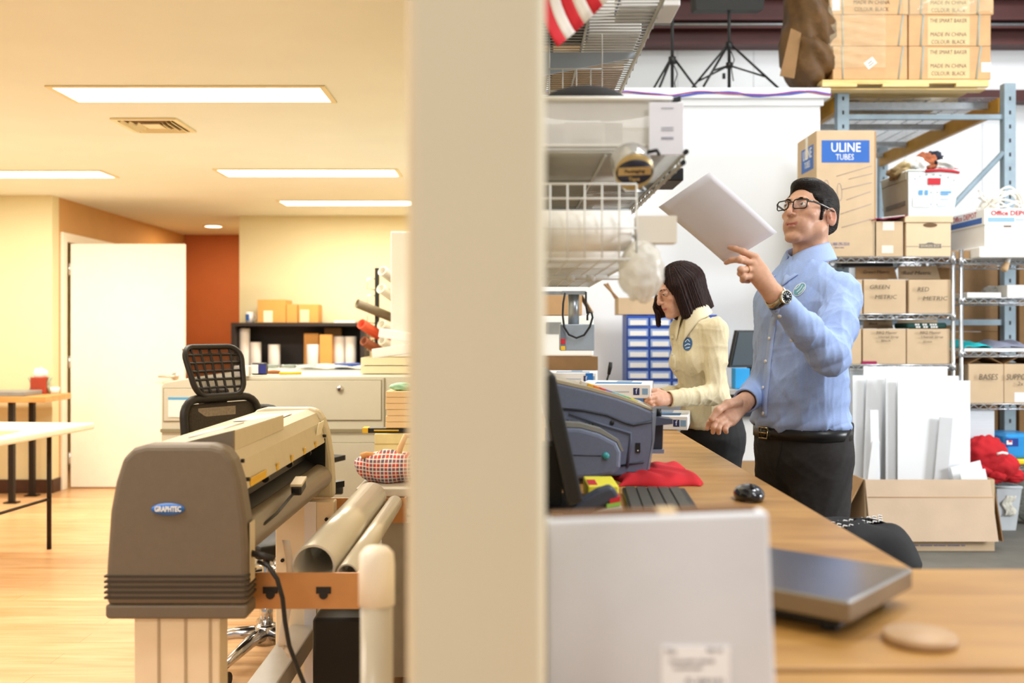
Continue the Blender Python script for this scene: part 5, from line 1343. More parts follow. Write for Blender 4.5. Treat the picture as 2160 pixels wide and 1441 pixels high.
# --- unit 2
y2, y3, y4 = Z2[1] + .004, Z2[2] + .004, Z2[3] + .004
fb('paper_tray', 'white paper tray on the second shelf below the supply box', 'tray', 2040, 2112, 617, 628, WHITE, d=DS + .03, zb=y2)
fb('paper_ream', 'white ream at the frame edge on the second shelf', 'paper', 2124, 2175, 601, 628, PAPER, d=DS + .05, zb=y2)
c3 = at(2112, 616, DS + .1)
single('clear_wrap', 'crumpled clear wrap between the paper tray and the ream', 'wrap', crumple((c3.x - .01, c3.y + .12, y2 + .045), (.05, .05, .038), 9, .25), mat('grey_wrap', 'cfccc6', .3, var=.2, alpha=.8), (c3.x, c3.y + .1, y2))
c3 = at(2060, 730, DS + .1)
def cloth(nm, lab, px0, px1, z, h, col, seed):
    a, b = at(px0, 0, DS + .02).x, at(px1, 0, DS + .02).x
    rn = random.Random(seed); p1, p2 = rn.uniform(0, 6), rn.uniform(0, 6)
    return single(nm, lab, 'cloth', MB().surf(lambda u, v: Vector((a + (b - a) * u, DS + .02 + .28 * v, z + .002 + h * min(1, 7 * u, 7 * (1 - u)) * (.6 + .2 * math.sin(9 * u + p1 + 4 * v) + .2 * math.sin(5 * v + p2)) * min(1, .35 + 3 * v))), 24, 14), mat(nm + '_cotton', col, .85, var=.15, scale=18), ((a + b) / 2, DS + .1, z), solid=.004)
fb('white_board', 'white board lying under the teal cloth along the third shelf', 'board', 2034, 2190, 735, 741, WHITE, d=DS + .02, zb=y3, bevel=.001)
zbd = at(0, 734.6, DS + .02).z
cloth('teal_cloth', 'teal cloth bunched on the third shelf of the chrome unit', 2034, 2094, zbd, .05, '22b6bd', 3)
cloth('grey_cloth', 'slate grey cloth bunched beside the teal one on the third shelf', 2096, 2180, zbd, .05, '8b8ea3', 5)
bs = fb('carton', 'open carton handlettered bases on the fourth shelf', 'box', 2043, 2117, 768, 849, CARD2, d=DS + .02, zb=y4)
wr(bs, (('BASES', 2084, 796, 13, 40),))
sp = fb('carton', 'open carton handlettered supports beside the bases carton', 'box', 2118, 2196, 768, 849, CARD2, d=DS + .02, zb=y4)
wr(sp, (('SUPPORTS', 2154, 796, 13, 64), ('2x', 2152, 810, 9, 12)))
patch(sp, 'white_label', 2140, 2175, 828, 848, PAPER, d=DS + .02)
for o, xm in ((bs, 2080), (sp, 2157)):
    for sgn in (-1, 1):
        a, b = at(xm + sgn * 37, 768, DS + .02), at(xm + sgn * 6, 753, DS + .02)
        part(o, 'flap', MB().add([Vector((a.x, DS + .03, a.z)), Vector((b.x, DS + .03, b.z)), Vector((b.x, DS + .3, b.z)), Vector((a.x, DS + .3, a.z))], [(0, 1, 2, 3)]), CARDK, True, solid=.005)
fs = fb('foam_stack', 'stack of white foam sheets in the shadow above the red shirt', 'foam', 2034, 2098, 866, 938, mat('foam_white', 'cdd3d8', .6, var=.05, scale=3, stretch=(1, 1, 40)), d=DS + .03, zb=Z2[4] + .004)
tr_ = single('tape_ring', 'open cardboard tape ring beside the red shirt', 'tape ring', MB().cyl(at(2049, 944, 6.24), at(2049, 944, 6.24) + Vector((0, .05, 0)), .042, n=24, hollow=.005), CARD2, tuple(at(2049, 944, 6.24)))
zsh = Z2[4] + .004
a_ = at(2100, 975, 6.24)
mr = crumple(at(2078, 962, 6.24), (.135, .10, .125), 31, .17)
for px, py, r, sd_ in ((2112, 985, (.10, .08, .085), 32), (2066, 988, (.09, .07, .06), 33), (2136, 1004, (.075, .06, .045), 34), (2098, 1000, (.08, .07, .055), 36)):
    q_ = crumple(at(px, py, 6.22), r, sd_, .2); mr.add(q_.v, q_.f, 0, True)
rs = single('red_shirt', 'heaped red shirt spilling off the low shelf over the mail bin', 'shirt', mr, mat('red_heap', 'b81922', .85, var=.12, scale=14, bump=.3, bscale=40), tuple(a_))
part(rs, 'white_strip', MB().tube([Vector((at(2095, 0, 6.15).x, 6.10, at(0, 958, 6.10).z)), Vector((at(2106, 0, 6.15).x, 6.10, at(0, 955, 6.10).z)), Vector((at(2118, 0, 6.15).x, 6.11, at(0, 957, 6.11).z))], .008, 6), WHITE, True)
bl = fb('blue_package', 'blue plastic package on a yellow one on the low shelf', 'package', 2120, 2185, 915, 968, mat('package_blue', '2f8fd0', .25, var=.08, scale=15), d=6.28, dep=.25, bevel=.02)
patch(bl, 'navy_patch', 2121, 2148, 925, 942, mat('patch_navy', '25408f', .3, var=.1), d=6.28); patch(bl, 'red_white_logo', 2123, 2135, 929, 938, WHITE, d=6.28, e0=.0011, e=.002); patch(bl, 'red_dot', 2127, 2134, 929, 933, RED, d=6.28, e0=.0021, e=.003)
fb('yellow_package', 'yellow plastic package under the blue one on the low shelf', 'package', 2132, 2190, 969, 989, mat('package_yellow', 'e8cf24', .35, var=.05), d=6.26, dep=.25, zb=zsh, bevel=.01)
nb = at(2170, 1010, 6.9)
single('net_bag', 'grey mesh bag on the floor beside the mail bin', 'bag', MB().ball((at(2172, 0, 6.75).x, 6.75, .2), (.12, .12, .2), fn=lambda d: 1 + .06 * math.sin(12 * d.z + 5 * d.x)), mat('net_grey', '99988e', .8, var=.35, scale=70), (3.5, 6.75, 0))
mbn = thing('mail_bin', 'small white corrugated mail bin on the floor under the red shirt', 'bin', (at(2124, 0, 6.35).x, 6.5, 0))
dm = 6.52
a0, a1 = at(2106, 0, dm).x, at(2142, 0, dm).x; b0, b1 = at(2098, 0, dm).x, at(2150, 0, dm).x
vs = [(a0, dm, .001), (a1, dm, .001), (a1, dm + .25, .001), (a0, dm + .25, .001), (b0, dm - .03, at(0, 1027, dm).z), (b1, dm - .03, at(0, 1027, dm).z), (b1, dm + .28, at(0, 1027, dm).z), (b0, dm + .28, at(0, 1027, dm).z)]
part(mbn, 'body', MB().add([Vector(v) for v in vs], [(3, 2, 1, 0), (0, 1, 5, 4), (1, 2, 6, 5), (2, 3, 7, 6), (3, 0, 4, 7)]), mat('bin_grey_white', 'c9cdd0', .45, var=.04), True, solid=.006)
part(mbn, 'rim', MB().tube([Vector(v) for v in vs[4:]], .01, 6, closed=True), mat('bin_grey_white', ''), True)
part(mbn, 'torn_label', MB().surf(lambda u, v: Vector((a0 + .02 + .07 * u + .015 * math.sin(8 * v), dm - .024 - .01 * math.sin(9 * u + 7 * v) ** 2, .10 + .13 * v)), 8, 10), mat('torn_paper', 'd9d5c6', .7, var=.35, scale=40), True, solid=.001)
# --- big open carton with white boards
dc_ = 5.9
X0, X1 = at(1824, 0, dc_).x, at(2098, 0, dc_).x
zr = at(0, 1012, dc_).z
bc_ = thing('board_carton', 'large open carton on the concrete floor filled with white boards', 'box', ((X0 + X1) / 2, dc_ + .2, 0))
m = MB().box(X0, X1, dc_, dc_ + .006, .001, zr).box(X0, X1, dc_ + .414, dc_ + .42, .001, zr).box(X0, X0 + .006, dc_ + .0061, dc_ + .4139, .001, zr).box(X1 - .006, X1, dc_ + .0061, dc_ + .4139, .001, zr).box(X0 + .0061, X1 - .0061, dc_ + .0061, dc_ + .4139, .001, .007)
part(bc_, 'carton', m, CARD2, True)
FL = mat('carton_front', 'cdb398', .8, var=.06, scale=5, bump=.15, bscale=100)
fz = at(0, 1143, dc_ - .05).z
part(bc_, 'front_flap', MB().add([Vector(v) for v in ((X0, dc_ - .004, zr), (X1 - .03, dc_ - .004, zr), (X1 + .0, dc_ - .045, fz), (X0 + .02, dc_ - .045, fz))], [(3, 2, 1, 0)]), FL, True, solid=.006)
part(bc_, 'crease', MB().tube([Vector((X0 + .01, dc_ - .019, at(0, 1048, dc_).z)), Vector((X1 - .02, dc_ - .019, at(0, 1048, dc_).z))], .0025, 4), CARD, True)
part(bc_, 'side_flap', MB().add([Vector(v) for v in ((X0 - .002, dc_ + .02, zr), (X0 - .002, dc_ + .40, zr), (X0 - .17, dc_ + .36, zr - .26), (X0 - .17, dc_ + .0, zr - .30))], [(0, 1, 2, 3)]), CARD, True, solid=.006)
part(bc_, 'side_flap', MB().add([Vector(v) for v in ((X1 + .002, dc_ + .40, zr), (X1 + .002, dc_ + .02, zr), (X1 + .04, dc_ - .02, .06), (X1 + .04, dc_ + .36, .06))], [(0, 1, 2, 3)]), CARDK, True, solid=.006)
m = MB(); x = X0 + .22
for k in range(14):
    m.box(x, x + .018 + .006 * (k % 3), dc_ - .0012, dc_ - .0002, .030, .036); x += .027
part(bc_, 'blue_small_print', m, mat('violet_print', ''), True)
WB = mat('foam_board', 'eceef0', .5, var=.015, scale=3)
boards = [(1798, 1822, 792, 6.24, 0, 'narrow white board at the man\'s side of the big carton'),
          (1821, 1998, 773, 6.26, 0, 'tallest wide white board at the back of the big carton'),
          (1822, 1858, 800, 6.20, 2, 'white board leaning near the back beside the tallest board'),
          (1872, 2022, 793, 6.16, 0, 'wide white board second from the back in the big carton'),
          (1868, 1890, 797, 6.12, 0, 'narrow upright white strip in front of the wide boards'),
          (1893, 2046, 803, 6.08, 0, 'widest front white board in the big carton'),
          (1838, 1856, 865, 6.02, -1.5, 'short narrow white strip at the front of the big carton'),
          (1970, 1998, 880, 6.04, 5, 'grey white strip leaning across the widest front board'),
          (1826, 1842, 930, 5.99, 7, 'thin tilted white offcut at the front of the big carton'),
          (2012, 2082, 978, 6.00, -14, 'white offcut tipped towards the red shirt'),
          (2030, 2096, 994, 5.955, -12, 'lowest white offcut at the front corner of the big carton')]
for px0, px1, pyt, d, tilt, lab in boards:
    a, b = at(px0, pyt, d), at(px1, pyt, d)
    zb0 = .012 if abs(tilt) < 10 else .30
    b.x = min(b.x, X1 - .012) if abs(tilt) > 3 else b.x
    w_, h_ = b.x - a.x, a.z - zb0
    M = T((a.x + b.x) / 2, d, zb0 + h_ / 2) @ RY(tilt)
    single('foam_board', lab, 'board', MB().obox(M, w_, .008, h_), WB if px0 != 1970 else mat('foam_board_grey', 'cfcfd1', .5, var=.02), ((a.x + b.x) / 2, d, zb0), 'white boards in the big carton', bevel=.001)
# --- stool with black cloth
stl = thing('stool', 'stool beside the counter under a black cloth', 'stool', (.93, 2.68, 0))
part(stl, 'seat', MB().lathe([(.0001, .63), (.15, .63), (.16, .645), (.16, .665), (.15, .68), (.0001, .68)]), BLACK)
for k in range(4):
    q = PI / 4 + k * PI / 2
    part(stl, 'leg', MB().tube([(.11 * math.cos(q), .11 * math.sin(q), .629), (.19 * math.cos(q), .19 * math.sin(q), 0)], .013), CHROME)
part(stl, 'foot_ring', MB().tube([(.165 * math.cos(k * PI / 12), .165 * math.sin(k * PI / 12), .2) for k in range(24)], .008, 6, closed=True), CHROME)
bkc = thing('black_cloth', 'folded black cloth with white lettering on the stool by the counter', 'cloth', (.93, 2.68, .681))
part(bkc, 'cloth', MB().surf(lambda u, v: Vector((.93 + .175 * (.0 + u) * math.cos(2 * PI * v) * (1 + .06 * math.sin(6 * PI * v)), 2.68 + .175 * u * math.sin(2 * PI * v) * (1 + .05 * math.sin(10 * PI * v)), .683 + .105 * (1 - u ** 5) + .010 * math.sin(7 * u + 9 * v) * (1 - u))), 16, 40), mat('black_knit', '1c1b1c', .9, var=.15, scale=40), True, solid=.003)
for r in range(3):
    m = MB(); rn = random.Random(r)
    for k in range(9):
        x, y = .83 + .02 * k + .012 * r, 2.575 + .035 * r + .012 * k
        z = .683 + .1075
        m.tube([(x, y, z), (x + .006, y + .012, z + .0015), (x + .011, y + .003, z + .0015), (x + .015, y + .014, z)], .0022, 4)
    part(bkc, 'white_stitching', m, WHITE, True)

# ================================================================== pallet rack
UP = mat('rack_blue_grey', '8fa0aa', .5, .15, var=.12, scale=9)
YB = mat('rack_yellow', 'b8851f', .5, .1, var=.12, scale=7)
xr0, xr1 = 2.38, 3.57
zt = at(0, 175, 7.1).z
rk = thing('pallet_rack', 'tall blue grey pallet rack with yellow beams behind the wire shelves', 'rack', (2.97, 8.3, 0))
for x in (xr0, xr1):
    for y in (7.1, 9.5):
        p_ = part(rk, 'upright', MB().box(x - .042, x + .042, y, y + .07, .012, zt), UP, True, bevel=.004)
        part(p_, 'base_plate', MB().box(x - .07, x + .07, y - .04, y + .11, 0, .012), UP, True)
        m = MB()
        for k in range(30):
            z = .15 + k * .1
            if z < zt - .03: m.box(x - .008, x + .006, y - .001, y - .0002, z, z + .028)
        part(p_, 'slots', m, DARKIN, True)
zbm = at(0, 201, 7.1).z
for x in (xr0 - .03, xr1 - .03):
    part(rk, 'beam', MB().box(x - .02, x + .025, 7.172, 9.498, zbm - .11, zbm - .0), YB, True, bevel=.003)
for y in (7.3, 8.05, 8.8, 9.35):
    part(rk, 'support_bar', MB().box(xr0, xr1 - .06, y, y + .05, zbm - .05, zbm - .005), STEEL, True)
part(rk, 'frame_strut', MB().box(xr0 + .043, xr1 - .043, 7.12, 7.15, at(0, 250, 7.1).z, at(0, 240, 7.1).z), UP, True)
for py in (680,):
    part(rk, 'frame_strut', MB().box(xr0 + .043, xr1 - .043, 7.12, 7.15, at(0, py + 6, 7.1).z, at(0, py - 6, 7.1).z), UP, True)
a, b = at(2116, 322, 7.12), at(1800, 655, 7.12)
part(rk, 'diagonal_brace', MB().tube([a, b], .02, 6), UP, True)
m = MB(); y = 7.2
while y < 9.5: m.tube([(xr0, y, zbm + .003), (xr1 - .04, y, zbm + .003)], .003, 4); y += .05
for k in range(9): m.tube([(xr0 + .05 + k * .125, 7.2, zbm + .003), (xr0 + .05 + k * .125, 9.5, zbm + .003)], .003, 4)
part(rk, 'wire_deck', m, STEEL, True)
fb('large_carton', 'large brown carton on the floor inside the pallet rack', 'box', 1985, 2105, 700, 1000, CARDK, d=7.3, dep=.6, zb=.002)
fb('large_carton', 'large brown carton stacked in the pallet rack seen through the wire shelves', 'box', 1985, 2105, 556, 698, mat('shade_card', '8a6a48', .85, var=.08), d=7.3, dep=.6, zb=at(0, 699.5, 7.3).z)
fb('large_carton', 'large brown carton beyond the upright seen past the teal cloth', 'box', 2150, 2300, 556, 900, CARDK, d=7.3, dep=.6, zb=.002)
# pallet and wrapped cartons
PW = wood('pallet_wood', 'd6b169', 'ecd296', 4, (1, 8, 8), .6)
dp = 6.92
zp = zbm + .0065
xp0, xp1 = at(1735, 0, dp).x, at(2086, 0, dp).x
zpt = at(0, 168, dp).z
pa = thing('pallet', 'wooden pallet on the rack carrying wrapped cartons', 'pallet', ((xp0 + xp1) / 2, 7.45, zp))
front = [(xp0, zp + .012), (xp0 + .24, zp + .012), (xp0 + .24, zp + .03), (xp0 + .42, zp + .03), (xp0 + .42, zp + .012), (xp0 + .74, zp + .012), (xp0 + .74, zp + .035), (xp0 + .93, zp + .035), (xp0 + .93, zp + .012), (xp1, zp + .012), (xp1, zpt - .016), (xp0, zpt - .016)]
for y in (dp, dp + .48, dp + .96):
    part(pa, 'stringer', xzprism(MB(), front, y, y + .04), PW, True)
for k in range(9):
    y = dp + k * .112
    part(pa, 'deck_board', MB().box(xp0, xp1, y, y + .095, zpt - .0155, zpt - .001), PW, True)
for y in (dp + .05, dp + .45, dp + .85): part(pa, 'bottom_board', MB().box(xp0, xp1, y, y + .09, zp + .0, zp + .0115), PW, True)
STRAP = mat('grey_strap', 'a3aa9f', .4, var=.05)
PAN = mat('pale_print_panel', 'd7b98a', .8, var=.03)
CW = mat('wrapped_card', 'c79d6e', .6, var=.09, scale=7, bump=.1, bscale=60)
rows = [(97.5, 167.5), (31, 97), (-36, 30.5)]
nm_ = ('bottom', 'middle', 'top')
for r, (yt, yb) in enumerate(rows):
    for c_, (px0, px1) in enumerate(((1757 - (6 if r else 0), 1914 + (2 if r == 2 else 0)), (1917 + (2 if r == 2 else 0), 2090 + (6 if r == 2 else 0)))):
        lab = ('%s row brown carton with a film covered front, on the pallet' if c_ == 0 else '%s row brown carton printed colour black, on the pallet') % nm_[r]
        o = fb('brown_carton', lab, 'box', px0, px1, yt, yb, CW, d=6.99, dep=.9, zb=at(0, yb, 6.99).z, grp='brown cartons on the pallet')
        e = 6.99
        if c_ == 1:
            patch(o, 'print_panel', 1957, 2045, yt + 4, yb - 2, PAN, d=e)
            for s_, dy, w_ in (('THE SMART BAKER', 13, 78), ('MADE IN CHINA', 42, 76), ('COLOUR: BLACK', 58, 72)):
                write(o, s_, 2000, yt + dy, 9, d=e, wpx=w_, shear=.1)
            for x, k in ((1945, -3), (2064, -2 if r != 0 else -5)): part(o, 'strap', MB().tube([Vector((at(x - k, 0, e).x, e - .001, at(0, yt, e).z)), Vector((at(x + k, 0, e).x, e - .001, at(0, yb, e).z))], .007, 6), STRAP, True)
        else:
            if r == 2:
                for s_, dy, w_ in (('MADE IN CHINA', 41, 76), ('COLOUR: BLACK', 56, 72)): write(o, s_, 1838, yt + dy, 9, d=e, wpx=w_, shear=.1)
                patch(o, 'pale_label', 1755, 1772, yt + 20, yb - 8, mat('pale_blue_label', 'cfd8dd', .5, var=.1, scale=60), d=e)
            for x, k in ((1777, 1), (1900, -5)): part(o, 'strap', MB().tube([Vector((at(x - k, 0, e).x, e - .001, at(0, yt, e).z)), Vector((at(x + k, 0, e).x, e - .001, at(0, yb, e).z))], .006, 6), STRAP, True)
            if r == 0:
                p = at(1836, 133, e)
                lb = part(o, 'diamond_label', MB().prism([(-.038, -.028), (.038, -.028), (.038, .028), (-.038, .028)], FRONT(p.x, e - .0002, p.z) @ RZ(38), .001), WHITE, True)
                part(lb, 'grey_marks', MB().prism([(-.022, -.016), (.022, -.016), (.022, -.006), (-.022, -.006)], FRONT(p.x, e - .0013, p.z) @ RZ(38), .0006).prism([(-.018, .0), (.018, .0), (.018, .012), (-.018, .012)], FRONT(p.x, e - .0013, p.z) @ RZ(38), .0006), mat('mark_grey', '9aa0ac', .7, var=0), True)
        if c_ == 1 and r == 0:
            patch(o, 'white_label', 2070, 2090, 132, 152, WHITE, d=e, e=.0016, e0=.0012)
FILM = mat('stretch_film', 'e9d9b5', .12, var=.3, scale=9, alpha=.22, bump=.8, bscale=9, stretch=(1, 1, 10), coat=.6)
m = MB().surf(lambda u, v: Vector((at(1748 + 120 * u, 0, 6.97).x, 6.972 + .006 * math.sin(40 * v + 5 * u), at(0, 142 - 150 * v, 6.97).z)), 12, 60)
single('stretch_film', 'shiny stretch film wrapped over the film covered cartons', 'film', m, FILM, tuple(at(1800, 142, 6.97)))
m = MB().surf(lambda u, v: Vector((at(1905 + 190 * u, 0, 6.965).x, 6.968 + .014 * math.sin(13 * u + 9 * v) * math.cos(17 * v), at(0, 28 - 50 * v + 4 * math.sin(12 * u), 6.965).z)), 30, 10)
single('stretch_film', 'crinkled stretch film hanging over the top printed carton', 'film', m, FILM, tuple(at(2000, 28, 6.965)))
BWR = mat('brown_wrap', '5e4222', .6, var=.3, scale=10, bump=.8, bscale=30)
def wrapfn(d): return 1 + .10 * math.sin(5 * d.z + 3 * d.x) + .08 * math.sin(11 * d.x + 7 * d.z) * math.cos(6 * d.y) + .05 * abs(math.sin(15 * d.z + 6 * d.x))
c0 = at(1707, 70, 7.2)
bw = thing('wrapped_bundle', 'bulging bundle in dark brown wrapping beside the pallet cartons', 'bundle', (c0.x, 7.2, at(0, 184, 7.2).z))
part(bw, 'wrapping', MB().ball((c0.x, 7.22, at(0, 78, 7.2).z), (.19, .26, .40), fn=wrapfn, nu=30, nv=40), BWR, True)
part(bw, 'lower_fold', MB().ball((at(1712, 0, 7.1).x, 7.12, at(0, 130, 7.1).z), (.155, .2, .19), fn=wrapfn, nu=26, nv=36), BWR, True)
part(bw, 'card_corner', MB().add([at(1668, 60, 7.0), at(1645, 160, 7.0), at(1675, 166, 7.0), at(1690, 70, 7.0)], [(0, 1, 2, 3)]), CARDK, True, solid=.01)

# ================================================================== light stands on the white room
def stand(label, px, pyh, legs, low=None, d=7.2):
    zf = 3.001
    p = at(px, pyh, d)
    t = thing('light_stand', label, 'light stand', (p.x, d, zf), 'black light stands')
    part(t, 'pole', MB().cyl((p.x, d, zf + (.02 if low is None else .06)), (p.x, d, p.z + 1.0), .012, n=10), BLACK, True)
    part(t, 'collar', MB().cyl((p.x, d, p.z - .03), (p.x, d, p.z + .02), .028, n=12), BLACK, True)
    h = p.z - zf
    for ang in (0, 140, 235):
        q = math.radians(ang)
        e = Vector((p.x + legs * h * math.cos(q), d + legs * h * math.sin(q) * .8, zf + .008))
        l = part(t, 'leg', MB().tube([Vector((p.x + .02 * math.cos(q), d + .02 * math.sin(q), p.z)), e], .009, 6), BLACK, True)
        if low:
            mid = p.lerp(e, .62); 
            part(t, 'strut', MB().tube([Vector((p.x, d, at(0, low, d).z)), mid], .007, 6), BLACK, True)
    if low: part(t, 'lower_collar', MB().cyl((p.x, d, at(0, low, d).z - .02), (p.x, d, at(0, low, d).z + .02), .024, n=12), BLACK, True)
    part(t, 'cable', MB().tube([at(px + 4, pyh + 12, d - .03), at(px + 11, pyh + 30, d - .03), at(px + 5, pyh + 48, d - .03), at(px + 9, pyh + 75, d - .03)], .004, 5), BLACK, True)
    return t
stand('smaller black light stand on the white room, nearer the wire shelf', 1418, 126, .80)
s2 = stand('bigger black light stand with a dark panel, on the white room', 1538, 96, 1.12, 138)
part(s2, 'softbox', MB().obox(T(at(1535, -30, 7.2)) @ RX(10), .48, .2, .36, top=(1.15, 1)), mat('softbox_black', '23221f', .7), True)
part(s2, 'plug', MB().cyl(at(1527, 155, 7.16), at(1527, 166, 7.16), .012, n=8), BLACK, True)
wn = MB()
single('cable_run', 'blue and red cable strung along the ledge of the white room', 'cable', MB().tube([Vector((XR + .02 + 2.18 * k / 40, 6.9235, 2.955 + .014 * math.sin(k * .55) - .004 * math.sin(k * 1.3))) for k in range(41)], .008, 6, mi=0).tube([Vector((XR + .02 + 2.18 * k / 40, 6.919, 2.958 + .011 * math.sin(k * .55 + .7) + .005 * math.sin(k * .9))) for k in range(41)], .005, 6, mi=1), [mat('cable_blue', '4a55b8', .5, var=0), mat('cable_red', 'a6406a', .5, var=0)], (1.1, 6.92, 2.95))
# small things under the shelves
gd = thing('wire_rack', 'small white wire grid hung under the upper wire shelf', 'rack', (.18, 2.62, 1.92))
m = MB()
for px in (1159, 1187, 1216, 1246, 1270): m.tube([at(px, 200, 2.62), at(px, 145, 2.62)], .0018, 5)
for py in (200, 192, 145): m.tube([at(1159, py, 2.62), at(1270, py, 2.62)], .0018, 5)
part(gd, 'grid', m, WIRE, True)
m = MB()
for px in (1159, 1270): m.tube([at(px, 146, 2.62), Vector((at(px, 0, 2.62).x, 2.62, 2.083))], .0018, 5)
part(gd, 'hanger', m, WIRE, True)
bh = thing('hand_brush', 'beige hand brush hanging below the top shelf by the white tray', 'brush', tuple(at(2122, 572, 6.29)))
part(bh, 'handle', MB().tube([at(2128, 545, 6.29), at(2124, 556, 6.29)], [.014, .016], 8), WHITE, True)
part(bh, 'bristle_head', MB().tube([at(2125, 554, 6.29), at(2119, 566, 6.29), at(2116, 571, 6.29)], [.016, .024, .02], 8), mat('bristle_tan', 'd8b48a', .8), True)
# ================================================================== PEOPLE
from mathutils.bvhtree import BVHTree

class SDF:
    """signed distance grid with smooth unions, polygonised by surface nets"""
    def __init__(s, lo, hi, h, M=None):
        s.lo, s.h = np.array(lo, float), h
        s.n = np.ceil((np.array(hi) - s.lo) / h).astype(int) + 1
        s.F = np.full(s.n, .3, np.float32)
        s.M = M or Matrix.Identity(4); s.sc = s.M.col[2].to_3d().length
    def use(s, M): s.M = M or Matrix.Identity(4); s.sc = s.M.col[2].to_3d().length; return s
    def _p(s, p): return np.array(s.M @ Vector(p))
    def _v(s, v): return np.array(s.M.to_3x3() @ Vector(v))
    def _op(s, fn, blo, bhi, k, op):
        mg = k * 1.2 + 3 * s.h + .004
        a = np.clip(np.floor((np.array(blo) - mg - s.lo) / s.h).astype(int), 0, s.n)
        b = np.clip(np.ceil((np.array(bhi) + mg - s.lo) / s.h).astype(int) + 1, 0, s.n)
        if (b <= a).any(): return s
        X = (s.lo[0] + s.h * np.arange(a[0], b[0]))[:, None, None].astype(np.float32)
        Y = (s.lo[1] + s.h * np.arange(a[1], b[1]))[None, :, None].astype(np.float32)
        Z = (s.lo[2] + s.h * np.arange(a[2], b[2]))[None, None, :].astype(np.float32)
        sl = (slice(a[0], b[0]), slice(a[1], b[1]), slice(a[2], b[2]))
        d = fn(X, Y, Z)
        f = s.F[sl]
        def smin(p, q):
            if k <= 0: return np.minimum(p, q)
            t = np.clip(.5 + .5 * (p - q) / k, 0, 1)
            return p * (1 - t) + q * t - k * t * (1 - t)
        if op == 'u': s.F[sl] = smin(f, d)
        elif op == 's': s.F[sl] = -smin(-f, d)
        elif op == 'i': s.F[sl] = -smin(-f, -d)
        return s
    def cap(s, a, b, ra, rb=None, k=.01, op='u', sq=None):
        rb = ra if rb is None else rb
        ra, rb, k = ra * s.sc, rb * s.sc, k * s.sc
        a, b = s._p(a), s._p(b)
        ab = b - a; L = max(1e-9, float(ab @ ab))
        R = max(ra, rb)
        if sq is not None:
            n = s._v(sq[0]); n = n / np.linalg.norm(n); q = sq[1]
        def fn(X, Y, Z):
            px, py, pz = X - a[0], Y - a[1], Z - a[2]
            t = np.clip((px * ab[0] + py * ab[1] + pz * ab[2]) / L, 0, 1)
            px, py, pz = px - t * ab[0], py - t * ab[1], pz - t * ab[2]
            if sq is not None:
                dn = (px * n[0] + py * n[1] + pz * n[2]) * (1 / q - 1)
                px, py, pz = px + dn * n[0], py + dn * n[1], pz + dn * n[2]
                return (np.sqrt(px * px + py * py + pz * pz) - (ra + t * (rb - ra))) * min(1, q)
            return np.sqrt(px * px + py * py + pz * pz) - (ra + t * (rb - ra))
        return s._op(fn, np.minimum(a, b) - R, np.maximum(a, b) + R, k, op)
    def chain(s, pts, rs, k=.006):
        for i in range(len(pts) - 1): s.cap(pts[i], pts[i + 1], rs[i], rs[i + 1], k)
        return s
    def ell(s, c, r, k=.01, op='u', rot=None):
        c = s._p(c)
        A = np.array(s.M.to_3x3() @ (rot.to_3x3() if rot is not None else Matrix.Identity(3)))   # columns: local axes
        A = A / s.sc; r = np.array(r, float) * s.sc; k = k * s.sc
        R = r.max()
        def fn(X, Y, Z):
            px, py, pz = X - c[0], Y - c[1], Z - c[2]
            k0 = 0; k1 = 0
            for j in range(3):
                q = px * A[0, j] + py * A[1, j] + pz * A[2, j]
                k0 = k0 + (q / r[j]) ** 2; k1 = k1 + (q / r[j] ** 2) ** 2
            k0 = np.sqrt(k0)
            return k0 * (k0 - 1) / np.maximum(np.sqrt(k1), 1e-6)
        return s._op(fn, c - R, c + R, k, op)
    def plane(s, p, n, k=0., op='s'):
        """removes the side the normal points to"""
        p, n = s._p(p), s._v(n); n = n / np.linalg.norm(n)
        def fn(X, Y, Z): return -((X - p[0]) * n[0] + (Y - p[1]) * n[1] + (Z - p[2]) * n[2])
        return s._op(fn, s.lo, s.lo + s.h * s.n, k, op)
    def warp(s, fn):
        X = (s.lo[0] + s.h * np.arange(s.n[0]))[:, None, None]; Y = (s.lo[1] + s.h * np.arange(s.n[1]))[None, :, None]; Z = (s.lo[2] + s.h * np.arange(s.n[2]))[None, None, :]
        m = np.abs(s.F) < .05
        s.F = np.where(m, s.F + fn(X, Y, Z), s.F).astype(np.float32)
        return s
    def nets(s, smooth=1):
        F, n = s.F, s.n
        F[0], F[-1] = .3, .3; F[:, 0], F[:, -1] = .3, .3; F[:, :, 0], F[:, :, -1] = .3, .3
        S = F < 0
        cs = [(i, j, k) for i in (0, 1) for j in (0, 1) for k in (0, 1)]
        cnt = sum(S[i:n[0] - 1 + i, j:n[1] - 1 + j, k:n[2] - 1 + k].astype(np.int8) for i, j, k in cs)
        act = (cnt > 0) & (cnt < 8)
        I = np.argwhere(act)
        idx = np.full(act.shape, -1, np.int64); idx[act] = np.arange(len(I))
        V = [F[I[:, 0] + c[0], I[:, 1] + c[1], I[:, 2] + c[2]] for c in cs]
        acc = np.zeros((len(I), 3)); m = np.zeros(len(I))
        for a in range(8):
            for b in range(a + 1, 8):
                if sum(abs(np.array(cs[a]) - np.array(cs[b]))) != 1: continue
                df = (V[a] < 0) != (V[b] < 0)
                t = np.where(df, V[a] / np.where(df, V[a] - V[b], 1), 0)
                acc += df[:, None] * (np.array(cs[a]) + t[:, None] * (np.array(cs[b]) - np.array(cs[a]))); m += df
        P = s.lo + s.h * (I + acc / m[:, None])
        Q = []
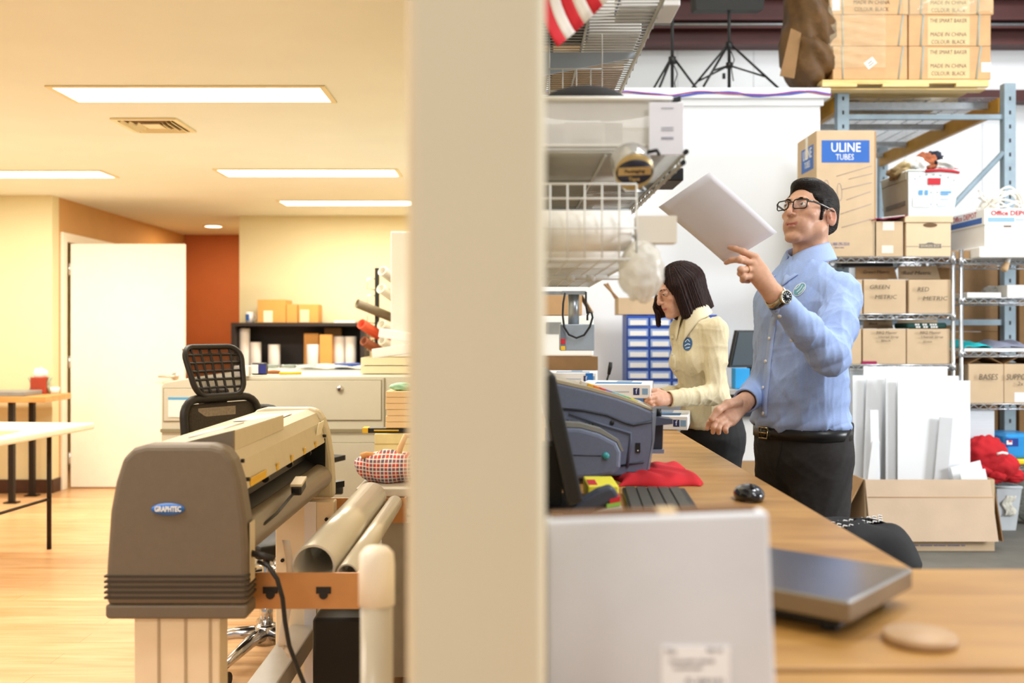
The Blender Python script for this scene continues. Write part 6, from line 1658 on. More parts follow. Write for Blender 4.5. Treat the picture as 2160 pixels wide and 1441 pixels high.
        for ax in range(3):
            u, v = (ax + 1) % 3, (ax + 2) % 3
            sa = [slice(1, -1)] * 3; sb = [slice(1, -1)] * 3
            sa[ax] = slice(0, -1); sb[ax] = slice(1, None)
            A, B = S[tuple(sa)], S[tuple(sb)]
            for sign, msk in ((1, A & ~B), (-1, ~A & B)):
                e = np.argwhere(msk)
                if not len(e): continue
                for q in (u, v): e[:, q] += 1
                def cell(du, dv):
                    c = e.copy(); c[:, u] += du; c[:, v] += dv
                    return idx[c[:, 0], c[:, 1], c[:, 2]]
                q4 = [cell(-1, -1), cell(0, -1), cell(0, 0), cell(-1, 0)]
                Q.append(np.stack(q4 if sign == 1 else q4[::-1], 1))
        Q = np.concatenate(Q)
        for _ in range(smooth):
            N = np.zeros_like(P); c = np.zeros(len(P))
            for a in range(4):
                np.add.at(N, Q[:, a], P[Q[:, (a + 1) % 4]]); np.add.at(c, Q[:, a], 1)
            P = P * .5 + .5 * N / np.maximum(c, 1)[:, None]
        return P, Q

def fold(P, Q, fn):
    """push vertices along their normals by fn(P)"""
    N = np.zeros_like(P)
    fnm = np.cross(P[Q[:, 2]] - P[Q[:, 0]], P[Q[:, 3]] - P[Q[:, 1]])
    for a in range(4): np.add.at(N, Q[:, a], fnm)
    N /= np.maximum(np.linalg.norm(N, axis=1), 1e-12)[:, None]
    return P + N * fn(P)[:, None]

def npmesh(parent, name, shells, m, col=None, label=None):
    P = np.concatenate([p for p, q in shells]); off = 0; QQ = []
    for p, q in shells: QQ.append(q + off); off += len(p)
    Q = np.concatenate(QQ)
    Wi = np.array(W[parent].inverted())
    L = P @ Wi[:3, :3].T + Wi[:3, 3]
    me = bpy.data.meshes.new(name)
    me.vertices.add(len(L)); me.vertices.foreach_set('co', L.astype(np.float32).ravel())
    me.loops.add(len(Q) * 4); me.loops.foreach_set('vertex_index', Q.astype(np.int32).ravel())
    me.polygons.add(len(Q)); me.polygons.foreach_set('loop_start', np.arange(0, len(Q) * 4, 4, dtype=np.int32)); me.polygons.foreach_set('loop_total', np.full(len(Q), 4, np.int32))
    me.polygons.foreach_set('use_smooth', np.ones(len(Q), bool))
    me.update(calc_edges=True)
    if col is not None:
        at_ = me.color_attributes.new('Col', 'FLOAT_COLOR', 'POINT')
        C = np.ones((len(P), 4), np.float32); C[:, :3] = col(P); at_.data.foreach_set('color', C.ravel())
    o = _link(name, me, m, parent)
    if label: o['label'] = label
    return o, (P, Q)

def bvh(*shells):
    P = np.concatenate([p for p, q in shells]); off = 0; F_ = []
    for p, q in shells: F_ += (q + off).tolist(); off += len(p)
    return BVHTree.FromPolygons([Vector(v) for v in P], F_)

def hit(tree, px, py, off=.001):
    """the point of a surface seen at a pixel of the photograph, lifted along its normal"""
    o = Vector((0, 0, H)); d = (at(px, py, 1.) - o).normalized()
    p, n, i, t = tree.ray_cast(o, d)
    if p is None: return None, None
    if n.dot(d) > 0: n = -n
    return p + n * off, n

def patchsurf(tree, fn, nu, nv, off=.0012):
    """a cloth patch that follows a surface; fn(u,v) gives the pixel where the patch shows"""
    pts = {}
    for i in range(nu + 1):
        for j in range(nv + 1):
            q = fn(i / nu, j / nv)
            if q is None: continue
            p, n = hit(tree, q[0], q[1], off)
            if p is not None: pts[(i, j)] = p
    m = MB(); ids = {k: n for n, k in enumerate(pts)}
    fs = [tuple(ids[k] for k in ((i, j), (i + 1, j), (i + 1, j + 1), (i, j + 1))) for i in range(nu) for j in range(nv) if all(k in ids for k in ((i, j), (i + 1, j), (i + 1, j + 1), (i, j + 1)))]
    m.add(list(pts.values()), fs, 0, True)
    return m

def oval(cx, cy, rx, ry, rot):
    c, s_ = math.cos(math.radians(rot)), math.sin(math.radians(rot))
    def fn(u, v):
        a = 2 * PI * v; r = u
        x, y = rx * r * math.cos(a), ry * r * math.sin(a)
        return cx + x * c - y * s_, cy + x * s_ + y * c
    return fn

def stroke(tree, pts, wpx, off, n=3):
    """a ribbon along a pixel path lying on a surface"""
    def fn(u, v):
        k = u * (len(pts) - 1); i = min(int(k), len(pts) - 2); f = k - i
        x = pts[i][0] + (pts[i + 1][0] - pts[i][0]) * f; y = pts[i][1] + (pts[i + 1][1] - pts[i][1]) * f
        dx, dy = pts[i + 1][0] - pts[i][0], pts[i + 1][1] - pts[i][1]
        l = max(1e-6, math.hypot(dx, dy))
        return x - dy / l * wpx * (v - .5), y + dx / l * wpx * (v - .5)
    return patchsurf(tree, fn, max(2, n * (len(pts) - 1)), 1, off)

def skinmat(name, rough=.48):
    m = bpy.data.materials.new(name); m.use_nodes = True
    nt = m.node_tree; b = nt.nodes['Principled BSDF']
    a = nt.nodes.new('ShaderNodeVertexColor'); a.layer_name = 'Col'
    n = nt.nodes.new('ShaderNodeTexNoise'); n.inputs['Scale'].default_value = 90; n.inputs['Detail'].default_value = 3
    tc = nt.nodes.new('ShaderNodeTexCoord'); nt.links.new(tc.outputs['Object'], n.inputs['Vector'])
    r = nt.nodes.new('ShaderNodeMapRange'); r.inputs[1].default_value = .3; r.inputs[2].default_value = .7; r.inputs[3].default_value = .93; r.inputs[4].default_value = 1.06
    nt.links.new(n.outputs[0], r.inputs[0])
    mx = nt.nodes.new('ShaderNodeMix'); mx.data_type = 'RGBA'; mx.blend_type = 'MULTIPLY'; mx.inputs[0].default_value = 1
    nt.links.new(a.outputs[0], mx.inputs[6]); nt.links.new(r.outputs[0], mx.inputs[7]); nt.links.new(mx.outputs[2], b.inputs['Base Color'])
    b.inputs['Roughness'].default_value = rough; b.inputs['Specular IOR Level'].default_value = .35
    b.inputs['Subsurface Weight'].default_value = .12; b.inputs['Subsurface Radius'].default_value = (.012, .005, .003); b.inputs['Subsurface Scale'].default_value = .6
    bp = nt.nodes.new('ShaderNodeBump'); bp.inputs['Strength'].default_value = .12; bp.inputs['Distance'].default_value = .001
    nt.links.new(n.outputs[0], bp.inputs['Height']); nt.links.new(bp.outputs[0], b.inputs['Normal'])
    return m

def headframe(o, phi, pitch, roll=0):
    """columns: person's left, forward, up"""
    f = Vector((-math.cos(math.radians(phi)), -math.sin(math.radians(phi)), 0))
    l = Vector((-f.y, f.x, 0)) * -1
    l = Vector((math.sin(math.radians(phi)), -math.cos(math.radians(phi)), 0))
    q = math.radians(pitch)
    f2 = f * math.cos(q) + Vector((0, 0, 1)) * math.sin(q)
    u = Vector((0, 0, 1)) * math.cos(q) - f * math.sin(q)
    q = math.radians(roll)
    l2 = l * math.cos(q) + u * math.sin(q); u2 = u * math.cos(q) - l * math.sin(q)
    return frame(Vector(o), l2, f2, u2)

def make_head(M, h, fem=False):
    c = M.translation
    s = SDF(c - Vector((.15, .15, .22)), c + Vector((.15, .15, .15)), h, M)
    w = .95 if fem else 1.
    s.ell((0, -.020, .030), (.0715 * w, .093, .079), 0)
    s.ell((0, .030, -.006), (.057 * w, .058, .076), .03)
    s.ell((0, .040, -.060), (.041 * w, .047, .050), .03)
    for e in (-1, 1):
        s.cap((e * .054 * w, -.006, -.046), (e * .050 * w, .012, -.064), .011, .011, .025)
        s.cap((e * .050 * w, .012, -.064), (e * .018, .073, -.101 if not fem else -.094), .012, .012, .025)      # jaw
        s.ell((e * .044 * w, .060, -.020), (.016, .017, .013), .02)                                              # cheekbone
        s.ell((e * .026, .068, -.058), (.018, .020, .024), .02)
    s.ell((0, .080, -.103 if not fem else -.095), (.017, .014, .013), .018)                                      # chin
    s.cap((-.032, .084, .027), (.032, .084, .027), .007 if fem else .0088, None, .014)                           # brow
    for e in (-1, 1): s.ell((e * .031, .099, .010), (.015, .015, .0095), .012, 's')                              # sockets
    for e in (-1, 1): s.ell((e * .031, .0785, .008), (.0150, .0138, .0125), .003)                                # lids
    for e in (-1, 1):
        s.ell((e * .031, .093, .0072), (.0125, .010, .0047), .0015, 's')                                         # lid slit
        s.cap((e * .019, .090, .0125), (e * .042, .084, .0118), .0022, .0018, .003)                              # upper lid fold
    s.chain([(0, .090, .018), (0, .102, -.002), (0, .113 if not fem else .108, -.021), (0, .114 if not fem else .109, -.028)], [.0066, .0064, .0072, .0076] if not fem else [.0060, .0060, .0078, .0084], .010)
    for e in (-1, 1):
        s.ell((e * .0115, .099, -.0285), (.0066, .0090, .0062), .006)                                            # nostril wings
        s.ell((e * .0062, .104, -.0365), (.0034, .005, .0035), .002, 's')
    s.ell((0, .083, -.050), (.024, .016, .020), .012)                                                            # muzzle
    s.chain([(-.025, .0800, -.0612), (-.010, .0925, -.0565), (0, .0938, -.0578), (.010, .0925, -.0565), (.025, .0800, -.0612)], [.0018, .0033, .0032, .0033, .0018], .004)
    s.chain([(-.023, .0805, -.0628), (-.008, .0920, -.0660), (.008, .0920, -.0660), (.023, .0805, -.0628)], [.0020, .0044, .0044, .0020], .004)
    s.chain([(-.024, .084, -.0612), (0, .1035, -.0612), (.024, .084, -.0612)], [.0012, .0014, .0012], 0) if False else None
    for a, b in (((-.025, .0818, -.0616), (-.010, .0965, -.0610)), ((-.010, .0965, -.0610), (.010, .0965, -.0610)), ((.010, .0965, -.0610), (.025, .0818, -.0616))):
        s.cap(a, b, .0013, .0013, .001, 's')                                                                     # mouth line
    for e in (-1, 1):                                                                                            # ears
        rot = Matrix.Rotation(.48 * e, 4, 'Z') @ Matrix.Rotation(-.15, 4, 'X')
        s.ell((e * .0770 * w, -.016, -.012), (.0068, .018, .031), .006, 'u', rot)
        s.ell((e * .0835 * w, -.013, -.005), (.0055, .0105, .019), .004, 's', rot)
        s.ell((e * .0790 * w, -.004, -.013), (.004, .005, .008), .003, 'u', rot)
    r = .050 if fem else .058
    s.cap((0, -.022, -.060), (0, -.045, -.21), r * .96, r * 1.06, .03)
    if not fem: s.ell((0, .018, -.128), (.011, .012, .014), .02)
    return s.nets(1)

def skin_colour(base, M, fem=False, beard=False):
    Mi = np.array(M.inverted())
    lip = np.array(lin('b3645a' if not fem else 'b4575a')[:3]); b0 = np.array(lin(base)[:3])
    red = np.array(lin('c4735e')[:3]); brd = np.array(lin('9a7058')[:3])
    def fn(P):
        L = P @ Mi[:3, :3].T + Mi[:3, 3]
        x, y, z = L[:, 0], L[:, 1], L[:, 2]
        C = np.tile(b0, (len(P), 1))
        def mix(w_, c): 
            nonlocal C
            C = C * (1 - w_[:, None]) + c * w_[:, None]
        near = (np.abs(x) < .1) & (np.abs(y) < .15) & (z > -.2) & (z < .2)
        g = lambda cx, cy, cz, rx, ry, rz: np.exp(-(((np.abs(x) - cx) / rx) ** 2 + ((y - cy) / ry) ** 2 + ((z - cz) / rz) ** 2))
        mix(near * .18 * g(.040, .07, -.025, .02, .03, .02), red)
        mix(near * .25 * g(.0, .11, -.025, .012, .015, .014), red)
        mix(near * .5 * g(.082, -.02, -.01, .01, .02, .03), red)
        if beard:
            mix(near * .36 * np.clip((-.038 - z) / .02, 0, 1) * np.clip((y + .0) / .03, 0, 1) * np.clip((z + .135) / .02, 0, 1), brd)
        t = np.clip(1 - np.abs(z + .0612 - .25 * x * x * 40) / (.0066 + 0 * x), 0, 1) * (np.abs(x) < .024) * (y > .078) * np.clip((.025 - np.abs(x)) / .006, 0, 1)
        mix(near * np.clip(t * 2, 0, .85), lip)
        return C
    return fn

def eyes(root, M, iris, gaze=(-.1, .1)):
    for e in (-1, 1):
        c = Vector((e * .031, .0785, .008))
        g = Vector((gaze[0], 1, gaze[1])).normalized()
        up = Vector((0, 0, 1)); xx = g.cross(up).normalized(); zz = xx.cross(g)
        Ml = W[root].inverted() @ M @ frame(c, xx, zz, g)
        rr = .0128
        m = MB()
        for th0, th1, mi, r_ in ((0, .17, 2, rr + .0003), (.17, .47, 1, rr + .0002), (.47, PI, 0, rr)):
            prof = [(max(1e-5, r_ * math.sin(th)), r_ * math.cos(th)) for th in [th0 + (th1 - th0) * k / 8 for k in range(9)]]
            m.lathe(prof[::-1], Ml, 20, mi)
        part(root, 'eye', m, [mat('eye_white', 'e9e4de', .2, var=0), iris, mat('pupil', '0a0808', .1, var=0)])

def brows(root, M, m_, hi=.0270, r=.0028):
    for e in (-1, 1):
        pts = [M @ Vector(p) for p in ((e * .013, .0945, hi - .003), (e * .025, .0935, hi + .0015), (e * .037, .0865, hi + .0015), (e * .046, .0765, hi - .003))]
        part(root, 'eyebrow', MB().tube(pts, [r * .8, r * 1.15, r, r * .4], 6), m_, True)

def hairmat(name, c1, c2, axis='Z'):
    m = bpy.data.materials.new(name); m.use_nodes = True
    nt = m.node_tree; b = nt.nodes['Principled BSDF']
    tc = nt.nodes.new('ShaderNodeTexCoord'); mp = nt.nodes.new('ShaderNodeMapping'); mp.inputs['Scale'].default_value = {'Z': (1, 1, .06), 'Y': (1, .06, 1), 'X': (.06, 1, 1)}[axis]
    nt.links.new(tc.outputs['Object'], mp.inputs[0])
    n = nt.nodes.new('ShaderNodeTexNoise'); n.inputs['Scale'].default_value = 260; n.inputs['Detail'].default_value = 4
    nt.links.new(mp.outputs[0], n.inputs['Vector'])
    cr = nt.nodes.new('ShaderNodeValToRGB'); cr.color_ramp.elements[0].position = .35; cr.color_ramp.elements[1].position = .72
    cr.color_ramp.elements[0].color = lin(c1); cr.color_ramp.elements[1].color = lin(c2)
    nt.links.new(n.outputs[0], cr.inputs[0]); nt.links.new(cr.outputs[0], b.inputs['Base Color'])
    bp = nt.nodes.new('ShaderNodeBump'); bp.inputs['Strength'].default_value = .6; bp.inputs['Distance'].default_value = .003
    nt.links.new(n.outputs[0], bp.inputs['Height']); nt.links.new(bp.outputs[0], b.inputs['Normal'])
    b.inputs['Roughness'].default_value = .5; b.inputs['Specular IOR Level'].default_value = .16
    return m

def cloth_noise(P, amp, seed, fr=14, dirs=5, stretch=(1, 1, 1)):
    rs = np.random.RandomState(seed); o = np.zeros(len(P)); Q = P * np.array(stretch)
    for k in range(dirs):
        v = rs.normal(size=3); v /= np.linalg.norm(v)
        ph = rs.uniform(0, 6.28); f = fr * rs.uniform(.6, 1.8)
        w_ = Q @ v * f + 1.3 * np.sin(Q @ rs.normal(size=3) * fr * .35 + ph)
        o += (1 - np.abs(np.sin(w_))) ** 2 - .35
    return amp * o / dirs * 2

def hand(s, wrist, palm_n, mcps, fingers, thumb, r=.0085, wr=.027):
    """wrist and joints in world space; palm_n: direction the back of the hand faces"""
    k = .010
    w_ = Vector(wrist); pn = Vector(palm_n).normalized()
    for i, q in enumerate(mcps):
        q = Vector(q); d = (q - w_)
        base = w_ + d * .12
        s.cap(base, q, .0145, r * 1.28, .012)
    mid = sum((Vector(q) for q in mcps), Vector()) / len(mcps)
    s.cap(w_ + (mid - w_) * .15, w_ + (mid - w_) * .75, .026, .028, .014, 'u', (pn, .5))
    for pts, q in zip(fingers, mcps):
        ch = [Vector(q)] + [Vector(p) for p in pts]
        rs = [r * 1.18, r * 1.05, r * .95, r * .80][:len(ch)]
        for i in range(len(ch) - 1): s.cap(ch[i], ch[i + 1], rs[i], rs[i + 1], .0035)
        s.ell(Vector(ch[1]), (r * 1.12,) * 3, .004)
    ch = [Vector(p) for p in thumb]
    for i in range(len(ch) - 1): s.cap(ch[i], ch[i + 1], [.017, .0125, .0105, .009][i], [.0125, .0105, .009, .009][i], .009)
    return s

# ------------------------------------------------------------------ the man
MD = 3.17
mp_ = thing('person', 'man in a light blue shirt and glasses holding up a sheet of paper', 'person', (.935, MD, 0))
HM = headframe(at(1707, 452, MD), 40, 11) @ Matrix.Scale(.945, 4)
face = make_head(HM, .0018)
TF = headframe((.935, MD, 1.0), 25, 0)       # torso frame at belt height
def tl(x, y, z): return TF @ Vector((x, y, z))
SL, EL, WL = tl(.160, -.01, .408), at(1750, 752, 2.84), at(1634, 624, 2.75)
SR, ER, WR = tl(-.160, -.01, .408), at(1621, 800, 3.33), at(1568, 850, 3.10)
# left hand, holding the sheet
Lm = [at(1593, 543, 2.735), at(1588, 556, 2.728), at(1586, 569, 2.727), at(1590, 582, 2.732)]
Lf = [[at(1567, 531, 2.735), at(1551, 525, 2.752), at(1539, 522, 2.768)],
      [at(1560, 548, 2.712), at(1543, 549, 2.735), at(1532, 554, 2.760)],
      [at(1563, 569, 2.705), at(1561, 577, 2.735), at(1574, 581, 2.755)],
      [at(1568, 584, 2.712), at(1567, 591, 2.738), at(1579, 593, 2.755)]]
Lt = [at(1622, 598, 2.765), at(1602, 572, 2.805), at(1582, 553, 2.838), at(1562, 545, 2.846)]
sL = SDF(Vector((.55, 2.62, 1.18)), Vector((.98, 2.92, 1.60)), .0018)
hand(sL, WL, (0, -1, .2), Lm, Lf, Lt)
sL.cap(WL, WL.lerp(EL, .30), .0265, .029, .012, 'u', ((0, 1, 0), .86)).cap(WL.lerp(EL, .25), EL, .028, .032, .02)
handL = sL.nets(1)
Rm = [at(1527, 868, 3.035), at(1530, 876, 3.028), at(1536, 884, 3.028), at(1544, 891, 3.033)]
Rf = [[at(1506, 880, 3.015), at(1496, 893, 3.005), at(1492, 904, 3.005)],
      [at(1510, 889, 3.002), at(1505, 901, 2.992), at(1504, 912, 2.998)],
      [at(1519, 894, 3.002), at(1516, 904, 2.992), at(1516, 913, 2.998)],
      [at(1531, 899, 3.010), at(1530, 906, 3.002), at(1532, 911, 3.008)]]
Rt = [at(1556, 848, 3.06), at(1535, 852, 3.02), at(1514, 866, 2.995), at(1501, 884, 2.985)]
sR = SDF(Vector((.55, 2.9, .90)), Vector((.95, 3.42, 1.22)), .0018)
hand(sR, WR, (-.3, .6, -.7), Rm, Rf, Rt, r=.0088)
sR.cap(WR, WR.lerp(ER, .3), .028, .030, .012).cap(WR.lerp(ER, .25), ER, .029, .033, .02)
handR = sR.nets(1)
sB = SDF(Vector((.55, 2.7, .03)), Vector((1.35, 3.65, 1.58)), .009)
sB.use(TF).ell((0, .0, .28), (.14, .090, .17), 0).ell((0, .0, .08), (.13, .095, .2), .05).cap((-.13, -.01, .38), (.13, -.01, .38), .026, None, .03).cap((0, -.018, .36), (0, -.024, .54), .050, .048, .01)
sB.use(None).cap(SL, EL, .042, .034, .02).cap(EL, EL.lerp(WL, .6), .034, .030, .01).cap(SR, ER, .042, .034, .02).cap(ER, ER.lerp(WR, .6), .034, .030, .01)
sB.use(TF)
for e in (-1, 1): sB.cap((e * .085, 0, -.03), (e * .095, .015, -.50), .07, .045, .03).cap((e * .095, .015, -.50), (e * .10, -.02, -.92), .045, .032, .02)
bodyS = sB.nets(0)
SKM = skinmat('skin_man')
npmesh(mp_, 'body', [face, handL, handR, bodyS], SKM, skin_colour('d3a183', HM, beard=True))
eyes(mp_, HM, mat('iris_brown', '27160c', .2, var=0), (-.25, .12))
HAIRM = hairmat('man_hair', '0d0907', '261b14', 'Y')
brows(mp_, HM, HAIRM, .0262, .0030)
s = SDF(HM.translation - Vector((.15, .15, .2)), HM.translation + Vector((.15, .15, .16)), .002, HM)
s.ell((0, -.022, .036), (.0765, .098, .0835), 0)
s.ell((0, .030, .088), (.052, .050, .026), .03)                                   # fuller top over the forehead
s.cap((0, -.066, -.02), (0, -.052, -.080), .058, .046, .03)                       # nape
s.ell((0, .113, .002), (.080, .064, .082), .008, 's', Matrix.Rotation(.16, 4, 'X'))    # face opening
for e in (-1, 1):
    s.ell((e * .08, .066, -.060), (.05, .055, .055), .006, 's')
    s.ell((e * .085, -.018, -.018), (.030, .027, .036), .004, 's')                # around the ear
    s.ell((e * .08, -.005, -.075), (.05, .05, .05), .006, 's')
    s.cap((e * .062, -.005, .048), (e * .0535, .044, .040), .011, .010, .015)     # temple
    s.cap((e * .062, .028, .030), (e * .0615, .020, -.026), .0095, .006, .012)    # sideburn
s.ell((0, .04, -.10), (.085, .085, .07), .01, 's')
s.plane((0, 0, -.095), (0, -.55, -1), .01)
Pq = s.nets(1)
Pq = (fold(*Pq, lambda P: cloth_noise(P @ np.array(HM.to_3x3()), .0012, 5, 480, 5, (1, .12, 1))), Pq[1])
npmesh(mp_, 'hair', [Pq], HAIRM)
# glasses
gl = MB(); lens = MB()
for e in (-1, 1):
    rr_ = rrect(.047, .031, .009, 4)
    def gp(x, z, e=e): return HM @ Vector((e * .0335 + x, .1095 - .9 * (abs(e * .0335 + x)) ** 1.6 * .9, .0035 + z))
    gl.tube([gp(x, z) for x, z in rr_], .0020, 6, closed=True)
    lens.add([gp(x * .96, z * .96) for x, z in rr_], [tuple(range(len(rr_)))])
gl.tube([HM @ Vector(p) for p in ((-.0105, .1085, .010), (0, .112, .012), (.0105, .1085, .010))], .0021, 6)
GB = mat('glasses_black', '15120f', .3, var=0)
g_ = part(mp_, 'glasses', gl, GB, True)
part(g_, 'lens', lens, mat('lens', 'eef2f5', .05, var=0, alpha=.10), True)
for e in (-1, 1):
    part(g_, 'temple', MB().tube([HM @ Vector(p) for p in ((e * .058, .1005, .012), (e * .070, .085, .013), (e * .0765, .045, .012), (e * .0795, .0, .010), (e * .082, -.022, .006))], [.0028, .0034, .0032, .0026, .002], 6), mat('temple_grey', '6c6864', .25, .6, var=0), True)

# shirt
SHB = mat('shirt_blue', '9fb4e0', .8, var=.05, scale=220, bump=.12, bscale=900, spec=.2)
s = SDF(Vector((.55, 2.60, .93)), Vector((1.40, 3.65, 1.62)), .004)
s.use(TF)
s.ell((0, .004, .325), (.172, .126, .225), 0)
s.ell((0, .012, .10), (.168, .134, .20), .06)
s.cap((-.135, -.012, .408), (.135, -.012, .408), .050, None, .05)
s.cap((0, -.02, .472), (.12, -.012, .420), .046, .046, .03).cap((0, -.02, .472), (-.12, -.012, .420), .046, .046, .03)
s.cap((0, -.018, .43), (0, -.020, .470), .070, .058, .03)
s.ell((0, .010, .015), (.174, .137, .055), .03)
s.plane((0, 0, -.008), (0, 0, -1))
s.use(None)
s.cap(SL, SL.lerp(EL, .5), .060, .057, .05).cap(SL.lerp(EL, .5), EL, .057, .052, .03)
s.cap(EL, EL.lerp(WL, .45), .052, .047, .03).cap(EL.lerp(WL, .45), EL.lerp(WL, .80), .047, .039, .02)
s.cap(EL.lerp(WL, .74), EL.lerp(WL, .93), .039, .0375, .006)
s.cap(SR, SR.lerp(ER, .5), .060, .054, .05).cap(SR.lerp(ER, .5), ER, .054, .050, .03)
s.cap(ER, ER.lerp(WR, .5), .050, .045, .03).cap(ER.lerp(WR, .45), ER.lerp(WR, .93), .045, .0405, .01)
for a_, b_ in ((EL, WL), (ER, WR)):
    dd = (b_ - a_).normalized()
    s.cap(a_.lerp(b_, .90), b_ + dd * .05, .033, .035, 0, 's')
    c0 = a_.lerp(b_, .90)
# trim the rounded cuff ends flat
def cuff_trim(a_, b_, t_):
    dd = np.array((b_ - a_).normalized()); p0 = np.array(a_.lerp(b_, t_))
    def fn(X, Y, Z):
        al = (X - p0[0]) * dd[0] + (Y - p0[1]) * dd[1] + (Z - p0[2]) * dd[2]
        r2 = (X - p0[0]) ** 2 + (Y - p0[1]) ** 2 + (Z - p0[2]) ** 2
        return np.maximum(-al, np.sqrt(r2) - .075)
    s._op(fn, p0 - .08, p0 + .08, 0, 's')
cuff_trim(EL, WL, .925); cuff_trim(ER, WR, .925)
s.use(TF)
s.cap((0, -.012, .535), (0, -.02, .66), .054, .060, .004, 's')
sh = s.nets(1)
nE, nW, nER = np.array(EL), np.array(WL), np.array(ER)
def shirt_folds(P):
    d = cloth_noise(P, .0075, 3, 30, 5, (1, 1, .6)) + cloth_noise(P, .0032, 4, 75, 5, (1, 1, .6))
    r = np.linalg.norm(P - nE, axis=1)
    ax = np.array((EL - SL).normalized()); ax2 = np.array((WL - EL).normalized())
    d += .0065 * np.exp(-(r / .11) ** 2) * (np.abs(np.sin((P - nE) @ (ax - ax2) * 42 + 2.2 * np.sin((P - nE) @ np.array((.3, .9, .2)) * 22))) - .5)
    sl = np.array(SL); r2 = np.linalg.norm(P - sl - np.array((-.03, -.02, -.07)), axis=1)
    d += .009 * np.exp(-(r2 / .10) ** 2) * (np.abs(np.sin((P - sl) @ np.array((.80, -.2, .55)) * 40 + np.sin(P[:, 2] * 30))) - .5)
    z = P[:, 2]
    d += .008 * np.clip((1.14 - z) / .12, 0, 1) * (np.abs(np.sin(P[:, 0] * 26 - P[:, 1] * 24 + 2.5 * np.sin(z * 22))) - .5)
    for w_ in (WL, WR): d *= np.clip((np.linalg.norm(P - np.array(w_), axis=1) - .03) / .12, .12, 1)
    return d
sh = (fold(*sh, shirt_folds), sh[1])
shirt, _ = npmesh(mp_, 'shirt', [sh], SHB)
ST = bvh(sh)
# collar: a stand and two points laid on the chest
SHC = mat('shirt_collar_blue', 'a9bde6', .8, var=.04, scale=220, spec=.2)
def collar_ring(t, rr, z, dip=0.):
    a = 2 * PI * t
    return tl(rr * .98 * math.sin(a), -.016 + rr * 1.06 * math.cos(a), z)
def snap(tree, frm, x, y, z, cx, cy, lift):
    """keeps a point (in the torso frame) just outside the shirt, measured out from the neck axis"""
    o = frm @ Vector((cx, cy, z)); p = frm @ Vector((x, y, z)); d = p - o; L = d.length; d.normalize()
    h_, n, i_, t = tree.ray_cast(o, d, .3)
    if h_ is not None and t + lift > L: p = o + d * (t + lift)
    return p
def collar(u, v):
    # v: 0 at the top edge of the fold, 1 at the lower edge; u runs from the wearer's front round the back to the front
    a = 2 * PI * (.035 + .93 * u)
    e = abs(2 * u - 1)
    fr = max(0, e - .66) / .34
    z0 = .588 - .046 * e ** 2
    rr = .0625 + .026 * v ** .8 + .012 * fr * v
    z = z0 - (.056 + .048 * fr ** 1.4) * v
    return snap(ST, TF, rr * .98 * math.sin(a), -.016 + rr * 1.06 * math.cos(a), z, 0, -.016, .004)
part(shirt, 'collar', MB().surf(collar, 56, 8), SHC, True, solid=.003)
part(shirt, 'collar_stand', MB().surf(lambda u, v: collar_ring(.012 + .976 * u, .0600 + .004 * v, .586 - .046 * (abs(2 * u - 1)) ** 2 - .08 * v), 40, 3), SHC, True, solid=.002)
# placket and buttons
plk = [(1641, 640), (1632, 680), (1626, 720), (1621, 760), (1617, 800), (1613, 840), (1612, 880)]
part(shirt, 'placket', stroke(ST, plk, 13, .0015, 4), SHC, True, solid=.001)
BTN = mat('button_white', 'eceae4', .3, var=0)
def button(tree, par, px, py, r=.0055, off=.003, m_=BTN):
    p, n = hit(tree, px, py, off)
    if p is None: return
    t = n.orthogonal().normalized()
    part(par, 'button', MB().lathe([(.0001, -.001), (r, -.001), (r, .0012), (.0001, .0016)], frame(p, t, n.cross(t), n), 14), m_, True)
for px, py in ((1624, 714), (1616, 762), (1611, 818), (1611, 872)): button(ST, shirt, px, py)
for px, py in ((1645, 666), (1671, 717)): button(ST, shirt, px, py)
# pocket seam, emblem
TEAL = mat('emblem_teal', '6fa6b0', .6, var=.12, scale=90); EMW = mat('emblem_white', 'e4ebee', .6, var=0)
em = part(shirt, 'emblem', patchsurf(ST, oval(1687, 611, 17, 10, -48), 6, 28, .0022), EMW, True)
part(em, 'emblem_field', patchsurf(ST, oval(1687, 611, 15.2, 8.4, -48), 6, 28, .0030), TEAL, True)
for k, (a_, b_) in enumerate((((1681, 617), (1694, 602)), ((1685, 621), (1698, 606)), ((1678, 611), (1690, 598)))):
    part(em, 'emblem_stroke', stroke(ST, [a_, ((a_[0] + b_[0]) / 2 + 1, (a_[1] + b_[1]) / 2 + 1.5), b_], 1.6, .0038), EMW, True)
# trousers, belt, shoes
s = SDF(Vector((.55, 2.75, .03)), Vector((1.35, 3.6, 1.06)), .005, TF)
s.ell((0, .004, -.06), (.168, .130, .15), 0)
s.cap((-.03, .0, .01), (.03, .0, .01), .135, .135, .03, 'u', ((0, 1, 0), .92))
for e in (-1, 1):
    s.cap((e * .080, .002, -.10), (e * .092, .018, -.50), .098, .074, .03)
    s.cap((e * .092, .018, -.50), (e * .10, -.010, -.93), .074, .062, .03)
s.plane((0, 0, .018), (0, 0, 1)); s.plane((0, 0, -.955), (0, 0, -1))
tr = s.nets(1)
tr = (fold(*tr, lambda P: cloth_noise(P, .005, 8, 36, 5, (1, 1, .5))), tr[1])
TRM = mat('trousers_charcoal', '343130', .85, var=.12, scale=60, bump=.1, bscale=600, spec=.2)
trousers, _ = npmesh(mp_, 'trousers', [tr], TRM)
TT = bvh(tr)
def beltp(t, z, g=0): 
    a = 2 * PI * t
    return tl((.170 + g) * math.sin(a), .006 + (.134 + g) * math.cos(a), z)
blt = part(mp_, 'belt', MB().surf(lambda u, v: beltp(u, -.034 + .034 * v), 60, 2), mat('belt_black', '171515', .35, var=.05), True, solid=.004)
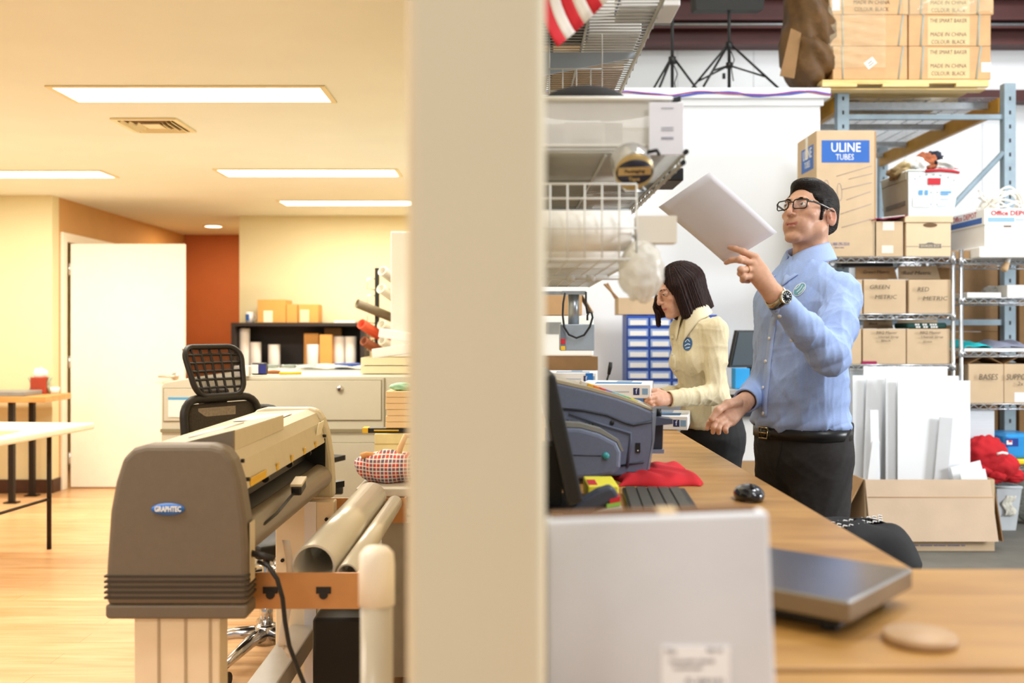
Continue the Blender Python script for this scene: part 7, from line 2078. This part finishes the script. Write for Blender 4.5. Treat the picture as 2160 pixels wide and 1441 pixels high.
bc0 = beltp(.985, -.017, .006); bn = (beltp(.985, -.017, .05) - bc0).normalized(); bt = Vector((0, 0, 1)).cross(bn).normalized()
part(blt, 'buckle', MB().tube([bc0 + bt * a_ + Vector((0, 0, b_)) for a_, b_ in ((-.022, -.017), (.022, -.017), (.022, .017), (-.022, .017))], .0038, 6, closed=True).tube([bc0 + bt * -.022, bc0 + bt * .016], .003, 6), mat('brass_buckle', 'b39a6a', .25, .9, var=.05), True)
part(trousers, 'pocket_seam', stroke(TT, [(1652, 922), (1648, 950), (1640, 985)], 1.5, .001), mat('seam_black', '161516', .8, var=0), True)
for e in (-1, 1):
    c0 = TF @ Vector((e * .10, .05, -.965)); 
    part(mp_, 'shoe', MB().ball(TF.inverted() @ c0, (.045, .135, .05), fn=lambda d: 1 + .06 * d.y - (.25 if d.z < -.4 else 0) * 0).xf(TF), mat('shoe_black', '151414', .35, var=.05), True)
# watch and ring
wd_ = (EL - WL).normalized(); wc_ = WL.lerp(EL, .035)
n1 = Vector((.25, -1, .12)); n1 = (n1 - wd_ * n1.dot(wd_)).normalized(); n2 = wd_.cross(n1)
wt = part(mp_, 'watch', MB().surf(lambda u, v: wc_ + wd_ * (.010 - .020 * v) + (n1 * math.cos(2 * PI * u) * .0285 + n2 * math.sin(2 * PI * u) * .0325), 40, 2), mat('watch_steel', 'b5a88c', .25, .9, var=.15, scale=300), True, solid=.003)
dc0 = wc_ + n1 * .0310 + n2 * -.004
part(wt, 'bezel', MB().lathe([(.0001, 0), (.0195, 0), (.0195, .007), (.0165, .009), (.0165, .0075), (.0001, .0075)], frame(dc0, wd_, n1.cross(wd_), n1), 28), mat('watch_bezel', 'cfc6ae', .2, .95, var=0), True)
part(wt, 'dial', MB().lathe([(.0001, .0076), (.0163, .0076), (.0163, .0082), (.0001, .0082)], frame(dc0, wd_, n1.cross(wd_), n1), 28), mat('dial_black', '14171a', .15, var=0), True)
m = MB(); Md = frame(dc0 + n1 * .0084, wd_, n1.cross(wd_), n1)
for k in range(12):
    q = k * PI / 6; m.obox(Md @ T(.0125 * math.cos(q), .0125 * math.sin(q), 0) @ RZ(math.degrees(q)), .004, .0012, .0004)
m.obox(Md @ RZ(40) @ T(.004, 0, 0), .009, .0012, .0006).obox(Md @ RZ(150) @ T(.005, 0, 0), .011, .0010, .0006)
part(wt, 'dial_marks', m, EMW, True)
rc0 = Lm[2].lerp(Lf[2][0], .45); ra_ = (Lf[2][0] - Lm[2]).normalized(); rn_ = ra_.orthogonal().normalized(); rb_ = ra_.cross(rn_)
part(mp_, 'ring', MB().tube([rc0 + (rn_ * math.cos(k * PI / 10) + rb_ * math.sin(k * PI / 10)) * .0103 for k in range(20)], .0013, 6, closed=True), mat('gold_ring', 'b98f4a', .2, 1., var=0), True)
# nails
for ch, m_ in ((Lf[0], None), (Lf[1], None), (Rt[1:], None)):
    tip, pre = ch[-1], ch[-2]
    a_ = (tip - pre).normalized(); vv = (Vector((0, 0, H)) - tip).normalized(); nn = (vv - a_ * vv.dot(a_)).normalized()
    part(mp_, 'nail', MB().ball(tip + nn * .0052 - a_ * .001, (.0045, .0055, .0022), frame(Vector(), a_.cross(nn), a_, nn), 6, 10), mat('nail_pink', 'd3a08e', .3, var=0), True)
# the sheet of paper
pc = [at(1530, 556, 2.83), at(1639, 490, 2.77), at(1497, 363, 2.66), at(1389, 437, 2.73)]
single('paper_sheet', 'white sheet of paper held up in the man\'s hand', 'paper',
       MB().surf(lambda u, v: (pc[0] * (1 - u) + pc[1] * u) * (1 - v) + (pc[3] * (1 - u) + pc[2] * u) * v + Vector((0, -.012 * math.sin(PI * u) - .008 * math.sin(PI * v), 0)), 10, 10), mat('sheet_paper', 'e9e6ea', .75, var=.01), tuple(pc[0]), solid=.0008)

# ------------------------------------------------------------------ the woman
WD = 4.3
wp = thing('person', 'woman with a dark bob in a cream shirt sorting boxes at the counter', 'person', (.86, WD, 0))
HW = headframe(at(1431, 611, WD), 17, -20) @ Matrix.Scale(.97, 4)
facew = make_head(HW, .002, True)
f0 = Vector((-math.cos(math.radians(25)), -math.sin(math.radians(25)), 0))
up_ = (Vector((0, 0, 1)) + f0 * .17).normalized(); lw = Vector((math.sin(math.radians(25)), -math.cos(math.radians(25)), 0)); fw = up_.cross(lw) * -1
fw = lw.cross(up_) * -1
TW = frame(at(1494, 880, WD), lw, f0 * 1.0 - Vector((0, 0, 0)) if False else (lw.cross(up_)) * -1 if (lw.cross(up_)).dot(f0) < 0 else lw.cross(up_), up_)
def wl(x, y, z): return TW @ Vector((x, y, z))
sl_, el_, wl_ = wl(.135, -.01, .385), at(1508, 832, 4.10), at(1402, 843, 3.99)
sr_, er_, wr_ = wl(-.135, -.01, .385), at(1452, 828, 4.46), at(1388, 836, 4.24)
Lm = [at(1386, 832, 3.955), at(1384, 838, 3.945), at(1384, 845, 3.945), at(1387, 851, 3.955)]
Lf = [[at(1372, 833, 3.94), at(1365, 838, 3.945), at(1362, 844, 3.955)], [at(1370, 841, 3.93), at(1363, 847, 3.935), at(1361, 853, 3.945)],
      [at(1371, 849, 3.93), at(1365, 855, 3.935), at(1364, 860, 3.945)], [at(1376, 855, 3.94), at(1371, 860, 3.945), at(1370, 864, 3.955)]]
Lt = [at(1398, 832, 3.99), at(1386, 826, 3.98), at(1375, 826, 3.985), at(1367, 830, 3.99)]
s = SDF(Vector((.40, 3.8, .85)), Vector((1.0, 4.3, 1.2)), .002)
hand(s, wl_, (.1, -.8, .5), Lm, Lf, Lt, r=.0072)
s.cap(wl_, wl_.lerp(el_, .3), .022, .026, .01).cap(wl_.lerp(el_, .25), el_, .0245, .027, .02)
hw1 = s.nets(1)
Rm = [at(1376, 836, 4.19), at(1375, 841, 4.18), at(1375, 846, 4.18), at(1377, 851, 4.185)]
Rf = [[at(1366, 840, 4.16), at(1361, 845, 4.16), at(1360, 850, 4.165)], [at(1364, 846, 4.15), at(1360, 851, 4.15), at(1359, 856, 4.155)],
      [at(1365, 851, 4.15), at(1361, 856, 4.15), at(1361, 860, 4.155)], [at(1368, 855, 4.16), at(1365, 859, 4.16), at(1365, 863, 4.165)]]
Rt = [at(1384, 832, 4.22), at(1374, 830, 4.19), at(1366, 833, 4.17), at(1361, 838, 4.165)]
s = SDF(Vector((.40, 4.05, .85)), Vector((1.0, 4.6, 1.2)), .0022)
hand(s, wr_, (-.3, -.5, .7), Rm, Rf, Rt, r=.0072)
s.cap(wr_, wr_.lerp(er_, .3), .022, .026, .01).cap(wr_.lerp(er_, .25), er_, .0245, .027, .02)
hw2 = s.nets(1)
s = SDF(Vector((.45, 3.95, .03)), Vector((1.3, 4.75, 1.45)), .009)
s.use(TW).ell((0, 0, .25), (.11, .070, .14), 0).ell((0, 0, .02), (.12, .09, .15), .05).cap((-.10, -.01, .335), (.10, -.01, .335), .020, None, .03).cap((0, -.008, .33), (0, .004, .46), .042, .040, .01)
s.use(None)
for a_, b_, c_ in ((sl_, el_, wl_), (sr_, er_, wr_)): s.cap(a_, b_, .034, .028, .02).cap(b_, b_.lerp(c_, .6), .028, .025, .01)
TWP = headframe(at(1500, 900, WD), 25, 0)
s.use(TWP)
for e in (-1, 1): s.cap((e * .08, 0, -.02), (e * .08, .02, -.42), .065, .042, .03).cap((e * .08, .02, -.42), (e * .08, -.02, -.83), .042, .03, .02)
bw2 = s.nets(0)
npmesh(wp, 'body', [facew, hw1, hw2, bw2], skinmat('skin_woman'), skin_colour('d3a084', HW, True))
eyes(wp, HW, mat('iris_dark', '2c1c14', .2, var=0), (0, -.45))
HAIRW = hairmat('woman_hair', '150b08', '3a2019', 'Z')
brows(wp, HW, HAIRW, .0265, .0019)
part(wp, 'eyelashes', MB().tube([HW @ Vector(p) for p in ((.019, .092, .0085), (.031, .0945, .0095), (.043, .086, .0075))], .0011, 5), GB, True)
s = SDF(HW.translation - Vector((.2, .2, .22)), HW.translation + Vector((.2, .2, .18)), .0025, HW)
s.ell((0, -.020, .034), (.082, .103, .088), 0)
s.cap((.066, .015, .02), (.076, .022, -.112), .030, .026, .03, 'u', ((0, 1, 0), 1.5))
s.cap((.060, -.035, .02), (.074, -.030, -.112), .040, .034, .03)
s.cap((.02, -.075, .02), (.035, -.082, -.115), .045, .036, .04)
s.cap((-.03, -.075, .02), (-.035, -.080, -.115), .045, .036, .04)
s.cap((-.066, -.01, .02), (-.074, .0, -.115), .032, .028, .03)
s.cap((-.062, .045, .045), (-.068, .092, -.05), .020, .016, .02).cap((-.068, .092, -.05), (-.066, .115, -.125), .016, .009, .02)
s.cap((-.064, .03, .02), (-.066, .075, -.09), .018, .012, .02)
s.ell((.0, .105, -.025), (.062, .062, .098), .008, 's', Matrix.Rotation(.10, 4, 'X'))
s.ell((.025, .112, -.03), (.060, .055, .090), .008, 's')
s.cap((0, -.02, -.06), (0, -.03, -.2), .050, .05, .006, 's')
# the parting on top
s.cap((.012, .09, .10), (.012, -.05, .128), .0035, .0035, .006, 's')
p0 = HW @ Vector((0, 0, -.122))
def cut(X, Y, Z):
    n = np.array(HW.to_3x3() @ Vector((0, 0, 1)))
    lx = (X - HW.translation.x) * HW[0][0] + (Y - HW.translation.y) * HW[1][0] + (Z - HW.translation.z) * HW[2][0]
    return ((X - p0.x) * n[0] + (Y - p0.y) * n[1] + (Z - p0.z) * n[2]) + np.where(lx < -.04, .03, 0)
s._op(cut, s.lo, s.lo + s.h * s.n, .004, 's')
hq = s.nets(1)
Hi = np.array(HW.inverted())
def strands(P):
    L = P @ Hi[:3, :3].T + Hi[:3, 3]
    a = np.arctan2(L[:, 0], L[:, 1])
    return .0016 * np.sin(a * 60 + 3 * np.sin(a * 11)) + .0012 * np.sin(a * 140 + L[:, 2] * 10)
hq = (fold(*hq, strands), hq[1])
npmesh(wp, 'hair', [hq], HAIRW)
# cream shirt
CRM = mat('shirt_cream', 'decfab', .75, var=.04, scale=180, bump=.1, bscale=800, spec=.25)
s = SDF(Vector((.40, 3.85, .86)), Vector((1.3, 4.75, 1.48)), .004)
s.use(TW)
s.ell((0, .0, .28), (.138, .092, .18), 0)
s.ell((.055, .060, .25), (.058, .052, .058), .04).ell((-.055, .060, .25), (.058, .052, .058), .04)
s.ell((0, .0, .08), (.122, .096, .17), .05)
s.ell((0, .0, -.005), (.148, .118, .09), .04)
s.cap((-.112, -.012, .372), (.112, -.012, .372), .040, None, .045)
s.cap((0, -.016, .38), (0, -.008, .402), .060, .050, .03)
s.plane((0, 0, -.022), (-.1, 0, -1))
s.use(None)
for a_, b_, c_ in ((sl_, el_, wl_), (sr_, er_, wr_)):
    s.cap(a_, a_.lerp(b_, .5), .047, .044, .04).cap(a_.lerp(b_, .5), b_, .044, .043, .02)
    s.cap(b_, b_.lerp(c_, .6), .043, .038, .02).cap(b_.lerp(c_, .55), b_.lerp(c_, .94), .038, .0345, .008)
    s.cap(b_.lerp(c_, .92), c_ + (c_ - b_).normalized() * .05, .028, .030, 0, 's')
cuff_trim(el_, wl_, .93); cuff_trim(er_, wr_, .93)
s.use(TW).cap((0, .0, .455), (0, .01, .56), .044, .050, .004, 's')
ws = s.nets(1)
ne = np.array(el_)
def wfolds(P):
    d = cloth_noise(P, .0060, 12, 36, 5, (1, 1, .6)) + cloth_noise(P, .0024, 14, 85, 4, (1, 1, .6))
    r = np.linalg.norm(P - ne, axis=1)
    ax = np.array((el_ - sl_).normalized()); ax2 = np.array((wl_ - el_).normalized())
    d += .006 * np.exp(-(r / .09) ** 2) * np.sin((P - ne) @ (ax - ax2) * 50 + 1.5 * np.sin(P[:, 1] * 40))
    d += .004 * np.clip((1.02 - P[:, 2]) / .08, 0, 1) * np.sin(P[:, 0] * 60 + P[:, 1] * 50)
    for w_ in (wl_, wr_): d *= np.clip((np.linalg.norm(P - np.array(w_), axis=1) - .03) / .10, .15, 1)
    return d
ws = (fold(*ws, wfolds), ws[1])
wshirt, _ = npmesh(wp, 'shirt', [ws], CRM)
WT = bvh(ws)
CRC = mat('shirt_collar_cream', 'e6d8b6', .75, var=.03, scale=180)
def wring(t, rr, z):
    a = 2 * PI * t
    return wl(rr * math.sin(a), .002 + rr * 1.05 * math.cos(a), z)
def wcollar(u, v):
    a = 2 * PI * (.05 + .90 * u)
    e = abs(2 * u - 1)
    fr = max(0, e - .64) / .36
    z0 = .500 - .052 * e ** 2
    rr = .051 + .026 * v ** .8 + .012 * fr * v
    z = z0 - (.050 + .050 * fr ** 1.4) * v
    return snap(WT, TW, rr * math.sin(a), .002 + rr * 1.05 * math.cos(a), z, 0, .002, .004)
part(wshirt, 'collar', MB().surf(wcollar, 44, 6), CRC, True, solid=.003)
part(wshirt, 'placket', stroke(WT, [(1418, 706), (1419, 740), (1423, 775), (1430, 812)], 8, .0015, 4), CRC, True, solid=.001)
for px, py in ((1418, 715), (1420, 748), (1424, 782)): button(WT, wshirt, px, py, .0045)
ew = part(wshirt, 'emblem', patchsurf(WT, oval(1451, 726, 9.5, 14.5, 10), 5, 26, .0022), mat('emblem_navy', '3a618f', .6, var=.1, scale=90), True)
for pts in ([(1446, 722), (1451, 716), (1456, 721)], [(1445, 730), (1451, 726), (1457, 727)], [(1447, 735), (1456, 733)]):
    part(ew, 'emblem_stroke', stroke(WT, pts, 1.5, .0032), EMW, True)
# trousers
s = SDF(Vector((.45, 3.95, .03)), Vector((1.3, 4.7, 1.02)), .006, TWP)
s.ell((0, -.012, -.04), (.150, .128, .14), 0)
s.cap((-.03, -.005, .05), (.03, -.005, .05), .105, .105, .03)
for e in (-1, 1): s.cap((e * .078, -.005, -.06), (e * .078, .02, -.42), .090, .064, .03).cap((e * .078, .02, -.42), (e * .08, -.015, -.86), .064, .056, .03)
s.plane((0, 0, .09), (0, 0, 1)); s.plane((0, 0, -.87), (0, 0, -1))
wt2 = s.nets(1)
wt2 = (fold(*wt2, lambda P: cloth_noise(P, .003, 21, 40, 4, (1, 1, .6))), wt2[1])
npmesh(wp, 'trousers', [wt2], mat('trousers_black', '181718', .8, var=.1, scale=60))
for e in (-1, 1):
    c0 = TWP @ Vector((e * .08, .04, -.865))
    part(wp, 'shoe', MB().ball((e * .08, .045, -.862), (.038, .115, .04)).xf(TWP), mat('shoe_black', ''), True)
